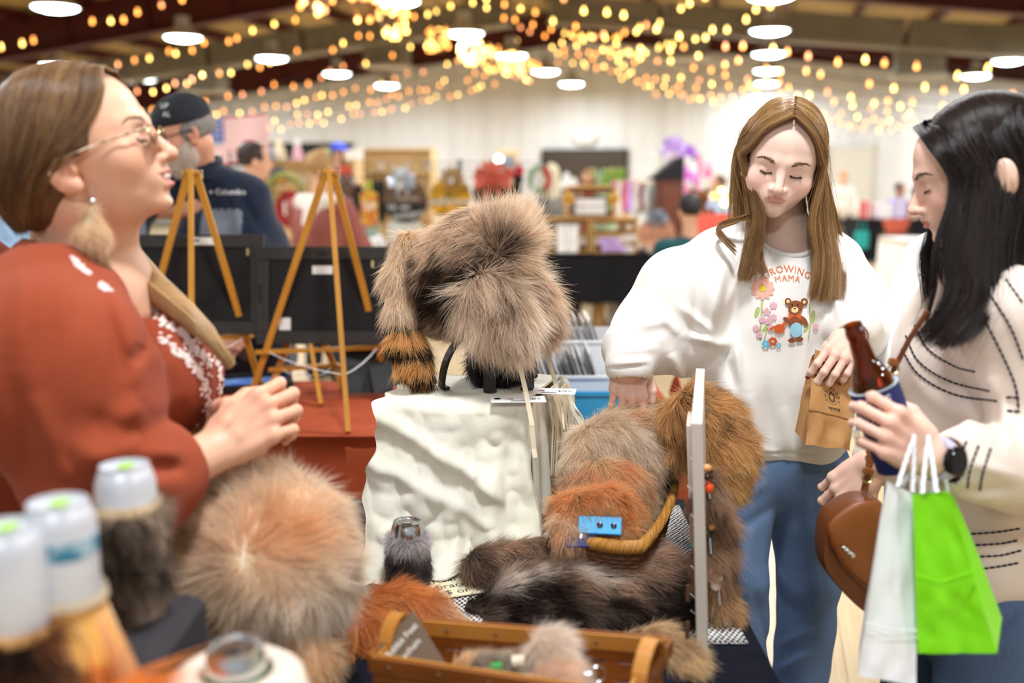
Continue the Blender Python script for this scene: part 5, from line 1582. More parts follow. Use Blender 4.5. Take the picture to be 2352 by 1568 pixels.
print_shape('printed_stem',pline([(1787,690),(1786,740),(1784,800)],4)+pline([(1803,745),(1798,780),(1792,805)],3)+pline([(1898,715),(1900,760),(1896,800)],3),i_gr)
for q_ in((1776,735,14,9,5,1.3),(1796,770,12,9,4,0.9),(1907,745,15,9,5,1.4),(1780,780,12,9,4,2.0),(1890,770,11,9,4,1.0)):print_shape('printed_leaf',[pdisc(*q_)],i_gr)
print_shape('printed_flower',petals(1788,679,8,28,5.5,12),i_pk)
print_shape('printed_flower_centre',[pdisc(1788,679,8)],i_yel)
for(x,y,r)in((1797,733,10),(1812,718,9),(1787,752,8),(1801,755,9),(1812,745,8),(1774,772,8),(1781,788,8),(1912,768,8),(1806,770,8)):
 print_shape('printed_blossom',petals(x,y,2,r,3.4,5,.3),i_lil)
 print_shape('printed_blossom_centre',[pdisc(x,y,2)],i_yel)
print_shape('printed_red_flower',petals(1812,803,3,11,4,7),i_red)
print_shape('printed_blue_flower',petals(1796,809,2,10,3.4,6),ink('sky',0x6CC0DC))
print_shape('printed_blue_flower',petals(1826,812,2,6,2.4,6),ink('sky',0x6CC0DC))
print_shape('printed_can',[pdisc(1826,772,13,12,11),pdisc(1811,770,10,8,3,.5),pdisc(1836,762,8,8,4,.6)],i_red)
print_shape('printed_cub',[pdisc(1863,722,18,14,16),pdisc(1845,708,8),pdisc(1884,710,9),pdisc(1863,752,17,14,20),pdisc(1844,752,12,9,6,-.5),pdisc(1884,754,13,9,6,-1.0),pdisc(1856,800,9,10,6),pdisc(1874,797,9,10,6)],i_br)
print_shape('printed_muzzle',[pdisc(1861,728,9,10,7),pdisc(1884,710,4),pdisc(1845,708,4)],ink('cream',0xF0D69A))
print_shape('printed_nose',[pdisc(1861,725,3,8,2),pdisc(1855,717,2,8,3),pdisc(1868,717,2,8,3)],i_dk)
print_shape('printed_overalls',[pdisc(1865,775,15,12,18)],i_blu)
print_shape('printed_bow',[[px2(1861,742),px2(1846,735),px2(1846,751)],[px2(1861,742),px2(1876,735),px2(1876,751)]],i_red)
def print_text(s,size,x,y,m,bend=None,sp=1.0):
 v2,f=text_mesh(s,size*SP,sp)
 if bend:
  b=bend*SP;v2=np.array([((b+q)*math.sin(p/b),(b+q)*math.cos(p/b)-b)for p,q in v2])
 c=px2(x,y);V3=project([(a+c[0],b_+c[1])for a,b_ in v2],PO,PX,PZ,bv_sweat,.0022)
 raw('printed_lettering',V3,f,m,sweat_,world=True)
print_text('GROWING',22,1846,634,i_or,90,1.15)
print_text('MAMA',20,1846,655,i_or,110,1.15)
# ================================================================ the dark haired woman in the striped sweater
M_knit=mat('cream_knit',0xEBDCD0,0.85,bump=0.14,bscale=260,stretch=(1,1,2.5),sheen=0.25,spec=0.2,col2=0xE4D2C6,scale=6)
woman=thing('person','woman with long black hair in a striped cream sweater, holding a bottle','person',(0.82,1.75,0))
hw=head_group(W(2248,399,1.66),R(-105),R(17),R(-2),s=.98,jaw=0.98,nose=1.04,fz=.88)
for q in(-1,1):hw.ell((q*.094,.018,-.018),(.011,.02,.033),.006,rotm(R(-12),0,R(-q*30)))
nk=G(k=.02)
hb2=hw.world((0,.024,-.06));nb2=np.array(W(2262,620,1.72))
nk.rc(hb2,nb2,.05,.058,.02).rc(nb2,nb2+np.array((.02,0,-.12)),.06,.1,.03)
sN=np.array(W(2318,700,1.56));eN=np.array(W(2440,1085,1.54));wN=np.array(W(2138,1052,1.40))
sF=np.array(W(2215,690,1.9));eF=np.array(W(2100,1010,1.86));wF=np.array(W(2005,1062,1.74))
ar=G(k=.02)
ar.rc(nb2+np.array((.02,0,-.1)),sN,.08,.05,.03).rc(nb2+np.array((.02,0,-.1)),sF,.08,.05,.03)
ar.chain([sN,eN,wN],[.05,.04,.0255],.01).chain([sF,eF,wF],[.05,.038,.026],.01)
ar.ell((.86,1.74,1.1),(.11,.14,.26),.05)
hn=hand_group(wN,np.array(W(1975,945,1.37))-wN,np.array((.1,-1,.12)),my=-1,curl=((42,62,40),(46,64,40),(48,66,40),(52,68,42)),s=.96,spread=(5,1,-2,-6),thumb=((.02,.03,-.012),(.046,.048,-.034),(.062,.05,-.066),(.06,.044,-.092)))
hf=hand_group(wF,np.array((-.8,.05,-.8)),np.array((-.4,-1,.4)),my=1,curl=((30,60,35),)*4,s=.9,spread=(2,0,-1,-3))
fw=combine([hw,nk,ar,hn,hf])
V,Q=polygonise(fw,(.4,1.2,.75),(1.1,2.1,1.85),.0026)
body_=raw('body',V,Q,M_skin,woman,True,world=True,cols=skin_cols(V,[hw],0xF0C6B2,hands=[(hn.world((.09,0,0)),.05)],lip=0xC06A68,blush=.4))
brows_lashes(hw,combine([hw]),body_,0x40302A,thick=1.0)
kn=G(k=.03)
kn.ell((.845,1.76,1.15),(.125,.165,.25),.06).ell((.82,1.75,1.17),(.13,.14,.13),.06).bx((.855,1.76,.93),(.12,.165,.2),.07,None,.1)
kn.rc(sN+np.array((-.01,.03,-.02)),nb2+np.array((.01,-.05,-.03)),.07,.06,.05).rc(sF+np.array((0,-.02,-.02)),nb2+np.array((.01,.05,-.03)),.07,.06,.05)
kn.chain([sN+np.array((0,0,-.02)),eN],[.082,.08],.04).rc(eN,wN+(eN-wN)*.26,.08,.055,.04)
kn.rc(wN+(eN-wN)*.26,wN+(eN-wN)*.2,.054,.046,.006)
kn.chain([sF+np.array((0,0,-.02)),eF,wF+(eF-wF)*.2],[.08,.072,.05],.04)
kn.rc(hb2,nb2+np.array((0,0,.0)),.066,.072,.01,True)
kn.rc(wN,wN+(eN-wN)*.3,.034,.034,.004,True)
kn.half((0,0,.735),(0,0,-1),.012)
kn.post=folds_post([((2270,860),(2320,1010),1.55,.012,.010),((2290,900),(2300,1030),1.55,.009,-.009),((2200,930),(2260,1010),1.6,.014,.008),((2110,880),(2200,960),1.6,.014,.005),((2230,1060),(2340,1100),1.5,.012,.008),((2200,1130),(2330,1120),1.5,.01,-.008),((2260,1180),(2352,1200),1.6,.014,.008),((2020,1010),(2100,1060),1.7,.012,.007),((2080,800),(2110,900),1.66,.012,.004),((2310,660),(2352,800),1.5,.014,.006)],.004,10,3)
knit_,VK,QK=cloth_mesh('sweater',kn,(.5,1.25,.7),(1.12,2.12,1.45),.0046,M_knit,woman)
bv_knit=mesh_bvh(VK,QK)
M_stripe=mat('stripe_thread',0x2A2430,0.8)
def stripe(pts,name='stripe',bv=bv_knit,dash=.010,par=None):
 par=par or knit_
 P=[]
 S=np.linspace(0,1,len(pts));T=np.linspace(0,1,140)
 xs=catmull(S,np.array([p[0]for p in pts],float),T);ys=catmull(S,np.array([p[1]for p in pts],float),T)
 for x,y in zip(xs,ys):
  d=(W(x,y,1.0)-cam.location).normalized();h_=bv.ray_cast(cam.location,d)
  if h_[0]is not None and h_[0].y<2.1:P.append(np.array(h_[0]-d*.0012))
 if len(P)<4:return
 P=np.array(P);s=np.concatenate([[0],np.cumsum(np.linalg.norm(np.diff(P,axis=0),axis=1))])
 mb=MB();x=0
 while x<s[-1]-dash:
  q=[np.array([np.interp(x+dash*f_,s,P[:,i])for i in range(3)])for f_ in(0,.45,.9)]
  if np.linalg.norm(q[2]-q[0])<dash*2:mb.tube(q,[.0011,.0021,.0011],5)
  x+=dash
 if mb.v:mb.build(name,M_stripe,par,True,world=True,kind='stuff')
for a in([(2100,745),(2130,800),(2190,840),(2250,856)],[(2080,770),(2110,830),(2180,875),(2280,900)],[(2070,800),(2110,860),(2190,905),(2295,922)],[(2245,705),(2290,790),(2330,880),(2340,940)],[(2270,670),(2320,750),(2352,830)],[(2310,640),(2352,700)],[(2310,912),(2352,914)],[(2312,943),(2352,945)],[(2220,1012),(2200,1070),(2193,1120)],[(2248,1022),(2228,1080),(2222,1128)],[(2276,1028),(2258,1085),(2250,1132)],[(2230,1226),(2290,1222),(2352,1212)],[(2240,1252),(2300,1248),(2352,1238)],[(2250,1278),(2300,1275),(2352,1262)],[(2258,1306),(2300,1300),(2352,1290)]):
 stripe(a)
stripe([(2000,1030),(1995,1110),(2030,1150)])
tr=G(k=.03)
tr.ell((.87,1.77,.72),(.135,.165,.15),.05)
for yy,xx in((1.68,.0),(1.86,-.02)):tr.chain([(.87,yy,.7),(.85+xx,yy,.42),(.87+xx,yy+.02,.1)],[.1,.075,.065],.02)
tr.post=folds_post([((2290,1380),(2352,1340),1.6,.012,.006),((2280,1450),(2340,1400),1.6,.012,-.006)],.005,9,6)
cloth_mesh('jeans',tr,(.6,1.5,.02),(1.15,2.1,.92),.007,M_denim,woman,denim)
for yy in(1.68,1.86):
 sh=G(k=.02);sh.ell((.8,yy+.02,.04),(.13,.045,.04),.02).ell((.87,yy+.02,.07),(.06,.042,.06),.02);sh.half((0,0,.004),(0,0,-1),.004)
 cloth_mesh('shoe',sh,(.62,yy-.1,-.01),(1.0,yy+.15,.16),.007,M_blk,woman)
HB=[0x1A1210,0x2C201C,0x221816,0x3E2A22,0x16100F]
wp=lambda x,y,z:hw.world(np.array((x,y,z))*hw.s)
sc=G(hw.t,hw.M,.26,.01)
sc.ell(np.array((0,.018,.038))*hw.s,np.array((.081,.102,.09))*hw.s,.01)
sc.ell((0,-.082,-.02),(.075,.055,.092),.008,None,True)
M_hairk=mat('hair_base_black',0x191213,0.6,spec=0.3)
V,Q=polygonise(combine([sc]),np.array(hw.t)-.22,np.array(hw.t)+.22,.004)
raw('hair_cap',V,Q,M_hairk,woman,True,world=True);fcap=combine([sc])
def wside(q,rows):
 out=[]
 for th,pts in rows:
  out.append([wp(-q*.012,-.078+.15*th,.118-.03*th**2-.012*(1-th)),wp(q*.048,-.075+.15*th,.108-.03*(1-th)**2-.02*th**2),wp(q*.083,-.066+.13*th,.05-.012*(1-th)),wp(q*.09,-.058+.125*th,-.01)]+[np.array(W(*p))for p in pts])
 return out
near=1 if wp(.09,0,0)[1]<wp(-.09,0,0)[1]else-1
gN=wside(near,[(0.0,[(2146,560,1.58),(2142,640,1.57),(2132,720,1.58)]),(0.08,[(2152,570,1.57),(2160,660,1.56),(2130,760,1.56)])])
guide_hair('hair_wisp',gN,420,woman,HB,3,width=.003,r=.00034,wisp=.006,clumps=12)
gN=wside(near,[(0.04,[(2168,570,1.57),(2170,680,1.55),(2105,775,1.55)]),(0.24,[(2195,580,1.56),(2200,690,1.54),(2130,790,1.54)]),(0.36,[(2225,590,1.55),(2230,700,1.53),(2165,795,1.52)]),(0.5,[(2250,600,1.54),(2255,700,1.52),(2195,790,1.51)]),(0.65,[(2285,600,1.54),(2285,690,1.52),(2220,770,1.5)]),(0.82,[(2320,600,1.56),(2315,690,1.53),(2255,745,1.5)]),(1.0,[(2350,590,1.6),(2345,680,1.56),(2290,730,1.52)])])
hair_sheet([q[:6]+[q[5]*.55+q[6]*.45]for q in gN[2:]],woman,M_hairk,inset=.006)
guide_hair('hair',gN,12000,woman,HB,4,width=.008,r=.00036,wisp=.010,clumps=110,tipvar=.35,push=fcap,fly=.04)
gF=wside(-near,[(0.1,[(2120,600,1.76),(2125,700,1.74),(2100,760,1.72)]),(0.5,[(2230,600,1.78),(2240,690,1.76),(2200,760,1.76)]),(1.0,[(2340,590,1.76),(2350,690,1.74),(2330,760,1.72)])])
guide_hair('hair',gF,3500,woman,HB,5,width=.008,r=.00036,wisp=.008,clumps=40,push=fcap)
ax=(wN-eN)/np.linalg.norm(wN-eN)
wc=wN-ax*.012
x_,y_,_=frame_from(ax)
band=[wc+.031*(math.cos(a)*x_+math.sin(a)*y_)for a in np.linspace(0,2*math.pi,30)]
wa=thing('watch','smart watch with a round black face on the wrist of the woman','watch',tuple(wc))
mb=MB()
rr_=.0315
for k in range(30):
 a0,a1=2*math.pi*k/30,2*math.pi*(k+1)/30
 q=[]
 for a in(a0,a1):
  d=math.cos(a)*x_+math.sin(a)*y_
  q.append((wc+d*(rr_-.002),wc+d*(rr_+.0015)))
 v=[q[0][0]-ax*.01,q[0][1]-ax*.01,q[1][1]-ax*.01,q[1][0]-ax*.01,q[0][0]+ax*.01,q[0][1]+ax*.01,q[1][1]+ax*.01,q[1][0]+ax*.01]
 mb.add(v,[[0,3,2,1],[4,5,6,7],[0,1,5,4],[1,2,6,5],[2,3,7,6],[3,0,4,7]])
mb.build('band',mat('watch_band',0xC8C2E0,0.5),wa,world=True)
fn=np.array(cam.location)-wc;fn-=ax*(fn@ax);fn/=np.linalg.norm(fn)
fc=wc+fn*.033
Rm=np.stack(frame_from(fn),1)
MB().lathe([(.001,-.005),(.0205,-.005),(.0215,0),(.0205,.004),(.018,.005),(.001,.005)],28,fc,Rm).build('case',mat('watch_case',0x2A2A2E,0.25,metal=0.7),wa,True,world=True)
MB().lathe([(.001,.0052),(.0175,.0052),(.017,.0062),(.001,.0064)],28,fc,Rm).build('dial',mat('watch_glass',0x030304,0.08),wa,True,world=True)
rg=thing('ring','silver ring with a stone on a finger holding the bottle','ring',tuple(W(1968,993,1.37)))
rp=hn.world(np.array((.1,-.0105*(1 if True else 1),0))*.96)
# ================================================================ the vendor in the rust blouse
M_blouse=mat('rust_blouse',0x9C4A30,0.85,bump=0.12,bscale=350,col2=0x924028,scale=5,sheen=0.04,spec=0.15)
M_lace=mat('white_lace',0xF0DAD4,0.85)
vend=thing('person','vendor in a rust blouse and glasses, in profile with her hands clasped','person',(-0.92,1.5,0))
hv=head_group(W(190,358,1.46),R(97),R(-17),0,s=1.05,smile=.9,open_mouth=.009,nose=1.15,jaw=1.0,cheek=1.1,fz=.88)
nk3=G(k=.02)
hb3=hv.world((0,.03,-.06));nb3=np.array(W(190,575,1.5))
nk3.rc(hb3,nb3,.058,.064,.02).rc(nb3,nb3+np.array((.01,0,-.1)),.066,.1,.03).rc(hv.world((0,-.035,-.075)),nb3+np.array((.02,0,.02)),.03,.05,.04)
a_s=np.array(W(95,680,1.33));a_e=np.array(W(300,1130,1.27));a_w=np.array(W(492,1035,1.36))
b_s=np.array(W(220,680,1.7));b_e=np.array(W(330,1000,1.68));b_w=np.array(W(525,1000,1.49))
ar3=G(k=.02)
ar3.rc(nb3+np.array((0,0,-.08)),a_s,.08,.055,.03).rc(nb3+np.array((0,0,-.08)),b_s,.08,.055,.03)
ar3.chain([a_s,a_e,a_w],[.058,.049,.0285],.01).chain([b_s,b_e,b_w],[.055,.045,.0285],.01)
ar3.ell((-.85,1.5,1.15),(.13,.15,.28),.05).ell(np.array(W(262,660,1.5)),(.05,.07,.06),.05)
h1=hand_group(a_w,np.array(W(590,968,1.38))-a_w,np.array((-.05,-1,.35)),my=1,curl=((40,62,25),(42,64,25),(44,66,25),(46,66,25)),s=1.02,thumb=((.02,.026,-.01),(.05,.042,-.02),(.076,.05,-.034),(.096,.046,-.046)))
h2=hand_group(b_w,np.array(W(600,945,1.42))-b_w,np.array((.1,.95,.4)),my=-1,curl=((42,55,22),(44,56,22),(46,58,22),(48,58,22)),s=1.0,thumb=((.02,.026,-.006),(.05,.044,-.012),(.078,.05,-.014),(.1,.048,-.016)))
fv=combine([hv,nk3,ar3,h1,h2])
V,Q=polygonise(fv,(-1.3,1.1,.85),(-.25,1.9,1.8),.0026)
body_=raw('body',V,Q,M_skin,vend,True,world=True,cols=skin_cols(V,[hv],0xE8B698,hands=[(h1.world((.1,0,0)),.05),(h2.world((.1,0,0)),.05)],lip=0xC9706C,blush=.55))
brows_lashes(hv,combine([hv]),body_,0x8A6A50,thick=.8)
tq=[hv.world(np.array((x,-.0975,-.0655*.88))*hv.s)for x in(-.012,-.006,0,.006,.012)]
MB().tube(tq,.0042,6).build('teeth',mat('teeth',0xF4F0E6,0.3),vend,True,world=True)
bl=G(k=.03)
bl.ell((-.87,1.52,1.13),(.19,.19,.3),.07).ell(np.array(W(372,865,1.47)),(.085,.12,.1),.06).ell((-.88,1.52,.9),(.2,.2,.25),.07)
bl.rc(a_s+np.array((.02,.04,-.02)),nb3+np.array((-.04,-.04,-.04)),.075,.066,.05).rc(b_s,nb3+np.array((-.02,.06,-.02)),.075,.07,.05)
bl.chain([a_s+np.array((.0,0,-.03)),np.array(W(120,850,1.27)),a_e+np.array((-.02,0,.01))],[.092,.116,.098],.05)
bl.rc(a_e+np.array((-.02,0,.01)),a_e+(a_w-a_e)*.44,.098,.058,.04)
bl.rc(a_e+(a_w-a_e)*.44,a_e+(a_w-a_e)*.52,.05,.045,.006)
bl.chain([b_s,b_e,b_e+(b_w-b_e)*.35],[.09,.09,.06],.04)
bl.rc(hb3,nb3+np.array((.0,0,.03)),.078,.076,.012,True)
bl.rc(nb3+np.array((.05,0,.05)),np.array(W(330,690,1.47)),.062,.026,.02,True)
bl.rc(a_e+(a_w-a_e)*.4,a_w,.036,.03,.006,True)
FV=[((150,600),(130,760),1.27,.014,.006),((190,640),(180,760),1.27,.012,-.004),((110,600),(80,760),1.27,.012,.006),((60,620),(30,800),1.27,.014,.006),((225,660),(300,880),1.32,.016,-.012),((255,660),(330,960),1.34,.016,.010),((240,1000),(330,930),1.25,.018,.014),((200,960),(320,1000),1.22,.016,-.010),((170,1080),(330,1010),1.2,.018,.016),((150,1010),(250,1060),1.2,.016,.008),((330,1040),(420,1040),1.22,.012,.010),((340,1075),(420,1075),1.22,.010,-.008),((300,720),(330,900),1.4,.014,.006),((310,800),(420,840),1.4,.02,.004),((330,990),(440,930),1.42,.014,-.006),((60,900),(150,1120),1.25,.022,.012),((20,850),(90,1100),1.25,.018,-.01),((305,840),(330,790),1.33,.010,-.012),((380,700),(480,800),1.42,.014,.004),((100,1130),(190,1200),1.22,.018,.012),((160,1170),(260,1120),1.2,.016,-.012),((270,1120),(400,1110),1.18,.016,.010)]
bl.post=folds_post(FV,.006,9,4,(1,1,.7))
blouse_,VB,QB=cloth_mesh('blouse',bl,(-1.45,1.05,.72),(-.35,2.0,1.52),.005,M_blouse,vend)
bv_bl=mesh_bvh(VB,QB)
def lace(pts,w,seed,dens=1.0):
 g=np.random.default_rng(seed);S=np.linspace(0,1,len(pts));n=int(90*dens);mb=MB()
 T=g.random(n)
 for t in T:
  x=np.interp(t,S,[p[0]for p in pts])+g.normal(0,w);y=np.interp(t,S,[p[1]for p in pts])+g.normal(0,w)
  d=(W(x,y,1.0)-cam.location).normalized();h_=bv_bl.ray_cast(cam.location,d)
  if h_[0]is None:continue
  z_=np.array(h_[1]);fr=np.stack(frame_from(z_),1);r=g.uniform(.0022,.0048)
  mb.ball(np.array(h_[0])+z_*.0008,(r,r*.75,.0012),7,4,fr)
 if mb.v:mb.build('lace_trim',M_lace,blouse_,True,world=True,kind='stuff')
lace([(165,592),(185,612),(205,628)],3,1,.5);lace([(228,650),(250,668)],3,2,.35)
lace([(345,705),(380,745),(420,765),(450,800),(490,830)],5,3,1.6)
lace([(362,765),(400,805),(440,830),(470,880),(480,940),(460,1000)],5,4,1.9)
lace([(500,830),(507,870),(506,910)],3,5,.6)
lace([(430,790),(470,830),(480,850)],14,6,.35)
tr=G(k=.03);tr.ell((-.88,1.52,.75),(.18,.18,.16),.05)
for yy in(1.43,1.62):tr.chain([(-.88,yy,.72),(-.87,yy,.42),(-.9,yy,.1)],[.11,.08,.065],.02)
cloth_mesh('trousers',tr,(-1.15,1.25,.02),(-.6,1.8,.95),.009,mat('dark_trousers',0x2A2A34,0.85),vend)
for yy in(1.43,1.62):
 sh=G(k=.02);sh.ell((-.83,yy,.04),(.13,.045,.04),.02).ell((-.9,yy,.07),(.06,.042,.06),.02);sh.half((0,0,.004),(0,0,-1),.004)
 cloth_mesh('shoe',sh,(-1.02,yy-.1,-.01),(-.65,yy+.1,.16),.008,M_blk,vend)
HV=[0x7A5838,0x8E6A46,0x6A4A30,0x9E7A52,0x5E4230]
vp=lambda x,y,z:hv.world(np.array((x,y,z))*hv.s)
sc=G(hv.t,hv.M,.28,.01)
sc.ell(np.array((0,.02,.036))*hv.s,np.array((.081,.103,.09))*hv.s,.01);sc.ell(np.array((0,.06,-.03))*hv.s,np.array((.066,.062,.06))*hv.s,.03)
sc.ell(np.array((0,-.103,-.016))*hv.s,np.array((.1,.066,.092))*hv.s,.008,None,True)
for q in(-1,1):sc.ell(np.array((q*.08,.0,-.042))*hv.s,np.array((.03,.03,.042))*hv.s,.006,None,True)
M_hairv=mat('hair_base_dark_blonde',0x76553A,0.5,col2=0x5E422C,scale=50,stretch=(1,.2,1))
V,Q=polygonise(combine([sc]),np.array(hv.t)-.25,np.array(hv.t)+.22,.004)
raw('hair_cap',V,Q,M_hairv,vend,True,world=True);fcap=combine([sc])
nearv=1 if vp(.09,0,0)[1]<vp(-.09,0,0)[1]else-1
for q,n in((nearv,9000),(-nearv,1500)):
 gs=[]
 for th in np.linspace(0,1,8):
  a=[vp(q*(.004+.05*(1-th)*.2),-.082+.11*th,.092+.036*math.sin(th*2.2)),vp(q*(.04+.012*th),-.075+.12*th,.096+.006*th),vp(q*(.078-.012*(1-th)),-.068+.135*th,.058+.008*th),vp(q*.083,-.024+.12*th,.014-.004*th),vp(q*(.075-.02*th),.045+.07*th,-.035-.0*th),vp(q*.035,.075+.03*th,-.075-.0*th)]
  gs.append(a)
 guide_hair('hair',gs,n,vend,HV,11+q,width=.004,r=.0004,wisp=.004,clumps=70,tipvar=.12,push=fcap,fly=.02)
 gs=[]
 for th in np.linspace(0,1,5):
  gs.append([vp(q*(.064+.006*th),-.052+.02*th,.062-.05*th),vp(q*.073,-.042+.014*th,.052-.05*th),vp(q*.083,-.018,.032-.03*th),vp(q*.088,.02,.012-.014*th),vp(q*.078,.06,-.02),vp(q*.04,.09,-.07)])
 guide_hair('hair',gs,n//4,vend,HV,21+q,width=.003,r=.0004,wisp=.003,clumps=30,tipvar=.1,push=fcap)
tail=[]
TP=[(150,505,1.56),(240,560,1.62),(290,590,1.6),(350,655,1.52),(420,715,1.45),(475,765,1.42),(525,832,1.42)]
for a in np.linspace(0,2*math.pi,9):
 row=[]
 for i,(x,y,Y)in enumerate(TP):
  p=np.array(W(x,y,Y));wdt=(.026,.028,.028,.026,.022,.018,.008)[i]
  row.append(p+np.array((-.6*math.cos(a),math.sin(a),.7*math.cos(a)))*wdt)
 tail.append(row)
tm=MB();Cc=[np.mean([r[i]for r in tail[:-1]],0)for i in range(7)]
tm.tube(Cc,[.024,.026,.026,.023,.019,.014,.004],12).build('ponytail',mat('tail_base',0xB08C5E,0.5,col2=0x8E6C46,scale=50,stretch=(.2,1,.2)),vend,True,world=True)
guide_hair('ponytail_hair',tail,5000,vend,[0xB48E60,0xC8A474,0x9A7650,0xD8B888],8,width=.004,r=.0004,wisp=.008,clumps=60,tipvar=.15)
gl=thing('glasses','rimless glasses with thin tortoiseshell temples worn by the vendor','glasses',tuple(hv.t))
q=nearv
M_tort=mat('tortoise',0x8A5A3A,0.25,col2=0xD8C0A0,scale=90,contrast=.1)
M_glass=mat('lens_glass',0xFFFFFF,0.02,trans=1.0,ior=1.12)
for s_ in(-1,1):
 MB().tube([vp(s_*.052,-.098,.006),vp(s_*.066,-.085,.004),vp(s_*.079,-.03,.0),vp(s_*.086,.012,-.004),vp(s_*.086,.026,-.02)],[.0022,.0022,.0018,.0016,.0015],6).build('temple',M_tort,gl,True,world=True)
 pl=[(s_*.031+.0235*math.cos(a),.0+.017*math.sin(a)*(1 if math.sin(a)<0 else.8))for a in np.linspace(0,2*math.pi,25)[:-1]]
 o_=vp(0,-.106,-.002);ux=(vp(1,0,0)-vp(0,0,0));uy=(vp(0,0,1)-vp(0,0,0))
 MB().prism(pl,.0016,o_,ux,uy).build('lens',M_glass,gl,world=True)
 MB().tube([np.array(o_)+x*ux+y*uy for x,y in pl[:13]],.0007,5).build('rim',mat('gold_rim',0xC8A878,0.3,metal=1),gl,True,world=True)
 MB().ball(vp(s_*.053,-.103,.006),.0028,8,6).build('hinge',mat('hinge_pale',0xE8DCC0,0.3),gl,True,world=True)
MB().tube([vp(-.009,-.109,.002),vp(0,-.111,.006),vp(.009,-.109,.002)],.0009,6).build('bridge',mat('gold_rim',0xC8A878),gl,True,world=True)
ec=np.array(W(212,455,1.365))
er=thing('earring','dangling earring of pale and brown fur on a silver hook','earring',tuple(ec))
MB().tube([ec+np.array((-.004,0,.018)),ec+np.array((.002,0,.024)),ec+np.array((.004,0,.012)),ec],.0008,6).build('hook',mat('silver',0xD8D8DC,0.2,metal=1),er,True,world=True)
MB().ball(ec+np.array((0,0,-.004)),(.006,.006,.005),10,8).build('bead',mat('silver',0xD8D8DC),er,True,world=True)
eg=G();eg.chain([ec+np.array((0,0,-.015)),ec+np.array((-.002,0,-.05)),ec+np.array((.002,0,-.09))],[.006,.016,.012],.01)
V,Q=polygonise(combine([eg]),ec-np.array((.05,.05,.13)),ec+np.array((.05,.05,.03)),.004)
raw('pelt',V,Q,mat('earring_pelt',0xC8B090,0.9),er,True,world=True)
def ecol(P,g):
 t=np.clip((ec[2]-P[:,2]-.05)/.035,0,1)[:,None]
 c=np.array(rgb(0xE8D4B4))*(1-t)+np.array(rgb(0x6A4E34))*t
 return vary(c*.85,g),vary(c,g)
fur('fur',V,Q.tolist(),3500,.022,ecol,er,flatdir((0,0,-1)),lay=.8,r=.0004,seed=5)
# ================================================================ the stall
TZ=0.74
M_navy=mat('navy_cloth',0x1A1C28,0.9,col2=0x141520,scale=40,spec=0.15)
M_rust=mat('rust_cloth',0xA84C2C,0.85,col2=0x984226,scale=8,spec=0.2,bump=.08,bscale=200)
draped_table('folding_table','folding table under the navy cloth that carries the furs',-.56,.40,.66,2.26,TZ-.006,.1,M_navy)
drape('tablecloth','navy cloth under the furs and baskets at the front of the stall',-.56,.40,.66,2.26,TZ-.004,.05,M_navy,seed=3)
draped_table('folding_table','folding table under the rust cloth that carries easels and print bins',-2.1,.52,2.84,3.62,TZ-.006,.1,M_rust)
drape('tablecloth','rust red cloth hanging in folds from the table of easels',-2.1,.52,2.84,3.62,TZ-.004,.03,M_rust,seed=1,wav=.03,nu=110)
q=[W(800,1010,2.72),W(860,1003,2.72)]
t=MB().grid(lambda u,v:(lerp(-.47,-.2,u)+.012*math.sin(v*5),2.74-.035*math.sin(u*7+.4)-.03*v,TZ+.0-.66*v+(.0 if v>0 else 0)),24,12,.003).build('cloth_panel',M_rust,None,True)
t.name='rust_cloth';tag(t,'overlapping fold of rust cloth hanging down beside the white hide','tablecloth')
def fur_mesh(name,groups,lo,hi,h,m,parent):
 V,Q=polygonise(combine(groups),np.array(lo,float),np.array(hi,float),h)
 raw(name,V,Q,m,parent,True,world=True)
 return V,Q.tolist()
def around(p,r):p=np.array(p,float);return p-r,p+r
M_card=mat('cardboard',0xA87A50,0.85,col2=0x9A6E46,scale=30)
M_hide=mat('white_hide',0xEEEBDD,0.8,col2=0xE6E2D0,scale=5,bump=.1,bscale=120,spec=.25)
BX=[np.array((-.262,1.87)),np.array((.022,1.87)),np.array((.098,2.11)),np.array((-.19,2.11))]
BZ=1.062
t=thing('cardboard_box','brown cardboard box standing under the draped white hide','box',(-.08,1.99,TZ))
v=[(p[0],p[1],TZ+.002)for p in BX]+[(p[0],p[1],BZ)for p in BX]
MB().add(v,[[3,2,1,0],[4,5,6,7],[0,1,5,4],[1,2,6,5],[2,3,7,6],[3,0,4,7]]).build('carton',M_card,t,world=True,bevel=.004)
MB().bar((-.19,1.865,TZ+.02),(-.02,1.84,TZ+.015),.09,.012).build('bottom_flap',M_card,t,world=True)
def wrink(x,z):
 P=np.array([[x*1.0,0.0,z*1.0]])
 return float(.004*abs(vnoise(P,34,13,1)[0])+.012*vnoise(P,9,3,3)[0]+.011*abs(vnoise(P*np.array((1.6,1,.9)),15,8,2)[0]))
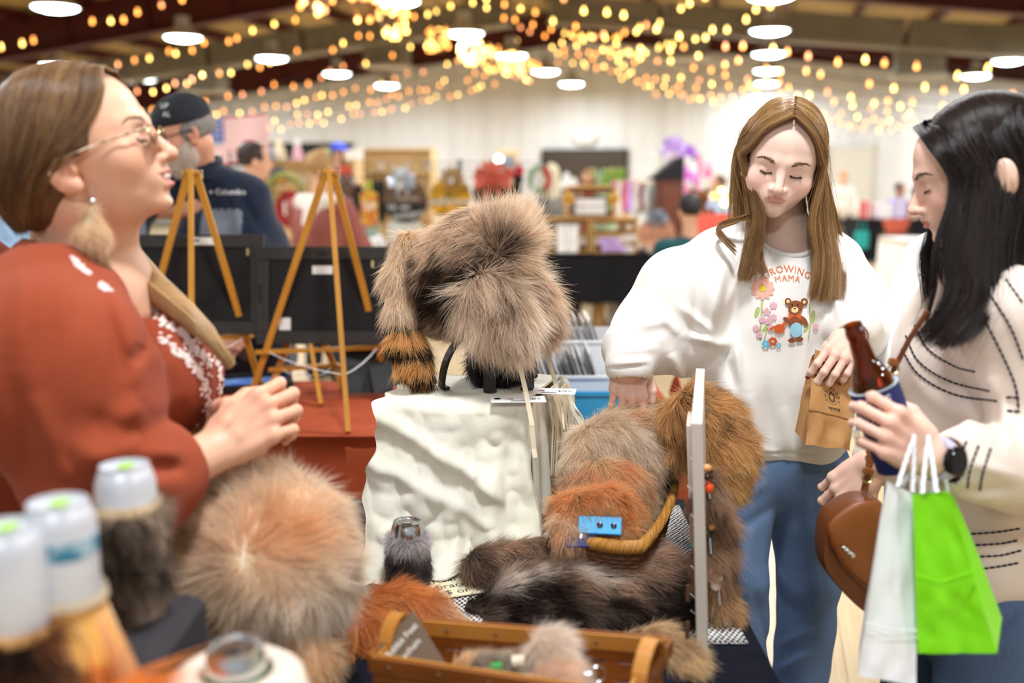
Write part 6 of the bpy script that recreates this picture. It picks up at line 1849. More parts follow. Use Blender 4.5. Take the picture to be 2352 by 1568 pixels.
def hide(u,v):
 """v: 0 back of the box top, .35 its front edge, 1 the hem on the table"""
 xl_t,xr_t=lerp(-.2,-.268,min(v/.35,1)),lerp(.1,.03,min(v/.35,1))
 if v<.35:
  s=v/.35
  y=lerp(2.12,1.860,s);z=BZ+.007+.002*math.sin(u*17+s*5)-(.005*max(0,s-.9)/.1)
  x=lerp(xl_t,xr_t,u)
  return np.array((x+.006*math.sin(s*25)*(1-u),y,z))
 s=(v-.35)/.65
 hem=TZ+.012+(.05*math.exp(-((u-.72)/.13)**2)if True else 0)
 z=lerp(BZ-.008,hem,s)
 xl=-.268+.010*math.sin(s*9+.3)-.03*s**2+.005*math.sin(s*31)*(1-s)
 xr=.03+.03*s+.004*math.sin(s*12)
 x=lerp(xl,xr,u)
 fold=.020*s**.7*(math.sin(u*19+1.2*s)*(.25+.75*max(0,u-.45)/.55))+wrink(x,z)*(.6+s)
 dia=.016*math.exp(-((z-(TZ+.22-.62*(x+.12)))/.018)**2)*(u<.8)+.012*math.exp(-((z-(TZ+.13-.5*(x+.1)))/.016)**2)
 y=1.858-fold-dia-.055*s**2.2-.05*max(0,s-.82)/.18*(u<.6)
 return np.array((x,y,z))
t=thing('draped_hide','white tanned hide draped over the box under the fur hat','hide',(-.1,1.86,TZ))
MB().grid(hide,90,90,.003).build('hide_skin',M_hide,t,True,world=True)
def side1(u,v):
 a=np.array((.028,1.872));b=np.array((.105,2.12));p=a+(b-a)*u
 n=np.array((.95,-.3))
 L=lerp(.315,.17,u**.7)+.02*math.sin(u*21)
 off=.008+.02*v*(1+math.sin(u*23))*.5+.05*v**1.5*(u>.6)*(u-.6)*2.5
 q=p+n*off
 return np.array((q[0],q[1],BZ+.004-L*v))
MB().grid(side1,60,20,.003).build('side_fall',M_hide,t,True,world=True)
def side2(u,v):
 p=np.array((.1,2.1))+np.array((.02,.03))*u
 return np.array((p[0]+.075*v**1.3*(.5+.5*u)+.006*math.sin(u*12),p[1]-.05*u-.03*v,BZ+.012*math.sin(u*3)-(.06+.16*u)*v**.9))
MB().grid(side2,24,16,.003).build('rear_fall',M_hide,t,True,world=True)
mb=MB();g=np.random.default_rng(4)
M_fring=mat('hide_fringe',0xD9C3A0,.8,col2=0xE8DCC4,scale=30)
for k in range(26):
 u=.35+.6*k/26;p0=side1(u,0.04)+np.array((.012,-.004,0));L=g.uniform(.07,.16)
 mb.tube([p0,p0+np.array((.008,-.003,-L*.4))+g.normal(0,.003,3),p0+np.array((.012,-.004,-L))+g.normal(0,.005,3)],[.003,.0028,.0014],5)
mb.build('fringe',M_fring,t,True,world=True,kind='stuff')
for i,(px,py,rz)in enumerate(((1262,898,-.12),(1190,917,.05))):
 c=WZ(px,py,BZ+.0115)
 t=thing('price_tag',['folded white price tag at the corner of the box top','white price tag lying flat before the hat stand'][i],'tag',tuple(c),rz=rz,group='price tags under the fur hat')
 MB().box((0,0,0),(.105,.05,.0012)).build('paper',M_white,t)
 lettering('$85',.02,(.03,0,.0008),(1,0,0),(0,1,0),M_ink,t,off=0)
 MB().prism([(-.04+.007*math.cos(a),.004+.007*math.sin(a))for a in np.linspace(0,6.28,12)],.0004,(0,0,.001),(1,0,0),(0,1,0)).build('printed_ring',M_ink,t)
 MB().prism([(-.024,0),(-.01,.004),(-.01,-.004)],.0004,(0,0,.001),(1,0,0),(0,1,0)).build('printed_mark',mat('tag_red',0x9A2A2A),t)
 for k in range(3):MB().box((.0,-.012-.004*k,.0009),(.03,.0012,.0004)).build('print_line',mat('tag_grey',0x8A8A8E),t)
hb_=WZ(1140,882,BZ+.012)
t=thing('hat_stand','black stand with curved legs and a dark fur collar holding the raccoon fur hat','stand',tuple(hb_))
M_stand=mat('stand_black',0x121214,.4)
for k,(a0,L)in enumerate(((205,.12),(262,.085),(318,.09),(40,.1),(120,.1))):
 d=np.array((math.cos(R(a0)),math.sin(R(a0)),0));up=np.array((0,0,1))
 P=[d*(.012+(L-.012)*math.sin(q_))+up*(.004+.125*math.cos(q_))for q_ in np.linspace(0,math.pi/2,15)]+[d*(L-.012)+up*.0035]
 mb=MB();sd=np.cross(d,up)
 for i in range(15):mb.bar(P[i],P[i+1]+(P[i+1]-P[i])*.05,.024,.006,up=tuple(np.cross(P[i+1]-P[i],sd)))
 mb.build('leg',M_stand,t)
MB().cyl((0,0,.1),(0,0,.26),.012,n=10).build('post',M_stand,t)
g0=G();g0.rc((hb_.x-.0,hb_.y+.01,hb_.z+.035),(hb_.x+.005,hb_.y+.01,hb_.z+.11),.05,.046,.01)
V,Q=fur_mesh('fur_collar',[g0],(hb_.x-.09,hb_.y-.09,hb_.z-.02),(hb_.x+.09,hb_.y+.1,hb_.z+.18),.005,mat('black_pelt',0x17161A,.8),t)
def mono(c0,c1,s=.2):
 return lambda P,g:(vary(np.tile(rgb(c0),(len(P),1)),g,s),vary(np.tile(rgb(c1),(len(P),1)),g,s))
fur('collar_fur',V,Q,5500,.03,mono(0x121114,0x3A373C),t,flatdir((0,0,-1)),lay=.6,r=.0006,seed=2)
hat=thing('fur_hat','raccoon fur trapper hat with ear flaps and a ringed tail on the black stand','hat',tuple(hb_))
YH=1.99
A=lambda px,py,Y=YH:np.array(W(px,py,Y))
cr=G(k=.02)
cr.ell(A(1072,640),(.1,.108,.118),.03).ell(A(1120,565),(.088,.1,.076),.04).ell(A(1010,655,2.0),(.062,.09,.1),.03)
V1,Q1=fur_mesh('crown',[cr],*around(A(1070,620),.26),.007,mat('raccoon_pelt',0x6E5A46,.9),hat)
br=G(k=.02)
br.ell(A(1150,566,1.93),(.062,.05,.068),.03,rotm(0,R(25),0)).ell(A(1192,545,2.02),(.038,.07,.064),.03)
V2,Q2=fur_mesh('front_flap',[br],*around(A(1160,560),.2),.006,mat('raccoon_pelt',0x6E5A46),hat)
f1_=G(k=.02)
f1_.ell(A(1128,700,1.89),(.062,.03,.066),.03,rotm(0,R(-14),0)).ell(A(1160,735,1.88),(.056,.03,.05),.03)
V3,Q3=fur_mesh('ear_flap',[f1_],*around(A(1140,710,1.89),.2),.006,mat('raccoon_light',0xA89684,.9),hat)
f2_=G(k=.02)
f2_.ell(A(1226,690,2.04),(.034,.03,.068),.03,rotm(0,R(-18),0)).ell(A(1240,720,2.03),(.032,.028,.045),.03)
V4,Q4=fur_mesh('ear_flap',[f2_],*around(A(1235,700,2.04),.18),.006,mat('raccoon_light',0xA89684),hat)
tp_=[A(940,565,2.02),A(924,640,2.0),A(924,720,1.97),A(932,790,1.95),A(950,835,1.94),A(966,868,1.94)]
tg=G(k=.02);tg.chain(tp_,[.03,.032,.028,.03,.031,.024],.02)
V5,Q5=fur_mesh('tail',[tg],tp_[3]-np.array((.13,.13,.2)),tp_[3]+np.array((.13,.15,.32)),.006,mat('tail_pelt',0xB08A54,.9),hat)
def coon(dark,light,patch=None,bias=0.0):
 def f(P,g):
  n=vnoise(P,26,4,2)*.42+vnoise(P,75,14,1)*.38+.47+bias
  if patch is not None:
   for c,r,w in patch:n=n+w*np.exp(-(((P-c)/r)**2).sum(1))
  n=np.clip(n+g.normal(0,.2,len(P)),0,1)[:,None]
  d,l=np.array(rgb(dark)),np.array(rgb(light))
  c1=d*(1-n)+l*n;c0=d*(1-n*.45)+l*n*.45
  return vary(c0,g,.15),vary(c1,g,.15)
 return f
fl_crown=lambda P,N:np.tile(np.array((-.8,.0,-.75)),(len(P),1))+.35*N
fur('crown_fur',V1,Q1,18000,.027,coon(0x34241A,0xF6E0C6,[(A(1025,668,1.88),(.052,.1,.06),-2.0),(A(1010,560,1.93),(.08,.12,.035),.3),(A(1100,610,1.88),(.02,.06,.03),-.7)],.12),hat,fl_crown,lay=.72,r=.00055,clump=.3,seed=11)
ctr=A(1145,578,1.9)
fur('flap_fur',V2,Q2,9000,.042,coon(0x36241A,0xFFEAD0,[(ctr,(.042,.1,.036),-.95)],.42),hat,lambda P,N:(P-ctr),lay=.6,r=.0006,clump=.4,seed=12)
fur('ear_fur',V3,Q3,8500,.052,coon(0x6A5446,0xFFF6E4,[(A(1155,665,1.87),(.035,.06,.035),-.75),(A(1165,720,1.86),(.018,.05,.03),-.45)],.36),hat,flatdir((.25,-.15,-1)),lay=.68,r=.0006,clump=.45,seed=13)
fur('ear_fur',V4,Q4,4500,.05,coon(0x6A5446,0xFAECD6,None,.15),hat,flatdir((.3,-.1,-1)),lay=.68,r=.0006,clump=.45,seed=14)
def tailc(P,g):
 s=A(930,700,1.97)[2]-P[:,2]
 ph=(P[:,2]-tp_[5][2])/.0535
 ring=(np.sin(ph*2*math.pi-2.2)<-.15)&(P[:,2]<A(930,735,1.97)[2])
 base=np.where((P[:,2]>A(930,730,1.97)[2])[:,None],np.array(rgb(0xE8DCC8)),np.array(rgb(0xD8AE68)))
 base=np.where(ring[:,None],np.array(rgb(0x2A1E18)),base)
 return vary(base*.75,g,.15),vary(base,g,.15)
fur('tail_fur',V5,Q5,7500,.03,tailc,hat,flatdir((.05,0,-1)),lay=.7,r=.0006,seed=15)
M_tie=mat('leather_tie',0xE8DCC0,.8)
for pts in([(1182,782,1.87),(1192,830,1.86),(1208,900,1.852),(1222,975,1.83),(1226,1030,1.825),(1229,1050,1.82)],[(1250,775,2.02),(1262,830,2.02),(1276,880,2.03),(1288,930,2.02),(1293,985,2.0)]):
 P=[A(*p)for p in pts];mb=MB()
 for a,b in zip(P[:-1],P[1:]):mb.bar(a,b+(b-a)*.04,.009,.0025,up=(0,-1,.1))
 mb.build('tie',M_tie,hat,world=True)
M_alu=mat('aluminium',0xD9DCDE,.22,metal=1.0)
def can_top(t,c,r,m=M_alu,neck=True):
 MB().lathe([(r,-.02),(r,-.008),(r*.9,.006),(r*.84,.009),(r*.84,.013),(r*.8,.0135),(r*.79,.0105),(r*.77,.0095),(.001,.0095)],28,c).build('can_lid',m,t,True)
 c=np.array(c)
 MB().box(c+np.array((0,.006,.0112)),(.014,.022,.0016),bev=.0006).build('pull_tab',m,t)
 MB().lathe([(.001,0),(.011,0),(.011,.0005),(.001,.0006)],14,c+np.array((0,-r*.42,.0098)),sq=(1,.8)).build('tab_opening',mat('opening_dark',0x2A2A2C,.3),t)
kc=WZ(938,1352,TZ+.004)
t=thing('can_koozie','grey rabbit fur koozie holding a silver drink can beside the white hide','can cooler',tuple(kc))
can_top(t,(0,0,.118),.031)
MB().lathe([(.031,.03),(.031,.1),(.030,.1)],24).build('can_side',M_alu,t,True)
g0=G();g0.rc((kc.x,kc.y,kc.z+.028),(kc.x,kc.y,kc.z+.09),.036,.036,.01);g0.half((kc.x,kc.y,kc.z+.106),(0,0,1),.012);g0.half((kc.x,kc.y,kc.z+.002),(0,0,-1),.01)
V,Q=fur_mesh('koozie',[g0],*around((kc.x,kc.y,kc.z+.05),.09),.004,mat('grey_pelt',0x4A4850,.9),t)
def kcol(P,g):
 s=np.clip((P[:,2]-kc.z-.075)/.015,0,1)[:,None]
 c=np.array(rgb(0x4C474C))*(1-s)+np.array(rgb(0xA6A9B4))*s
 return vary(c*.8,g,.15),vary(c*1.1,g,.2)
fur('koozie_fur',V,Q,9000,.016,kcol,t,flatdir((.1,0,-1)),lay=.62,r=.00042,seed=21)
M_keff=mat('keffiyeh',0xECECEC,.9)
nt=M_keff.node_tree;N_,L_=nt.nodes,nt.links
tc_=N_.new('ShaderNodeTexCoord');ck=N_.new('ShaderNodeTexVoronoi');ck.inputs['Scale'].default_value=150;ck.inputs['Randomness'].default_value=.15
mp_=N_.new('ShaderNodeMapping');mp_.inputs['Rotation'].default_value=(0,0,R(45));mp_.inputs['Scale'].default_value=(1,.6,1)
rp_=N_.new('ShaderNodeValToRGB');rp_.color_ramp.elements[0].position=.38;rp_.color_ramp.elements[1].position=.44
rp_.color_ramp.elements[0].color=c4(0x1A1A20);rp_.color_ramp.elements[1].color=c4(0xECEAE8)
L_.new(tc_.outputs['Object'],mp_.inputs[0]);L_.new(mp_.outputs[0],ck.inputs['Vector']);L_.new(ck.outputs['Distance'],rp_.inputs[0]);L_.new(rp_.outputs[0],N_['Principled BSDF'].inputs['Base Color'])
t=MB().grid(lambda u,v:(lerp(-.2,.385,u),lerp(1.52,2.2,v),TZ+.0075+.0015*math.sin(u*30)*math.sin(v*11)+.03*math.exp(-((u-.97)/.03)**2)*0),60,30,.002).build('table_runner',M_keff,None,True)
tag(t,'black and white woven table runner under the furs and wicker basket','cloth')
nc=WZ(1058,1342,TZ+.012)
t=thing('note_card','cream handwritten note card lying by the grey fur koozie','card',tuple(nc),rot=(0,-.02,R(18)))
MB().box((0,0,0),(.13,.095,.0012)).build('paper',mat('cream_paper',0xF4EDCB,.8),t)
for i,s in enumerate(('Real Fur','bracelet','$ or 5')):lettering(s,.027,(-.003,.028-.028*i,.0009),(1,.0,0),(0,1,0),M_ink,t,off=0)
pt=thing('fur_pelt','large dark brown pelt with a white streak heaped on the runner','pelt',tuple(WZ(1330,1400,TZ)))
YP_=1.68
A=lambda px,py,Y=YP_:np.array(W(px,py,Y))
pg=G(k=.02)
pg.chain([A(1120,1300,1.76),A(1230,1296,1.77),A(1380,1300,1.77),A(1470,1290,1.78)],[.033,.04,.045,.05],.03)
pg.chain([A(1090,1405,1.64),A(1200,1380,1.65),A(1320,1370,1.65),A(1450,1375,1.66),A(1545,1395,1.66)],[.02,.034,.046,.052,.045],.03)
pg.chain([A(1130,1430,1.6),A(1300,1430,1.585),A(1470,1435,1.585),A(1550,1430,1.6)],[.02,.03,.035,.035],.03)
pg.ell(A(1500,1320,1.72),(.06,.06,.05),.03).ell(A(1300,1350,1.7),(.14,.07,.045),.03).ell(A(1110,1300,1.75),(.035,.03,.03),.02)
pg.half((0,0,TZ+.01),(0,0,-1),.006)
Vp,Qp=fur_mesh('pelt_skin',[pg],A(1050,1440,1.6)-np.array((.05,.16,.12)),A(1620,1240,1.8)+np.array((.06,.12,.12)),.0065,mat('dark_pelt',0x3A2E28,.9),pt)
stre=[(A(1235,1310,1.7),A(1290,1275,1.72)),(A(1290,1275,1.72),A(1330,1300,1.7)),(A(1330,1300,1.7),A(1400,1318,1.68)),(A(1080,1385,1.62),A(1180,1340,1.63)),(A(1085,1400,1.6),A(1150,1415,1.58))]
def N_up(P):return np.clip((P[:,2]-TZ-.03)/.03,0,1)
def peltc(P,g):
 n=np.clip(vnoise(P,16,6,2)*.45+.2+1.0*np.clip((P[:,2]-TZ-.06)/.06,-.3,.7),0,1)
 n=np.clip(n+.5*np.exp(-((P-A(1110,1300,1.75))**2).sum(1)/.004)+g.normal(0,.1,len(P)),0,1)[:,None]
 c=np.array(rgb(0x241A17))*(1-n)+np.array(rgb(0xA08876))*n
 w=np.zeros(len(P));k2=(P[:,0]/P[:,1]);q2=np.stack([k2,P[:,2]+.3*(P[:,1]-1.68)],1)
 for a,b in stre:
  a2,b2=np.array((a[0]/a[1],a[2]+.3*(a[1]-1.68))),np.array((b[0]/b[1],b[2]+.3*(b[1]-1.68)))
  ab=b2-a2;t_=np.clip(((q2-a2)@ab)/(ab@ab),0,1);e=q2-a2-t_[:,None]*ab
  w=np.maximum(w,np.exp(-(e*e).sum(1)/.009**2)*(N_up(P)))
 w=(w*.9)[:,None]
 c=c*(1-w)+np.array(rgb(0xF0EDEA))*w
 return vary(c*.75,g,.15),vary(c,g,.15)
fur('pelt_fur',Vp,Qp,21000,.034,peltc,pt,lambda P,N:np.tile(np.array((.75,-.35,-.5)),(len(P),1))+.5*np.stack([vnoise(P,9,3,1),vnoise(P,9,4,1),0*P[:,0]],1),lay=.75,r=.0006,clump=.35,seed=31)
pt2=thing('fur_pelt','grey and tan pelt edge sticking out below the dark pelt by the basket','pelt',tuple(WZ(1560,1500,TZ)))
pg=G(k=.02);pg.chain([A(1450,1470,1.53),A(1520,1480,1.5),A(1570,1530,1.46),A(1572,1600,1.4)],[.014,.024,.03,.03],.02)
pg.half((0,0,TZ+.008),(0,0,-1),.006)
V,Q=fur_mesh('pelt_skin',[pg],*around(A(1540,1520,1.47),.16),.006,mat('tan_pelt',0xA08A68,.9),pt2)
fur('pelt_fur',V,Q,5000,.028,coon(0x5A4A3A,0xE0CDA4,None,.1),pt2,flatdir((.5,-.6,-.4)),lay=.7,r=.0006,seed=32)
fx=thing('fox_pelt','orange fox pelt with a grey white tipped tail beside the big pale fur hat','pelt',tuple(WZ(920,1420,TZ)))
fg_=G(k=.02)
fg_.chain([A(860,1415,1.58),A(920,1400,1.6),A(980,1412,1.6),A(1035,1428,1.59)],[.03,.034,.03,.018],.02)
fg_.chain([A(860,1400,1.57),A(835,1440,1.53),A(810,1480,1.5),A(797,1530,1.46)],[.03,.03,.022,.006],.02)
fg_.half((0,0,TZ+.006),(0,0,-1),.006)
V,Q=fur_mesh('pelt_skin',[fg_],*around(A(900,1420,1.56),.24),.006,mat('fox_base',0xA8682A,.9),fx)
def foxc(P,g):
 e=np.clip((A(820,1465,1.51)[2]-P[:,2])/.03,0,1);e2=np.exp(-((P-A(1035,1415,1.6))**2).sum(1)/.0012)
 n=np.clip(vnoise(P,22,5,2)*.5+.5,0,1)[:,None]
 c=np.array(rgb(0x9A5414))*(1-n)+np.array(rgb(0xE0A458))*n
 e=np.maximum(0,e*(P[:,0]<A(850,1400)[0]))[:,None]
 c=c*(1-e)+np.array(rgb(0x8A837C))*e
 e2=e2[:,None];c=c*(1-e2)+np.array(rgb(0xD8C8B0))*e2
 return vary(c*.7,g,.15),vary(c,g,.15)
fur('pelt_fur',V,Q,9000,.03,foxc,fx,lambda P,N:np.stack([np.where(P[:,0]>A(860,1400)[0],.8,-.3),np.full(len(P),-.5),np.full(len(P),-.7)],1),lay=.7,r=.0006,seed=33)
bh=thing('fur_hat','big pale cream and tan fur hat on a black stand at the front corner','hat',tuple(WZ(620,1560,TZ)))
A=lambda px,py,Y=1.36:np.array(W(px,py,Y))
hg=G(k=.02)
hg.ell(A(618,1228,1.4),(.098,.1,.088),.03).ell(A(590,1340,1.33),(.085,.06,.08),.03).ell(A(720,1310,1.37),(.05,.08,.1),.03).ell(A(500,1270,1.38),(.045,.08,.09),.03)
Vh,Qh=fur_mesh('crown',[hg],*around(A(620,1270,1.38),.26),.007,mat('cream_pelt',0xEAD8BC,.9),bh)
def palec(P,g):
 n=np.clip(vnoise(P,15,8,2)*.4+vnoise(P,60,9,1)*.35+.5,0,1)
 o=np.exp(-(((P-A(640,1225,1.33))/np.array((.075,.1,.045)))**2).sum(1))
 n=np.clip(n+g.normal(0,.1,len(P)),0,1)[:,None];o=np.clip(o+g.normal(0,.1,len(P)),0,1)[:,None]
 c=np.array(rgb(0xF0E0C8))*(1-n)+np.array(rgb(0xFFFAF2))*n
 c=c*(1-o*.8)+np.array(rgb(0xDCA45C))*o*.8
 return vary(c*.86,g,.12),vary(c,g,.1)
cc_=A(640,1330,1.3)
fur('hat_fur',Vh,Qh,17000,.042,palec,bh,lambda P,N:np.where((P[:,2]>A(620,1330,1.33)[2])[:,None],(P-cc_)*np.array((9,0,9))+1.2*np.stack([vnoise(P,12,3,1),0*P[:,0],vnoise(P,12,5,1)-.35],1),np.array((.0,-.1,-1.0))),lay=.62,r=.0006,clump=.4,seed=41)
tq_=G(k=.02);tq_.chain([A(690,1470,1.31),A(725,1520,1.3),A(715,1570,1.28)],[.024,.022,.018],.02)
V,Q=fur_mesh('tail',[tq_],*around(A(710,1520,1.3),.13),.006,mat('cream_pelt',0xD8C09A),bh)
fur('tail_fur',V,Q,2500,.028,mono(0xA8865A,0xDCC8A4),bh,flatdir((0,0,-1)),lay=.7,r=.0006,seed=42)
bs=WZ(610,1590,TZ+.002)
t=thing('hat_stand','black upright stand under the big pale fur hat','stand',(A(610,1400)[0],1.37,TZ))
MB().cyl((0,0,0.002),(0,0,.012),.08,n=20).build('base',M_stand,t);MB().cyl((0,0,.01),(0,0,.2),.012,n=10).build('post',M_stand,t)
rs=thing('display_riser','black cloth covered riser under the fur wrapped cans','riser',(-.47,1.0,TZ))
RZ=1.012
MB().box((-.552,.94,(TZ+RZ)/2+.001),(.38,.36,RZ-TZ-.004),bev=.01).build('cloth_cover',mat('charcoal_cloth',0x2E2B30,.9),rs,world=True)
MB().box((-.3615,.765,(TZ+RZ)/2),(.004,.006,RZ-TZ-.01)).build('seam',M_blk,rs,world=True)
M_canw=mat('can_white',0xE4E6EC,.35,metal=.3,col2=0xC8CCD8,scale=12)
def wrapped_can(name,label,px,py,Y,zb,hgt,colf,base,fl,n,ln,droop=0.0,spread=0.0,seed=1,top=M_canw,rad=.033,tab=0xA8D860,lay=.7):
 c=W(px,py,Y);zt=c.z
 o=np.array((c.x,Y,zb))
 t=thing(name,label,'can cooler',tuple(o),group='fur wrapped cans on the riser')
 hh=zt-zb
 MB().lathe([(rad*.95,.0),(rad,.004),(rad,hh-.02),(rad*.86,hh-.006),(rad*.82,hh-.004),(rad*.82,hh),(rad*.78,hh),(rad*.76,hh-.005),(.001,hh-.005)],26).build('can',top,t,True)
 MB().box((0,.004,hh-.003),(.013,.02,.0015)).build('pull_tab',mat('tab%06x'%tab,tab,.4),t)
 if seed==52:
  MB().lathe([(rad+.0006,hh-.05),(rad+.0006,hh-.032)],24,sq=(1,1)).build('printed_band',mat('can_print',0xA8C4D4,.4,col2=0x2A7FA0,scale=60,contrast=.06),t,True)
 g0=G();g0.rc(o+np.array((0,0,rad)),o+np.array((0,0,hgt-rad*.4)),rad*1.12+spread,rad*1.1,.01)
 g0.half(o+np.array((0,0,hgt)),(0,0,1),.01);g0.half(o+np.array((0,0,.004)),(0,0,-1),.008)
 V,Q=fur_mesh('koozie',[g0],o-np.array((.1,.1,.02)),o+np.array((.1,.1,hgt+.05)),.005,base,t)
 fur('koozie_fur',V,Q,n,ln,colf,t,fl,lay=lay,jitter=.35 if lay<.9 else.15,clump=.35 if lay<.9 else.12,r=.0014 if lay>.9 else.0008,droop=droop,seed=seed,weight=(lambda c_,n_:(n_[:,2]<.25)*1.0)if lay>.9 else None)
 MB().lathe([(rad*1.2,hgt-.004),(rad*1.14,hgt+.006),(rad*1.02,hgt+.002),(rad*1.02,hgt-.01)],22).build('koozie_rim',mat('tan_rim%d'%seed,[0xD8BE98,0xC8B8A0,0xE0A868][seed%3],.9),t,True)
 return t
def zr(py,Y):return W(300,py,Y).z
wrapped_can('fur_koozie','white can in a dark grey fur koozie, nearest the pale fur hat',285,1066,1.05,RZ+.002,.128,coon(0x3A3430,0x8E8276,None,-.05),mat('greyfur_base',0x4A433E,.9),flatdir((0,0,-1)),6000,.022,seed=51,rad=.032)
wrapped_can('fur_koozie','white can in a long haired orange koozie, in the middle of the riser',132,1150,.9,RZ+.002,.09,lambda P,g:((lambda c:(vary(c,g,.1),vary(c*np.array((1,.78,.45)),g,.12)))(np.array(rgb(0xF4E0C4))*np.clip((P[:,2:3]-RZ-.062)/.026,0,1)+np.array(rgb(0xE89A28))*(1-np.clip((P[:,2:3]-RZ-.062)/.026,0,1)))),mat('orange_base',0xE0A858,.9),lambda P,N:np.tile(np.array((.25,-.1,-1)),(len(P),1))+.1*N,6500,.105,droop=.25,spread=.013,seed=52,lay=.94)
wrapped_can('fur_koozie','white can in a dark brown fur koozie, at the corner of the riser',12,1206,.86,RZ+.002,.075,coon(0x2E1A10,0x8A5A34,None,-.1),mat('brownfur_base',0x4A2E1C,.9),flatdir((0,0,-1)),6000,.03,spread=.012,seed=53)
c=W(540,1490,.93);zt=c.z
rs=thing('display_riser','low black block under the can in the pale leather koozie','riser',(c.x,.95,TZ))
MB().box((0,0,(zt-.115-TZ)/2),(.12,.12,zt-.117-TZ),bev=.006).build('block',M_blk,rs)
t=thing('can_koozie','silver and green drink can in a pale leather koozie at the front edge','can cooler',(c.x,.93,zt-.114))
can_top(t,(0,0,.105),.031)
MB().lathe([(.0305,.0),(.032,.005),(.032,.09),(.031,.094)],28).build('can_side',mat('can_green',0x1E7A30,.3,metal=.6),t,True)
MB().lathe([(.0322,.075),(.0322,.082)],28).build('printed_band',M_alu,t,True)
MB().lathe([(.05,0),(.066,.02),(.074,.055),(.066,.085),(.05,.096),(.037,.092),(.036,.07)],28).build('leather_koozie',mat('pale_leather',0xE8D6C6,.6,bump=.2,bscale=80),t,True)
t=thing('price_tag','small white tag lying on the navy cloth beside the fox tail','tag',tuple(WZ(755,1528,TZ+.006)),rz=.2)
MB().box((0,0,0),(.032,.03,.0015)).build('paper',M_white,t);lettering('$20',.012,(0,0,.001),(1,0,0),(0,1,0),M_ink,t,off=0)
M_splint=mat('splint_wood',0xA8622A,.4,col2=0x7C4216,scale=6,stretch=(1,1,6),spec=.5)
M_splint2=mat('splint_handle',0xC98A40,.4,col2=0xB4762E,scale=5)
zb_,zt_=TZ+.008,TZ+.125
bl_,br_=WZ(962,1428,zt_),WZ(1538,1472,zt_)
fl_=WZ(852,1512,zt_);fr_=br_+(fl_-bl_)*1.35
bk=thing('splint_basket','rectangular wooden splint basket with two handles at the front of the table','basket',((bl_.x+fr_.x)/2,(bl_.y+fr_.y)/2,zb_))
cen=(bl_+br_+fl_+fr_)/4
def bpt(p,z):
 k=.9+.1*(z-zb_)/(zt_-zb_);q=cen+(p-cen)*k
 return np.array((q.x,q.y,z))
cs=[bl_,br_,fr_,fl_]
for i in range(4):
 a,b=cs[i],cs[(i+1)%4]
 for j in range(4):
  z=zb_+.014+j*.0265
  p,q_=bpt(a,z),bpt(b,z);mb=MB();n=8
  for k in range(n):
   w0,w1=.0012*(-1)**(k+j),.0012*(-1)**(k+1+j)
   d=np.cross(q_-p,(0,0,1));d/=np.linalg.norm(d)
   s0,s1=lerp(p,q_,k/n)+d*w0,lerp(p,q_,(k+1)/n)+d*w1
   mb.bar(s0,s1+(s1-s0)*.02,.0025,.0235)
  mb.build('splint',M_splint,bk,world=True)
 n=7 if i%2==0 else 4
 for k in range(n):
  f_=(k+.5)/n;p,q_=bpt(lerp(a,b,f_),zb_),bpt(lerp(a,b,f_),zt_-.012)
  MB().bar(p,q_,.02,.002,up=tuple(np.cross(np.array(b-a),(0,0,1)))).build('upright_splint',M_splint,bk,world=True)
 for s_,zz in((1,.006),(-1,.006)):
  d=np.cross(np.array(b-a),(0,0,1));d/=np.linalg.norm(d)
  MB().bar(bpt(a,zt_-zz)+d*.0045*s_,bpt(b,zt_-zz)+d*.0045*s_,.004,.022).build('rim_band',M_splint2 if s_>0 else M_splint,bk,world=True)
 for k in range(5 if i%2==0 else 3):
  f_=(k+.6)/(5 if i%2==0 else 3)
  for s_ in(-1,1):MB().ball(bpt(lerp(a,b,f_),zt_-.006)+d*.0068*s_,.003,6,4).build('nail',M_brown,bk,world=True)
P4=[bpt(p,zb_+.004)for p in cs]
MB().add(P4+[p-np.array((0,0,.004))for p in P4],[[0,1,2,3],[7,6,5,4],[0,4,5,1],[1,5,6,2],[2,6,7,3],[3,7,4,0]]).build('base',M_splint,bk,world=True)
for(a,b)in((bl_,fl_),(br_,fr_)):
 m0,m1=bpt(lerp(a,b,.22),zt_-.012),bpt(lerp(a,b,.78),zt_-.012)
 P=[lerp(m0,m1,f_)+np.array((0,0,.048*math.sin(math.pi*f_)**.55))for f_ in np.linspace(0,1,14)]
 mb=MB();d=np.cross(m1-m0,(0,0,1));d/=np.linalg.norm(d)
 for k in range(13):mb.bar(P[k],P[k+1]+(P[k+1]-P[k])*.05,.02,.005,up=tuple(np.cross(P[k+1]-P[k],d)))
 mb.build('handle',M_splint2,bk,world=True)
cs_=W(940,1490,1.31)
t=thing('chalk_sign','brown card sign with white handwriting standing in the splint basket','sign',tuple(cs_))
cq=[np.array(W(*q_))for q_ in((948,1402,1.29),(862,1496,1.255),(880,1530,1.25),(1035,1545,1.245))]
MB().add(cq+[q_+np.array((0,.003,0))for q_ in cq],[[0,1,2,3],[7,6,5,4],[0,4,5,1],[1,5,6,2],[2,6,7,3],[3,7,4,0]]).build('card',mat('brown_card',0x6E5A48,.85),t,world=True)
cu=(cq[0]-cq[1])/np.linalg.norm(cq[0]-cq[1]);cn_=np.cross(cu,cq[3]-cq[0]);cn_/=np.linalg.norm(cn_);cv=np.cross(cu,cn_)
if cv[2]<0:cv=-cv
for i,s in enumerate(('Rabbit Feet','Keychain','$6','3/$15')):
 o_=lerp(cq[0],cq[1],.52)-cv*(.016+.017*i)+cu*(-.006*i)
 lettering(s,.0125,o_-np.array((0,.002,0)),cu,cv,M_offw,t,world=True)
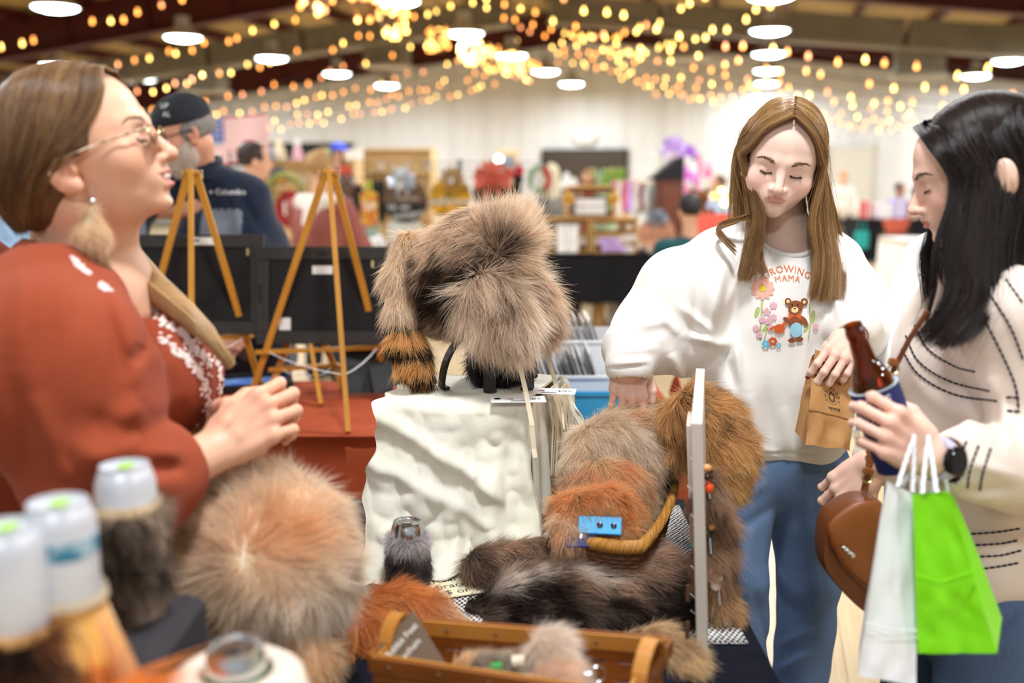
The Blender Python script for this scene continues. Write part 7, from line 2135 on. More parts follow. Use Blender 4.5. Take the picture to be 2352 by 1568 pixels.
def trinket(label,px,py,Y,r,c0,c1,seed,ln=.02,n=2200,cap=True):
 c=np.array(W(px,py,Y))
 t=thing('fur_keychain',label,'keychain',tuple(c),group='fur keychains in the splint basket')
 g0=G(k=.01);g0.ell(c,r,.01)
 V,Q=fur_mesh('pelt',[g0],c-.09,c+.09,.005,mat('tr%d'%seed,c0,.9),t)
 fur('fur',V,Q,n,ln,mono(c0,c1,.15),t,flatdir((.6,-.3,-.3)),lay=.55,r=.0005,seed=seed)
 if cap:
  e=c+np.array((r[0],0,.006));MB().cyl(e-np.array((.006,0,0)),e+np.array((.006,0,.002)),.008,n=10).build('cap',M_alu,t,True,world=True)
  MB().tube([e+np.array((.014,0,0))+.011*np.array((math.cos(a),.2,math.sin(a)))for a in np.linspace(0,6.28,18)],.0009,5).build('key_ring',M_alu,t,True,world=True)
 return t
trinket('fluffy white fur puff in the middle of the splint basket',1262,1512,1.24,(.028,.026,.034),0xE8DCD0,0xFFFAF4,61,.026,3500,False)
trinket('pale beige fur puff below the white one in the splint basket',1285,1560,1.2,(.035,.025,.02),0xD8BCA4,0xF4E6D8,62)
trinket('grey rabbit foot keychain in the splint basket',1135,1535,1.24,(.032,.018,.015),0x5A5650,0xA8A094,63)
trinket('tan rabbit foot keychain behind the grey one',1080,1540,1.26,(.028,.015,.013),0xA08868,0xD8C4A4,64)
for i,(px,py,c,lab)in enumerate(((1036,1540,0xC8202A,'red plastic tag in the splint basket'),(1140,1533,0x2EA84A,'green bead on the grey rabbit foot'),(1192,1520,0xE8DCC4,'short cork coloured peg in the splint basket'))):
 c_=W(px,py,1.225 if i else 1.25);t=thing('trinket',lab,'trinket',tuple(c_),group='trinkets in the splint basket')
 MB().cyl((-.008,0,0),(.008,-.002,.003),.006 if i!=2 else.008,n=10).build('bead',mat('trk%d'%i,c,.4),t,True);MB().tube([(.01+.006*math.cos(a),0,.006*math.sin(a))for a in np.linspace(0,6.28,12)],.0008,5).build('ring',M_alu,t)
M_wick1=mat('wicker_brown',0x5E3A1E,.6,col2=0x7A4E28,scale=20)
M_wick2=mat('wicker_rope',0xC08A3C,.6,col2=0xA06A26,scale=60)
wb_=thing('wicker_basket','wicker basket with a braided rope rim holding the stacked fur headbands','basket',tuple(WZ(1420,1290,TZ+.008)))
zr_=TZ+.128
wl,wr_,wrb,wlb=WZ(1270,1222,zr_),WZ(1478,1268,zr_),WZ(1562,1104,zr_),WZ(1372,1080,zr_)
wc_=(wl+wr_+wrb+wlb)/4
def rr(a,k,z):
 """rounded outline"""
 cs2=[wl,wr_,wrb,wlb];n=4;s=(a%1)*n;i=int(s);f_=s-i
 def corner(j):return cs2[j%4]
 m=(corner(i)+corner(i+1))/2;
 p0=(corner(i-1)+corner(i))/2 if False else None
 if f_<.5:
  t_=f_+.5;A0,B0,C0=(corner(i-1)+corner(i))/2,corner(i),(corner(i)+corner(i+1))/2
 else:
  t_=f_-.5;A0,B0,C0=(corner(i)+corner(i+1))/2,corner(i+1),(corner(i+1)+corner(i+2))/2
 sp=A0*(1-t_)**2+(B0*1.0)*2*t_*(1-t_)+C0*t_**2
 sp=sp*.55+(A0*(1-t_)+B0*t_ if t_<.5 and False else(A0+(B0-A0)*min(1,2*t_)if t_<.5 else B0+(C0-B0)*(2*t_-1)))*.45
 q=wc_+(sp-wc_)*k*1.04
 return np.array((q.x,q.y,z))
for j in range(12):
 z=TZ+.016+j*.0088;k=.78+.2*j/11
 MB().tube([rr(a,k+.006*math.sin(a*2*math.pi*22+j*math.pi),z)for a in np.linspace(0,1,133)],.0046,6,False).build('wicker_strand',M_wick1,wb_,True,world=True)
for k in range(44):
 a=k/44;MB().tube([rr(a,.78,TZ+.01),rr(a,.98,zr_-.004)],.0026,5).build('stake',M_wick1,wb_,world=True)
for s_ in(0,1,2):
 MB().tube([rr(a,1.0+.042*math.cos(a*2*math.pi*34+s_*2.094),zr_+.0065*math.sin(a*2*math.pi*34+s_*2.094))for a in np.linspace(0,1,481)],.0058,6,False).build('rope_strand',M_wick2,wb_,True,world=True)
P_=[rr(a,.76,TZ+.012)for a in np.linspace(0,1,25)[:-1]]
MB().add(P_+[p-np.array((0,0,.003))for p in P_],[list(range(24)),list(range(47,23,-1))]+[[i,i+24,(i+1)%24+24,(i+1)%24]for i in range(24)]).build('base',M_wick1,wb_,world=True)
def headband(label,pts,rad,colf,seed,n,ln=.03,flow=None,fl2=None):
 P=[np.array(W(*p))for p in pts]
 t=thing('fur_headband',label,'headband',tuple(P[len(P)//2]),group='fur headbands in the wicker basket')
 g0=G(k=.02);g0.chain(P,rad,.02)
 lo=np.min(P,0)-.1;hi=np.max(P,0)+.1
 V,Q=fur_mesh('pelt',[g0],lo,hi,.006,mat('hb%d'%seed,0xB09068,.9),t)
 fur('fur',V,Q,n,ln,colf,t,flow or flatdir((.3,-.3,-.8)),lay=.62,r=.00055,clump=.35,seed=seed)
 return t
def bandc(base,tipc,alt,scale=20,seed=1,bias=.5):
 def f(P,g):
  n=np.clip(vnoise(P,scale,seed,2)*.6+bias+g.normal(0,.12,len(P)),0,1)[:,None]
  c=np.array(rgb(alt))*(1-n)+np.array(rgb(tipc))*n
  return vary(c*.6+.2*np.array(rgb(base)),g,.12),vary(c,g,.12)
 return f
headband('cream and orange fur headband on top, under the hand of the girl',[(1385,1022,1.9),(1402,996,1.92),(1445,984,1.94),(1488,992,1.97),(1512,1020,2.0),(1515,1070,2.0)],[.03,.036,.038,.038,.036,.03],bandc(0x8A6A44,0xFFF2D8,0xD08A3C,22,3,.8),71,9000,.03)
headband('orange tinted fur band behind the top of the stack',[(1500,955,2.06),(1525,1000,2.07),(1532,1070,2.06)],[.03,.034,.03],bandc(0x8A6A44,0xF0D4A0,0xC88A40,22,6,.5),72,3500,.032)
headband('pale fur headband with a dark fold in the middle of the stack',[(1335,1075,1.86),(1365,1030,1.88),(1415,1020,1.89),(1460,1050,1.9),(1470,1110,1.9)],[.036,.044,.046,.042,.034],bandc(0x8A6A44,0xFFF6E4,0xDCB888,18,9,.95),73,10000,.032)
headband('cream fur headband with an orange fold, lower in the stack',[(1330,1120,1.85),(1380,1095,1.83),(1430,1110,1.83),(1460,1150,1.86)],[.03,.034,.034,.03],bandc(0x5A4430,0xFFEED2,0xC88840,24,4,.7),74,7500,.03)
headband('tan and orange fur headband at the bottom of the stack, over the basket rim',[(1300,1172,1.74),(1345,1176,1.71),(1400,1172,1.71),(1440,1190,1.74)],[.03,.034,.036,.03],bandc(0x5A4430,0xE8CC9C,0xB87830,24,7,.5),75,7500,.028)
headband('short white tipped fur piece hanging at the basket corner',[(1298,1205,1.69),(1312,1226,1.68),(1335,1234,1.68)],[.022,.024,.018],bandc(0x8A6A44,0xF0E6D4,0xC89A60,24,5,.6),76,2500,.024)
headband('small orange fur piece beside the blue snap straps',[(1405,1232,1.68),(1430,1226,1.69),(1452,1236,1.7)],[.02,.026,.02],bandc(0x8A6A44,0xD8A858,0x6A5A50,24,8,.5),77,2500,.024)
headband('dark grey fur tuft inside the wicker basket',[(1480,1130,1.9),(1500,1120,1.92)],[.02,.018],bandc(0x2A2420,0x8A8078,0x3A322E,30,2,.4),78,1600,.026)
for i,(px,py,w,c)in enumerate(((1378,1206,.075,0x52B4EC),(1335,1232,.055,0x1E2E7A))):
 c_=W(px,py,1.655-.004*i);t=thing('snap_strap',['light blue leather strap with snaps under the headbands','dark navy leather strap with a small emblem under the headbands'][i],'strap',tuple(c_),rot=(R(-35),0,R(-8+6*i)),group='snap straps in the wicker basket')
 MB().box((0,0,0),(w,.004,.032+.006*i),bev=.002).build('leather',mat('strap%d'%i,c,.45),t)
 for k in range(2 if i==0 else 1):MB().lathe([(.001,0),(.0055,0),(.005,.002),(.001,.003)],12,(.0+.024*k-(.0 if i==0 else.0),-.002,0),rotm(R(90),0,0)).build('snap',mat('snap_dark',0x3A3A44,.3,metal=.8)if i==0 else M_alu,t,True)
A=lambda px,py,Y=1.86:np.array(W(px,py,Y))
rf=thing('fur_hat','brown raccoon fur hat with a pale side behind the white folding panel','hat',tuple(A(1640,1060)))
rg=G(k=.02)
rg.chain([A(1548,1030,1.9),A(1560,965,1.9),A(1598,938,1.88),A(1640,962,1.86),A(1668,1030,1.84),A(1655,1100,1.82)],[.026,.033,.038,.042,.044,.032],.02)
rg.ell(A(1675,1055,1.86),(.04,.05,.07),.02)
V,Q=fur_mesh('pelt',[rg],*around(A(1625,1020),.24),.007,mat('rf_pelt',0x7A6244,.9),rf)
fur('hat_fur',V,Q,14000,.034,coon(0x5E4020,0xF0CC8C,[(A(1690,1060,1.82),(.035,.08,.05),.75),(A(1560,1020,1.87),(.03,.06,.05),-.3)],.05),rf,lambda P,N:np.tile(np.array((.5,-.2,-.8)),(len(P),1))+(P-A(1610,1010))*4,lay=.66,r=.0006,clump=.35,seed=81)
M_wp=mat('white_washed_wood',0xDDD3C8,.6,col2=0xC8BCB0,scale=6,stretch=(1,1,.2))
pn=thing('hinged_panel','white painted folding panel standing on edge beside the furs, hung with keychains','display rack',tuple(WZ(1600,1500,TZ)))
def leaf(px_t,px_b,py_t,Y0,Y1,th,name,yb=None):
 a,b=W(px_t,py_t,Y0),W(px_b,1540,Y0)
 z1,z0=a.z,TZ+.003
 x0=lerp(b.x,a.x,1)
 k=.2
 d=np.array((k,1.0));d/=np.linalg.norm(d);n=np.array((d[1],-d[0]))
 base=np.array((x0,Y0));L=Y1-Y0
 v=[]
 tl=(W(px_b,1540,Y0).x-a.x)
 for z,sh in((z0,tl),(z1,0)):
  for s,q in((0,-1),(0,1),(L,1),(L,-1)):
   p=base+d*s+n*th/2*q;v.append((p[0]+sh,p[1],z))
 o=MB().add(v,[[3,2,1,0],[4,5,6,7],[0,1,5,4],[1,2,6,5],[2,3,7,6],[3,0,4,7]]).build(name,M_wp,pn,world=True,bevel=.001)
 return base,d,n,z0,z1,tl
lA=leaf(1600,1613,972,1.46,1.9,.017,'panel_leaf')
lB=leaf(1583,1590,978,1.72,2.0,.011,'panel_leaf')
for z in(1.0,.86,.8):
 MB().box((lA[0][0]-.011+(1.1-z)*.022,1.458,z),(.006,.006,.026)).build('hinge',mat('rust_metal',0x6A4A38,.5,metal=.5),pn,world=True)
KC=[(1632,1150,.05,0x4A3A30,0x8E7664,'brown fur keychain with an orange berry bead'),(1645,1210,.055,0x4A3A32,0xA08A76,'grey brown fur keychain tied with white cord'),(1635,1275,.06,0x5A4638,0x9A826E,'taupe fur keychain with a dark green bead'),(1640,1340,.055,0x4A3828,0xC8AA80,'banded tan fur keychain with a blue cord'),(1655,1390,.05,0x5A4A3A,0xC0A274,'tan fur keychain with a white puff'),(1640,1445,.05,0x2E2420,0x6A584C,'dark brown fur keychain with metal charms'),(1665,1490,.05,0x6A5236,0xD0B488,'tan and black fur keychain near the bottom'),(1640,1545,.05,0xA86A2C,0xE8C48A,'orange fur keychain at the bottom of the panel')]
M_bead=[mat('bead%d'%i,c,.25)for i,c in enumerate((0xE8551C,0xE8E4EC,0x2E3A2A,0x2A9CC0,0xF4F0EA,0x3A1E16,0x2A6A3A,0xD89A5C))]
for i,(px,py,ln_,c0,c1,lab)in enumerate(KC):
 Y=1.6+.03*(i%2)
 c=np.array(W(px,py,Y))
 t=thing('fur_keychain',lab,'keychain',tuple(c),group='fur keychains hanging on the white panel')
 g0=G(k=.01);g0.chain([c+np.array((-.006,0,.035)),c,c+np.array((.012,0,-.035))],[.012,.024,.016],.01)
 V,Q=fur_mesh('pelt',[g0],c-.1,c+.1,.005,mat('kc%d'%i,c0,.9),t)
 fur('fur',V,Q,3200,.034,coon(c0,c1,None,.1),t,flatdir((.35,-.2,-1)),lay=.72,r=.0005,clump=.4,seed=90+i)
 k0=c+np.array((-.014,-.02,.045))
 hk=np.array((lA[0][0]+.012+(1.1-k0[2])*.03,k0[1],k0[2]+.035))
 MB().tube([hk,(hk+k0)/2+np.array((.004,-.004,-.004)),k0],.0015,5).build('cord',M_bead[3]if i==3 else M_white,t,world=True)
 MB().ball(k0,.0095,10,8).build('bead',M_bead[i],t,True,world=True)
 MB().ball(k0+np.array((.006,-.004,.014)),.006,8,6).build('small_bead',M_bead[(i+5)%8],t,True,world=True)
 MB().tube([k0+np.array((.004,-.006,-.004)),k0+np.array((.006,-.012,-.03))],.0018,5).build('charm',M_alu,t,world=True)
c=np.array(W(1614,1135,1.53));t=thing('strap_tag','narrow white strap with an orange berry charm at the top of the panel','strap',tuple(c))
MB().bar(c+np.array((0,0,.03)),c+np.array((-.006,0,-.05)),.009,.002,up=(0,-1,0)).build('strap_band',mat('lilac_white',0xD8DAEC,.7),t,world=True)
MB().ball(c+np.array((.009,-.004,.012)),(.008,.008,.009),10,8).build('berry',M_bead[0],t,True,world=True)
for k in range(2):MB().ball(c+np.array((.004+.002*k,-.004,.045-.014*k)),(.009,.008,.006),10,8).build('bead',M_bead[7-2*k],t,True,world=True)
M_oak=mat('easel_oak',0xD6983A,.45,col2=0xBE822A,scale=10,stretch=(1,1,.12),spec=.4)
M_brass=mat('brass',0xD8C08A,.3,metal=.9)
M_frame=mat('frame_back',0x35322F,.7,col2=0x2C2927,scale=20)
M_fback=mat('frame_paper',0x181718,.85)
def easel(label,apex,lf,rf_,bf,shelf_z,group='wooden table easels'):
 t=thing('table_easel',label,'easel',(apex[0],apex[1],TZ),group=group)
 a=np.array(apex)
 def legb(p,q,off):
  MB().bar(np.array(p),np.array(q),.021,.012,up=(0,-1,.2)).build('leg',M_oak,t,world=True)
 legb(a+np.array((-.011,0,0)),lf,0);legb(a+np.array((.011,0,0)),rf_,0)
 MB().bar(a+np.array((0,-.012,.004)),np.array(bf),.021,.013,up=(1,0,0)).build('rear_leg',M_oak,t,world=True)
 MB().cyl(a+np.array((-.03,-.004,-.012)),a+np.array((.03,-.004,-.012)),.0022,n=6).build('bolt',M_brass,t,world=True)
 for s in(-1,1):
  c=a+np.array((.03*s,-.004,-.012));mb=MB().ball(c,.0045,8,6)
  for q in(-1,1):mb.ball(c+np.array((.003*s,0,.009*q)),(.0022,.005,.007),8,6)
  mb.build('wing_nut',M_brass,t,True,world=True)
 f0=(a[2]-shelf_z)/(a[2]-lf[2])
 p,q=lerp(a,np.array(lf),f0),lerp(a,np.array(rf_),f0)
 e=(q-p)/np.linalg.norm(q-p)
 MB().bar(p-e*.035+np.array((0,-.012,0)),q+e*.02+np.array((0,-.012,0)),.014,.014).build('ledge',M_oak,t,world=True)
 MB().bar(p-e*.035+np.array((0,.03,-.006)),q+e*.02+np.array((0,.03,-.006)),.05,.006).build('shelf',M_oak,t,world=True)
 b=lerp(a,np.array(bf),f0*1.0)
 for s,w in((p,1),(q,-1)):
  m=(s+b)/2-np.array((0,0,.012))
  MB().tube([s,lerp(s,m,.5)-np.array((0,0,.004)),m,lerp(m,b,.5)+np.array((0,0,-.003)),b],.0016,5).build('cord',M_white,t,True,world=True)
 return t,p,q
def pic(label,c,w,h,tilt,back=True,rz=0,group='framed pictures seen from behind',stick=()):
 t=thing('framed_picture',label,'picture',tuple(c),rot=(tilt,0,rz),group=group)
 fwd=.045
 for a,b in(((0,0,h-fwd/2),(w,.022,fwd)),((0,0,fwd/2),(w,.022,fwd)),((-w/2+fwd/2,0,h/2),(fwd,.022,h-2*fwd)),((w/2-fwd/2,0,h/2),(fwd,.022,h-2*fwd))):
  MB().box(a,b,bev=.002).build('frame_bar',M_frame,t)
 MB().box((0,.002,h/2),(w-2*fwd+.004,.012,h-2*fwd+.004)).build('backing',M_fback,t)
 for x,z,sw,sh_ in stick:MB().box((x,-.0055 if abs(z-h)>fwd else-.012,z),(sw,.0012,sh_)).build('label',M_white,t)
 MB().box((0,-.012,h-.022),(.05,.004,.006)).build('hanger_bar',M_blk,t)
 MB().box((-w/2+.014,-.0125,h*.52),(.01,.004,.06)).build('clip',M_blk,t)
 MB().box((w/2-.055,-.006,h-.06),(.008,.004,.024)).build('brass_hook',M_brass,t)
 return t
za=W(757,392,3.25)
e1=easel('oak table easel nearer the fur hat, holding the wide black backed picture',(za.x,3.25,za.z),WZ(578,905,TZ+.008),WZ(893,890,TZ+.008),WZ(800,992,TZ+.008),W(700,805,3.36).z)
pc=W(740,800,3.36)
t=pic('black backed framed picture with two white stickers, on the easel nearer the fur hat',(pc.x,3.375,pc.z+.012),.455,.335,R(-9),stick=((.0,.255,.07,.028),(-.13,.07,.04,.042)))
za=W(441,392,3.28)
e2=easel('oak table easel behind the vendor, in front of the man in the navy jacket',(za.x,3.28,za.z),WZ(300,900,TZ+.008),WZ(600,890,TZ+.008),WZ(441,985,TZ+.008),W(560,778,3.38).z)
pc=W(445,776,3.4)
pic('black backed framed picture on the easel behind the vendor, one sticker on its frame',(pc.x,3.4,pc.z+.012),.49,.345,R(-9),stick=((.04,.322,.07,.026),))
e3=easel('small oak easel standing under the wide picture',(W(700,700,3.5).x,3.5,TZ+.3),WZ(618,905,TZ+.008),WZ(790,892,TZ+.008),WZ(738,930,TZ+.008),W(690,835,3.5).z,group='wooden table easels')
t=thing('easel_back_board','black folded display board leaning at the end of the row of easels','board',tuple(WZ(850,900,TZ)))
MB().add([tuple(W(788,905,3.34)),tuple(W(905,900,3.4)),tuple(W(900,760,3.52)),tuple(W(788,770,3.46)),tuple(W(788,905,3.36)),tuple(W(905,900,3.42)),tuple(W(900,760,3.54)),tuple(W(788,770,3.48))],[[0,1,2,3],[7,6,5,4],[0,4,5,1],[1,5,6,2],[2,6,7,3],[3,7,4,0]]).build('board',M_blk,t,world=True)
MB().add([tuple(W(845,835,3.42)),tuple(W(860,905,3.3)),tuple(W(930,880,3.34)),tuple(W(845,835,3.425)),tuple(W(860,905,3.305)),tuple(W(930,880,3.345))],[[0,1,2],[5,4,3],[0,3,4,1],[1,4,5,2],[2,5,3,0]]).build('strut',mat('strut_grey',0x2A2A2E,.6),t,world=True)
c=WZ(575,885,TZ+.008)
t=thing('framed_picture','blue picture in a black frame lying flat on the rust cloth','picture',tuple(c),rz=.25)
for a,b in(((0,-.1,.012),(.3,.022,.024)),((0,.1,.012),(.3,.022,.024)),((-.139,0,.012),(.022,.178,.024)),((.139,0,.012),(.022,.178,.024))):MB().box(a,b,bev=.002).build('frame_bar',M_blk,t)
MB().box((0,0,.008),(.256,.178,.006)).build('print',mat('blue_print_art',0x2A62C8,.4,col2=0x7A98B8,scale=14,contrast=.12),t)
c=WZ(-62,640,TZ+.01);c=W(-62,640,3.3)
pic('black framed picture at the end of the rust table behind the vendor',(W(-62,640,3.3).x,3.42,TZ+.008),.40,.46,R(-9))
M_bluep=mat('blue_plastic',0x3AAEE6,.3,trans=.35,spec=.5)
def bin_(name,label,c,w,d,h,m,cat='bin',group=None,th=.004,rz=0):
 t=thing(name,label,cat,c,rz=rz,group=group)
 for s in(-1,1):
  MB().box((s*w/2,0,h/2),(th,d,h),bev=.001).build('end_panel',m,t);MB().box((0,s*d/2,h/2),(w-th,th,h),bev=.001).build('side_panel',m,t)
  MB().box((s*(w/2+.004),0,h-.004),(.014,d+.02,.008)).build('rim',m,t);MB().box((0,s*(d/2+.004),h-.004),(w,.014,.008)).build('rim',m,t)
 for k in range(3):MB().box(((k-1)*w/3,-d/2-.003,h/2),(.006,.006,h*.9)).build('rib',m,t)
 MB().box((0,0,.003),(w-th,d-th,.006)).build('base',m,t)
 return t
bc=WZ(1352,925,TZ+.06)
bin_('plastic_bin','clear blue plastic bin beside the white hide',(bc.x,3.02,TZ+.008),.17,.2,.11,M_bluep,group='bins on the rust table')
t=thing('bin_lid','flat blue lid leaning on the front of the blue bin','lid',(bc.x+.01,2.885,TZ+.008),rot=(R(-14),0,0));MB().box((0,0,.055),(.15,.006,.11),bev=.003).build('panel',M_bluep,t);MB().box((0,-.005,.104),(.155,.012,.008)).build('rim',M_bluep,t);MB().box((0,-.005,.006),(.155,.012,.008)).build('rim',M_bluep,t)
M_bin=mat('white_bin',0xE8EAEE,.45)
M_slv=[mat('sleeve%d'%i,c,.35)for i,c in enumerate((0xF4F4F8,0xA89E96,0x8A8078,0xD0CCCC,0x5E5A5A,0xE8E4DE,0xB4A492))]
SLN=['white','light taupe','taupe','pale grey','dark grey','ivory','sand']
def print_bin(label,px,py,Y,w,n,seed,h=.16,hp_=.24):
 c=W(px,py,Y)
 bin_('print_bin',label,(c.x,Y,TZ+.008),w,.28,h,M_bin,group='bins on the rust table')
 g=np.random.default_rng(seed);x=-w/2+.025
 k=0
 while x<w/2-.05:
  q=g.integers(7);o=thing('print_sleeve','%s sleeved print, %s from the hide end of the %s'%(SLN[q],(NTH+['nineteenth','twentieth','twenty-first','twenty-second','twenty-third','twenty-fourth','twenty-fifth','twenty-sixth'])[k],'rear white bin' if 'rear' in label else 'front white bin'),'print',(c.x+x,Y,TZ+.016),rot=(0,R(-16-g.uniform(0,7)),0),group='sleeved prints in the bins')
  hh=hp_*g.uniform(.85,1.05)
  MB().box((0,0,hh/2),(.0035,.24,hh)).build('backing_card',M_slv[q],o)
  MB().box((-.003,0,hh/2+.002),(.0008,.246,hh+.006)).build('clear_sleeve',M_slv[0],o)
  x+=g.uniform(.011,.018);k+=1
print_bin('front white bin of sleeved prints behind the white hide',1300,850,3.2,.36,20,3,.13,.19)
print_bin('rear white bin of sleeved prints by the sleeve of the girl',1335,790,3.45,.34,20,4,.2,.26)
t=MB().grid(lambda u,v:(.52+.05*math.sin(v*2.5)+.02*u,2.9+.45*u,TZ+.1*math.sin(u*3.1)*(1-v)-.5*v+.02),10,10,.004).build('cloth_end',M_rust,None,True)
tag(t,'bunched end of the rust cloth showing under the arm of the girl','tablecloth')
# ================================================================ the man in the navy jacket
man=thing('person','grey bearded man in a black cap and navy fleece jacket behind the easels','person',(-1.1,3.95,0))
hm=head_group(W(424,300,3.86),R(-66),R(24),R(0),s=1.06,nose=1.15,jaw=1.1,full=1.06)
nkm=G(k=.02);hbm=hm.world((0,.02,-.06));nbm=np.array(W(455,400,3.95))
nkm.rc(hbm,nbm,.062,.066,.02).rc(nbm,nbm+np.array((0,.03,-.12)),.066,.07,.03)
ms1,me1,mw1=np.array(W(300,470,3.9)),np.array(W(285,640,3.8)),np.array(W(330,700,3.62))
ms2,me2,mw2=np.array(W(570,455,3.98)),np.array(W(612,640,3.9)),np.array(W(560,760,3.72))
am=G(k=.02);am.chain([nbm-np.array((0,-.03,.12)),ms1],[.06,.055],.03).chain([ms1,me1,mw1],[.055,.05,.032],.01).chain([nbm-np.array((0,-.03,.12)),ms2],[.06,.055],.03).chain([ms2,me2,mw2],[.055,.05,.032],.01)
hm1=hand_group(mw1,np.array((.5,-.6,-.6)),np.array((-.2,-.6,.6)),my=1,curl=((20,30,20),)*4);hm2=hand_group(mw2,np.array((-.5,-.6,-.6)),np.array((.2,-.6,.6)),my=-1,curl=((20,30,20),)*4)
am.ell((-1.13,3.97,1.1),(.15,.1,.25),.05)
V,Q=polygonise(combine([hm,nkm,am,hm1,hm2]),(-1.75,3.2,.8),(-.7,4.25,1.95),.0045)
raw('body',V,Q,M_skin,man,True,world=True,cols=skin_cols(V,[hm],0xE0A488,blush=.5,lip=0xB07468))
mp_=lambda x,y,z:hm.world(np.array((x,y,z))*hm.s)
sc=G(hm.t,hm.M,.3,.01);sc.ell(np.array((0,.018,.0))*hm.s,np.array((.079,.098,.07))*hm.s,.01);sc.ell(np.array((0,-.09,-.02))*hm.s,np.array((.1,.075,.11))*hm.s,.01,None,True)
sc.ell(np.array((0,.05,-.07))*hm.s,np.array((.1,.08,.03))*hm.s,.01,None,True)
V,Q=polygonise(combine([sc]),hm.t-.2,hm.t+.2,.005)
raw('hair',V,Q,mat('grey_hair',0x9A928C,.8,col2=0x6E6864,scale=90),man,True,world=True)
bd=G(hm.t,hm.M,.3,.01);bd.ell(np.array((0,-.06,-.1))*hm.s,np.array((.05,.048,.045))*hm.s,.02).ell(np.array((.045,-.035,-.07))*hm.s,np.array((.026,.036,.05))*hm.s,.02).ell(np.array((-.045,-.035,-.07))*hm.s,np.array((.026,.036,.05))*hm.s,.02)
bd.ell(np.array((0,-.1,-.051))*hm.s,np.array((.03,.012,.008))*hm.s,.01)
bd.ell(np.array((0,-.1,-.067))*hm.s,np.array((.022,.03,.007))*hm.s,.006,None,True)
V,Q=polygonise(combine([bd]),hm.t-.22,hm.t+.2,.005)
raw('beard',V,Q,mat('grey_beard',0xD8D2CC,.9,col2=0x9A928A,scale=120),man,True,world=True)
def grey(P,g):return vary(np.tile(rgb(0xB4AEA8),(len(P),1)),g),vary(np.tile(rgb(0xEDE8E2),(len(P),1)),g)
fur('beard_hair',V,Q.tolist(),3000,.022,grey,man,lambda P,N:(np.tile(np.array((.0,-.2,-1.0)),(len(P),1))),lay=.65,r=.0007,seed=3)
jk=G(k=.03)
jk.ell((-1.13,3.99,1.12),(.25,.17,.3),.06).bx((-1.12,3.99,.86),(.23,.15,.2),.06,None,.1)
jk.rc(ms1,nbm+np.array((-.04,.02,-.04)),.085,.085,.05).rc(ms2,nbm+np.array((.04,.02,-.04)),.085,.085,.05)
jk.chain([ms1,me1,mw1+(me1-mw1)*.15],[.088,.078,.055],.04).chain([ms2,me2,mw2+(me2-mw2)*.15],[.088,.08,.055],.04)
jk.rc(hbm,nbm+np.array((0,0,.03)),.078,.08,.01,True)
jk.half((0,0,.66),(0,0,-1),.01)
jk.post=folds_post([((520,420),(560,560),3.86,.02,.012),((545,420),(600,540),3.86,.016,-.01),((480,500),(490,560),3.84,.02,.01),((440,500),(430,560),3.84,.02,-.008),((590,520),(620,600),3.85,.02,.012)],.008,8,3)
M_fleece=mat('navy_fleece',0x1B2233,.95,col2=0x232B3E,scale=40,sheen=.3,spec=.1)
M_fgrey=mat('grey_fleece',0x7E848C,.95,col2=0x70767E,scale=40,sheen=.3,spec=.1)
V,Q=polygonise(combine([jk]),np.array((-1.8,3.45,.6)),np.array((-.65,4.35,1.65)),.009)
o=raw('jacket',V,Q,M_fleece,man,True,world=True)
o.data.materials.append(M_fgrey)
me=o.data;n=len(me.polygons);ctr_=np.zeros(n*3,np.float32);me.polygons.foreach_get('center',ctr_);ctr_=ctr_.reshape(-1,3)
zc=W(500,482,3.85).z
mi=((ctr_[:,2]<zc)&(ctr_[:,0]>-1.2)&(ctr_[:,0]<W(555,500,3.85).x)&(ctr_[:,0]>W(455,500,3.85).x))|((ctr_[:,2]<zc)&(ctr_[:,0]<W(335,500,3.85).x)&(ctr_[:,0]>W(290,500,3.85).x))
me.polygons.foreach_set('material_index',mi.astype(np.int32))
bvm=mesh_bvh(V,Q)
cl=[nbm+np.array((.092*math.cos(a),.085*math.sin(a)-.005,.028+.02*math.sin(a)))for a in np.linspace(-1.3,4.4,28)]
mb=MB()
for a,b in zip(cl[:-1],cl[1:]):mb.bar(a,b+(b-a)*.1,.012,.062,up=(0,0,1))
mb.build('collar',M_fleece,man,world=True)
pl=W(468,520,3.7);zp=[W(405,y,3.7)for y in(400,450,500)]
v2,f2=text_mesh('Columbia',.030)
c=W(498,443,3.7)
V3=project(v2,c,(1,0,0),(0,0,1),bvm,.002,.3);raw('logo_lettering',V3,f2,M_white,man,world=True)
c2=W(478,443,3.7);mb2=[[(-.006,0),(0,.006),(.006,0),(0,-.006)]]
V3=project([(-.052+x,y+.0)for x,y in((-.03,0),(-.024,.006),(-.018,0),(-.024,-.006))],c,(1,0,0),(0,0,1),bvm,.002,.3);raw('logo_mark',V3,[[0,3,2,1]],M_white,man,world=True)
lgm=G(k=.03);lgm.ell((-1.12,3.99,.75),(.2,.16,.15),.05)
for s in(-1,1):lgm.chain([(-1.12+s*.11,3.99,.75),(-1.12+s*.12,3.98,.45),(-1.12+s*.12,4.0,.1)],[.11,.085,.07],.02);lgm.rc((-1.12+s*.12,4.0,.045),(-1.12+s*.13,3.84,.04),.045,.04,.02)
V,Q=polygonise(combine([lgm]),(-1.6,3.6,-.01),(-.6,4.4,.95),.012);raw('trousers',V,Q,M('cloth2A3142',0x2A3142,.85),man,True,world=True)
M_cap=mat('black_cap',0x1C1F26,.85,col2=0x262A32,scale=60)
cp=G(hm.t,hm.M,.3,.01)
cp.ell(np.array((0,.008,.045))*hm.s,np.array((.087,.108,.086))*hm.s,.01);cp.half(np.array((0,0,.028)),np.array((0,-.16,-1.0)),.004)
V,Q=polygonise(combine([cp]),hm.t-.2,hm.t+.25,.005);raw('cap',V,Q,M_cap,man,True,world=True)
bvc=mesh_bvh(V,Q)
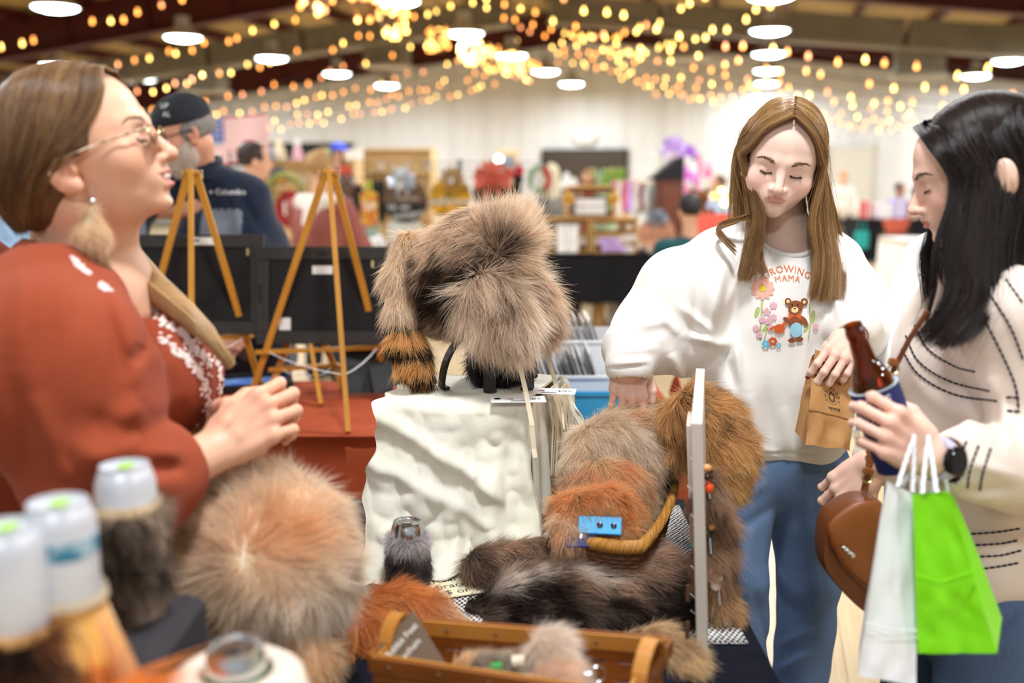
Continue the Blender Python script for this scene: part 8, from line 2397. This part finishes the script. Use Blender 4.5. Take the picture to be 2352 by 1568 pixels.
bm_=G(hm.t,hm.M,.3,.01);bm_.ell(np.array((0,-.125,.022))*hm.s,np.array((.072,.075,.01))*hm.s,.01,rotm(R(14),0,0));bm_.ell(np.array((0,-.06,.0))*hm.s,np.array((.07,.06,.04))*hm.s,.01,None,True)
V,Q=polygonise(combine([bm_]),hm.t-.25,hm.t+.25,.005);raw('cap_brim',V,Q,M_cap,man,True,world=True)
MB().ball(mp_(0,.008,.131),.007,8,6).build('cap_button',M_cap,man,True,world=True)
for s,(px,py)in(('UP',(376,243)),('AL',(384,263))):
 v2,f2=text_mesh(s,.026);c=W(px,py,3.77)
 V3=project(v2,c,(1,.0,0),(0,0,1),bvc,.0015,.3);raw('cap_lettering',V3,f2,M_white,man,world=True)
gm=thing('glasses','dark framed glasses worn by the grey bearded man','glasses',tuple(hm.t))
for s_ in(-1,1):
 MB().tube([mp_(s_*.055,-.098,.004),mp_(s_*.07,-.085,.004),mp_(s_*.083,-.02,.0),mp_(s_*.086,.02,-.008)],.0022,6).build('temple',M_blk,gm,world=True)
 MB().tube([mp_(s_*.031+.023*math.cos(a),-.105,.016*math.sin(a))for a in np.linspace(0,6.28,22)],.0016,5).build('rim',M_blk,gm,world=True)
 pl_=[(s_*.031+.022*math.cos(a),.015*math.sin(a))for a in np.linspace(0,6.28,19)[:-1]]
 MB().prism(pl_,.0016,mp_(0,-.105,0),mp_(1,0,0)-mp_(0,0,0),mp_(0,0,1)-mp_(0,0,0)).build('lens',M_glass,gm,world=True)
MB().tube([mp_(-.009,-.107,.004),mp_(0,-.11,.006),mp_(.009,-.107,.004)],.0014,5).build('bridge',M_blk,gm,world=True)
# ================================================================ person in a white fleece half hidden behind the dark haired woman
M_flw=mat('white_fleece',0xF6F4F0,.95,sheen=.4,spec=.15,bump=.12,bscale=300)
wf=thing('person','person in a white fleece almost hidden behind the dark haired woman','person',(1.05,2.28,0))
bg_head=G(k=.02)
hx=np.array((1.1,2.32,1.5))
hfw=head_group(tuple(hx),R(-25),R(8),0)
bg_head.rc(hx-np.array((0,0,.06)),hx-np.array((0,0,.25)),.05,.06,.02)
fs,fe,fwst=np.array(W(2168,625,2.22)),np.array(W(2088,790,2.16)),np.array(W(2085,960,2.06))
bg_head.chain([hx-np.array((0,0,.25)),fs,fe,fwst],[.06,.045,.038,.028],.02)
hwf=hand_group(fwst,np.array((-.1,-.3,-1)),np.array((-.4,-1,.1)),my=1,curl=((20,30,20),)*4,s=.92)
V,Q=polygonise(combine([bg_head,hfw,hwf]),(.6,1.8,.85),(1.4,2.55,1.7),.005);raw('body',V,Q,M_skin,wf,True,world=True,cols=skin_cols(V,[hfw],0xEAC0A8))
brows_lashes(hfw,combine([hfw]),wf,0x4A3426)
fl=G(k=.03);fl.ell((1.1,2.32,1.08),(.2,.14,.3),.06).rc(fs,hx-np.array((0,0,.24)),.085,.08,.05).chain([fs,fe,fwst+np.array((0,0,.02))],[.088,.08,.06],.04)
fl.rc(hx,hx-np.array((0,0,.26)),.07,.07,.01,True)
fl.post=folds_post([((2100,700),(2140,740),2.1,.014,.012),((2080,740),(2120,790),2.1,.012,-.01),((2070,800),(2110,830),2.1,.012,.008)],.006,10,3)
cloth_mesh('fleece',fl,(.6,1.85,.75),(1.45,2.6,1.5),.007,M_flw,wf)
lf_=G(k=.03);lf_.ell((1.1,2.33,.8),(.17,.13,.14),.05)
for s in(-1,1):lf_.chain([(1.1+s*.09,2.33,.78),(1.1+s*.1,2.32,.42),(1.1+s*.1,2.35,.08)],[.1,.075,.06],.02);lf_.rc((1.1+s*.1,2.35,.045),(1.1+s*.11,2.2,.04),.042,.038,.02)
cloth_mesh('trousers',lf_,(.8,2.1,-.01),(1.45,2.6,1.0),.012,M('cloth2A3142',0x2A3142),wf)
hh_=G(k=.02);hh_.ell(hx+np.array((0,.02,.045)),(.085,.1,.09),.02)
for k in np.linspace(-1.3,1.3,7):hh_.rc(hx+np.array((.07*math.sin(k),.02+.07*math.cos(k),.03)),hx+np.array((.09*math.sin(k),.04+.06*math.cos(k),-.2)),.03,.022,.02)
hh_.ell(hx+np.array((-.04,-.095,-.03)),(.085,.07,.095),.01,cut=True)
V,Q=polygonise(combine([hh_]),hx-.35,hx+.3,.01);raw('hair',V,Q,M('hair4a3426',0x4A3426,.6),wf,True,world=True)
# ================================================================ bottle in a navy koozie
b0=np.array(W(2040,985,1.44));b1=np.array(W(1957,742,1.44))
ax_=(b1-b0)/np.linalg.norm(b1-b0)
Lb=.229;b0=b1-ax_*Lb
Rb=np.stack(frame_from(ax_),1)
bt=thing('beer_bottle','amber glass bottle, uncapped, held in a navy foam koozie by the woman','bottle',tuple(b0))
M_amb=mat('amber_glass',0xA04A12,.03,trans=.9,ior=1.45,spec=.6)
MB().lathe([(.026,.0),(.0305,.004),(.0305,.125),(.029,.14),(.022,.158),(.016,.172),(.0138,.2),(.0132,.205),(.0145,.207),(.0145,.217),(.0132,.219),(.0132,.228),(.0105,.229),(.0102,.2),(.012,.172),(.026,.13),(.026,.01),(.001,.008)],32,b0,Rb).build('glass',M_amb,bt,True,world=True)
MB().lathe([(.0255,.010),(.0255,.12),(.0225,.1305),(.001,.131)],26,b0,Rb).build('beer',mat('beer_dark',0x2A0E04,.1),bt,True,world=True)
kz=thing('bottle_koozie','navy blue foam koozie with white letters around the amber bottle','bottle cooler',tuple(b0))
MB().lathe([(.031,-.003),(.0355,-.002),(.0365,.11),(.0355,.128),(.0325,.128),(.0315,.1)],36,b0,Rb).build('foam_sleeve',mat('navy_foam',0x1E2C66,.7,col2=0x18245A,scale=200),kz,True,world=True)
MB().lathe([(.0358,.1275),(.0366,.129),(.0325,.1292),(.032,.128)],36,b0,Rb).build('sleeve_rim',mat('foam_edge',0xA8B0B8,.8),kz,True,world=True)
tocam=np.array(cam.location)-b0;tocam-=ax_*(tocam@ax_);tocam/=np.linalg.norm(tocam);sx=np.cross(ax_,tocam)
def round_text(s,size,zoff,a0,rad):
 v2,f=text_mesh(s,size);out=[]
 for x,y in v2:
  a=a0+x/rad;out.append(b0+ax_*(zoff+y)+rad*(math.cos(a)*tocam+math.sin(a)*sx))
 raw('lettering',out,f,M_white,kz,world=True)
round_text('PROOF OF',.019,.113,-.72,.0372);round_text('SERVICE',.019,.09,-.72,.0372)
rp=hn.world(np.array((.112,.0105,-.006))*.96)if False else np.array(W(1967,992,1.385))
fd=hn.M[:,0]
x_,y_,_=frame_from(np.array((-.6,.5,-.1)))
e=[o_ for o_ in bpy.data.objects if o_.name=='ring' and o_.type=='EMPTY'][0]
MB().tube([rp+.0095*(math.cos(a)*x_+math.sin(a)*y_)for a in np.linspace(0,6.28,26)],.0013,6).build('band',mat('silver',0xD8D8DC,.2,metal=1),e,True,world=True)
MB().ball(rp+np.array((-.002,-.0105,.002)),.0032,10,6).build('stone',mat('stone',0xF8F8FF,.02,trans=.6,ior=2.0),e,world=True)
# ================================================================ brown paper bag held by the girl
M_kraft=mat('kraft_paper',0xBE8E58,.75,col2=0xAE7E4A,scale=10,bump=.15,bscale=60)
M_stamp=mat('stamp_ink',0x3A2818,.8)
def crumple(name,corners,parent,m,depth,n=(14,22),amp=.004,seed=1,gusset=True,ux=None):
 """paper bag side walls: corners top-left, top-right, bottom-right, bottom-left of the front; depth vector at the base"""
 tl,tr_,br2,bl2=[np.array(c,float)for c in corners];D=np.array(depth,float)
 nrm=np.cross(tr_-tl,bl2-tl);nrm/=np.linalg.norm(nrm)
 def front(u,v,off=0.0,s=1):
  p=lerp(lerp(tl,tr_,u),lerp(bl2,br2,u),v)+D*off*v**.6
  w=vnoise(np.array([[u*3+seed+off*7,v*4,seed*.3]]),1.3,seed,2)[0]
  return p+nrm*s*amp*(w*2+.6*abs(math.sin(u*3.14159*2+v*5)))*(.3+v)*(1 if 0.02<u<.98 else.3)
 nu,nv=n
 fr=MB().grid(lambda u,v:front(u,v),nu,nv).build('front_panel',m,parent,True,world=True)
 MB().grid(lambda u,v:front(1-u,v,1.0,-1),nu,nv).build('back_panel',m,parent,True,world=True)
 def side(e):
  def f(u,v):
   p=front(e,v)+(front(e,v,1.0,-1)-front(e,v))*u
   c=(front(.5,v)+front(.5,v,1.0,-1))/2-p;c/=np.linalg.norm(c)+1e-9
   pinch=(1-abs(2*u-1))*.02*(1-v)**.7
   return p+c*pinch
  return f
 MB().grid(side(0.0),4,nv).build('side_gusset',m,parent,world=True);MB().grid(lambda u,v:side(1.0)(1-u,v),4,nv).build('side_gusset',m,parent,world=True)
 MB().grid(lambda u,v:front(u,1.0,v),nu,3).build('base_panel',m,parent,world=True)
 return fr,front
pb=thing('paper_bag','small brown paper bag with a black round stamp, held by the girl','bag',tuple(W(1890,1030,1.9)))
fr,ff=crumple('bag',[W(1870,812,1.99),W(1965,845,2.0),W(1951,1035,1.92),W(1850,1018,1.9)],pb,M_kraft,np.array(W(1826,990,1.98))-np.array(W(1850,1018,1.88)),seed=3)
MB().grid(lambda u,v:np.array(lerp(W(1872,803,1.983),W(1900,812,1.985),u))+(np.array(W(1868,858,1.965))-np.array(W(1872,803,1.983)))*v,4,5,.0015).build('top_fold',M_kraft,pb,world=True)
MB().grid(lambda u,v:ff(u,.62+.012*v)+np.array((0,-.0015,0)),12,1,.0008).build('crease',mat('kraft_dark',0xA87A48,.8),pb,world=True)
bvb=BVHTree.FromPolygons([tuple(fr.matrix_parent_inverse.inverted()@Vector((0,0,0))*0+v_.co)for v_ in fr.data.vertices],[tuple(p.vertices)for p in fr.data.polygons])
sc_=W(1917,912,1.95);ux_=(W(1965,895,1.92)-W(1868,870,1.9)).normalized();uz_=(W(1880,812,1.93)-W(1868,1000,1.9)).normalized()
def stamp(v2,f):raw('stamp',project(v2,sc_,ux_,uz_,bvb,.001,.2),f,M_stamp,pb,world=True)
def ringp(r0,r1,n=28):return[(r0*math.cos(a)*.75,r0*math.sin(a))for a in np.linspace(0,6.2832,n+1)[:-1]]+[(r1*math.cos(a)*.75,r1*math.sin(a))for a in np.linspace(0,6.2832,n+1)[:-1]],[[i,(i+1)%n,n+(i+1)%n,n+i]for i in range(n)]
stamp(*ringp(.0155,.0148));stamp(*ringp(.0058,.0052))
for k,ch in enumerate('THE BAKERY'):
 if ch==' ':continue
 v2,f=text_mesh(ch,.0085);a=R(205-25*k)
 stamp([((x*math.sin(a)+(y+.0192)*math.cos(a))*.8,(-x*math.cos(a)+(y+.0192)*math.sin(a)))for x,y in v2],f)
for k in range(9):
 a=k*6.2832/9;stamp([((.008*math.cos(a)+.0022*math.cos(b))*.75,.009*math.sin(a)+.003*math.sin(b))for b in np.linspace(0,6.28,7)[:-1]],[[0,1,2,3,4,5]])
for k in range(7):stamp([(-.012+.004*k,-.021),(-.0085+.004*k,-.021),(-.0105+.004*k,-.028-.003*(k%2))],[[0,2,1]])
# ================================================================ purse
M_tan=mat('tan_leather',0x9A5A2A,.38,col2=0x8E5024,scale=8,bump=.06,bscale=220,spec=.5)
M_tan2=mat('dark_tan_leather',0x6E3A16,.45)
ps=thing('purse','tan leather saddle purse hanging behind the white gift bag','bag',tuple(W(1960,1250,1.56)))
PY=1.58
def pp(px,py,Y=PY):return np.array(W(px,py,Y))
outline=[(1880,1185),(1905,1160),(1945,1135),(1995,1128),(2040,1160),(2052,1250),(2040,1330),(2000,1390),(1985,1405),(1930,1355),(1885,1300),(1875,1275)]
oc=np.mean([pp(*o_)for o_ in outline],0)
n_=len(outline)
def body(dY,k):return[oc+(pp(*o_)-oc)*k+np.array((0,dY,0))for o_ in outline]
rings=[body(-.028,.9),body(-.034,.97),body(-.02,1.0),body(.02,1.0),body(.03,.94)]
v=[p for r_ in rings for p in r_]
f=[[k*n_+i,k*n_+(i+1)%n_,(k+1)*n_+(i+1)%n_,(k+1)*n_+i]for k in range(4)for i in range(n_)]+[list(range(n_-1,-1,-1)),list(range(4*n_,5*n_))]
o=MB().add(v,f).build('purse_body',M_tan2,ps,True,world=True);sm=o.modifiers.new('sub','SUBSURF');sm.levels=2;sm.render_levels=2
flp=[(1878,1186),(1905,1158),(1945,1133),(1995,1126),(2045,1160),(2056,1250),(2046,1330),(2010,1345),(1960,1320),(1915,1275),(1888,1225)]
fo=np.mean([pp(*o_)for o_ in flp],0)
def flapf(dY,k):return[fo+(pp(*o_)-fo)*k+np.array((0,dY,0))for o_ in flp]
rings=[flapf(-.050,.55),flapf(-.046,.9),flapf(-.042,1.0),flapf(-.034,1.0)]
m_=len(flp);v=[p for r_ in rings for p in r_]
f=[[k*m_+i,k*m_+(i+1)%m_,(k+1)*m_+(i+1)%m_,(k+1)*m_+i]for k in range(3)for i in range(m_)]+[list(range(m_-1,-1,-1)),list(range(3*m_,4*m_))]
o=MB().add(v,f).build('flap',M_tan,ps,True,world=True);sm=o.modifiers.new('sub','SUBSURF');sm.levels=2;sm.render_levels=2
pb0,pb1=pp(1934,1253,PY-.052),pp(1962,1278,PY-.052)
MB().bar(pb0,pb1,.006,.003,up=(0,-1,0)).build('name_plate',M_alu,ps,world=True)
for k in range(3):
 c=lerp(pb0,pb1,.2+.3*k);MB().ball(c+np.array((0,-.001,0)),(.0046,.002,.0042),8,6).build('plate_knob',M_alu,ps,True,world=True)
edge=[fo+(pp(*o_)-fo)*.985+np.array((0,-.0445,0))for o_ in flp[6:]+flp[:1]]
MB().tube(edge,.0014,5).build('edge_stitching',M_tan2,ps,world=True)
MB().tube([pp(1985,1128),pp(1995,1080),pp(2000,1042)],.006,6).build('strap',M_tan,ps,world=True)
MB().tube([pp(2005,1040,1.6),pp(2052,850,1.56),pp(2088,780,1.545),pp(2130,715,1.53)],.0045,6).build('strap',M_tan2,ps,world=True)
for(px,py,Y)in((1993,1098,1.575),(2001,1052,1.585),(2052,848,1.555)):
 c=pp(px,py,Y);MB().tube([c+.009*np.array((math.cos(a),.1*math.sin(a),.8*math.sin(a)))for a in np.linspace(0,6.28,16)],.0018,6).build('strap_ring',M_brass,ps,True,world=True)
 MB().box(c+np.array((0,0,.012)),(.018,.008,.012),rotm(0,R(15),0),bev=.002).build('strap_keeper',M_tan,ps,world=True)
# ================================================================ gift bags
M_pw=mat('white_paper_bag',0xF0F0F6,.5,spec=.4)
M_pg=mat('green_paper_bag',0x84DE10,.45,spec=.4,col2=0x7AD20C,scale=3)
M_cordw=mat('paper_cord',0xEFEFF4,.7)
def handle(parent,a,b,top,r=.0026,name='handle'):
 a,b,top=np.array(a),np.array(b),np.array(top)
 P=[a,a+(top-a)*.5+(a-b)*.02,lerp(lerp(a,b,.3),top,.9),top,lerp(lerp(a,b,.7),top,.9),b+(top-b)*.5+(b-a)*.02,b]
 S=np.linspace(0,1,7);T=np.linspace(0,1,30);C=np.stack([catmull(S,np.array(P)[:,i],T)for i in range(3)],1)
 for s_ in(0,1,2):
  mb=MB();Q_=[]
  for k,c in enumerate(C):
   d=C[min(k+1,29)]-C[max(k-1,0)];x,y,_=frame_from(d);an=k*1.1+s_*2.094
   Q_.append(c+r*.6*(math.cos(an)*x+math.sin(an)*y))
  mb.tube(Q_,r*.75,5).build(name,M_cordw,parent,True,world=True)
gw=thing('gift_bag','white paper gift bag with cord handles hanging from the wrist of the woman','bag',tuple(W(2040,1560,1.34)),group='paper gift bags on the wrist')
crumple('w',[W(2038,1104,1.33),W(2108,1140,1.36),W(2106,1575,1.28),W(1972,1552,1.24)],gw,M_pw,np.array((.03,.085,0)),n=(10,26),amp=.0022,seed=6)
for py0,py1 in((1430,1442),(1445,1455)):
 MB().tube([W(1990-(py0-1430)*.1,py0,1.243),W(2045,py0+16,1.252),W(2106,py0+18,1.282)],.0012,5).build('crease',M_pw,gw,world=True)
wtop=np.array(W(2128,1006,1.395))
handle(gw,W(2062,1118,1.335),W(2096,1130,1.35),W(2100,1000,1.375));handle(gw,W(2072,1116,1.4),W(2118,1150,1.41),W(2134,1003,1.415))
gg=thing('gift_bag','lime green paper gift bag with cord handles hanging from the wrist of the woman','bag',tuple(W(2220,1510,1.32)),group='paper gift bags on the wrist')
crumple('g',[W(2096,1134,1.325),W(2178,1128,1.30),W(2290,1500,1.24),W(2108,1500,1.28)],gg,M_pg,np.array((.055,.10,.004)),n=(12,26),amp=.003,seed=9)
sg=np.array(W(2218,1235,1.36));MB().add([tuple(W(2196,1204,1.335)),tuple(W(2210,1203,1.35)),tuple(W(2232,1272,1.335)),tuple(W(2224,1273,1.32))],[[0,1,2,3]]).build('sticker',M_white,gg,world=True)
MB().tube([W(2100,1318,1.285),W(2160,1335,1.268),W(2240,1312,1.262)],.0013,5).build('crease',M_pg,gg,world=True)
handle(gg,W(2118,1140,1.32),W(2152,1134,1.31),W(2132,1000,1.385));handle(gg,W(2140,1140,1.39),W(2178,1136,1.38),W(2152,1004,1.4))
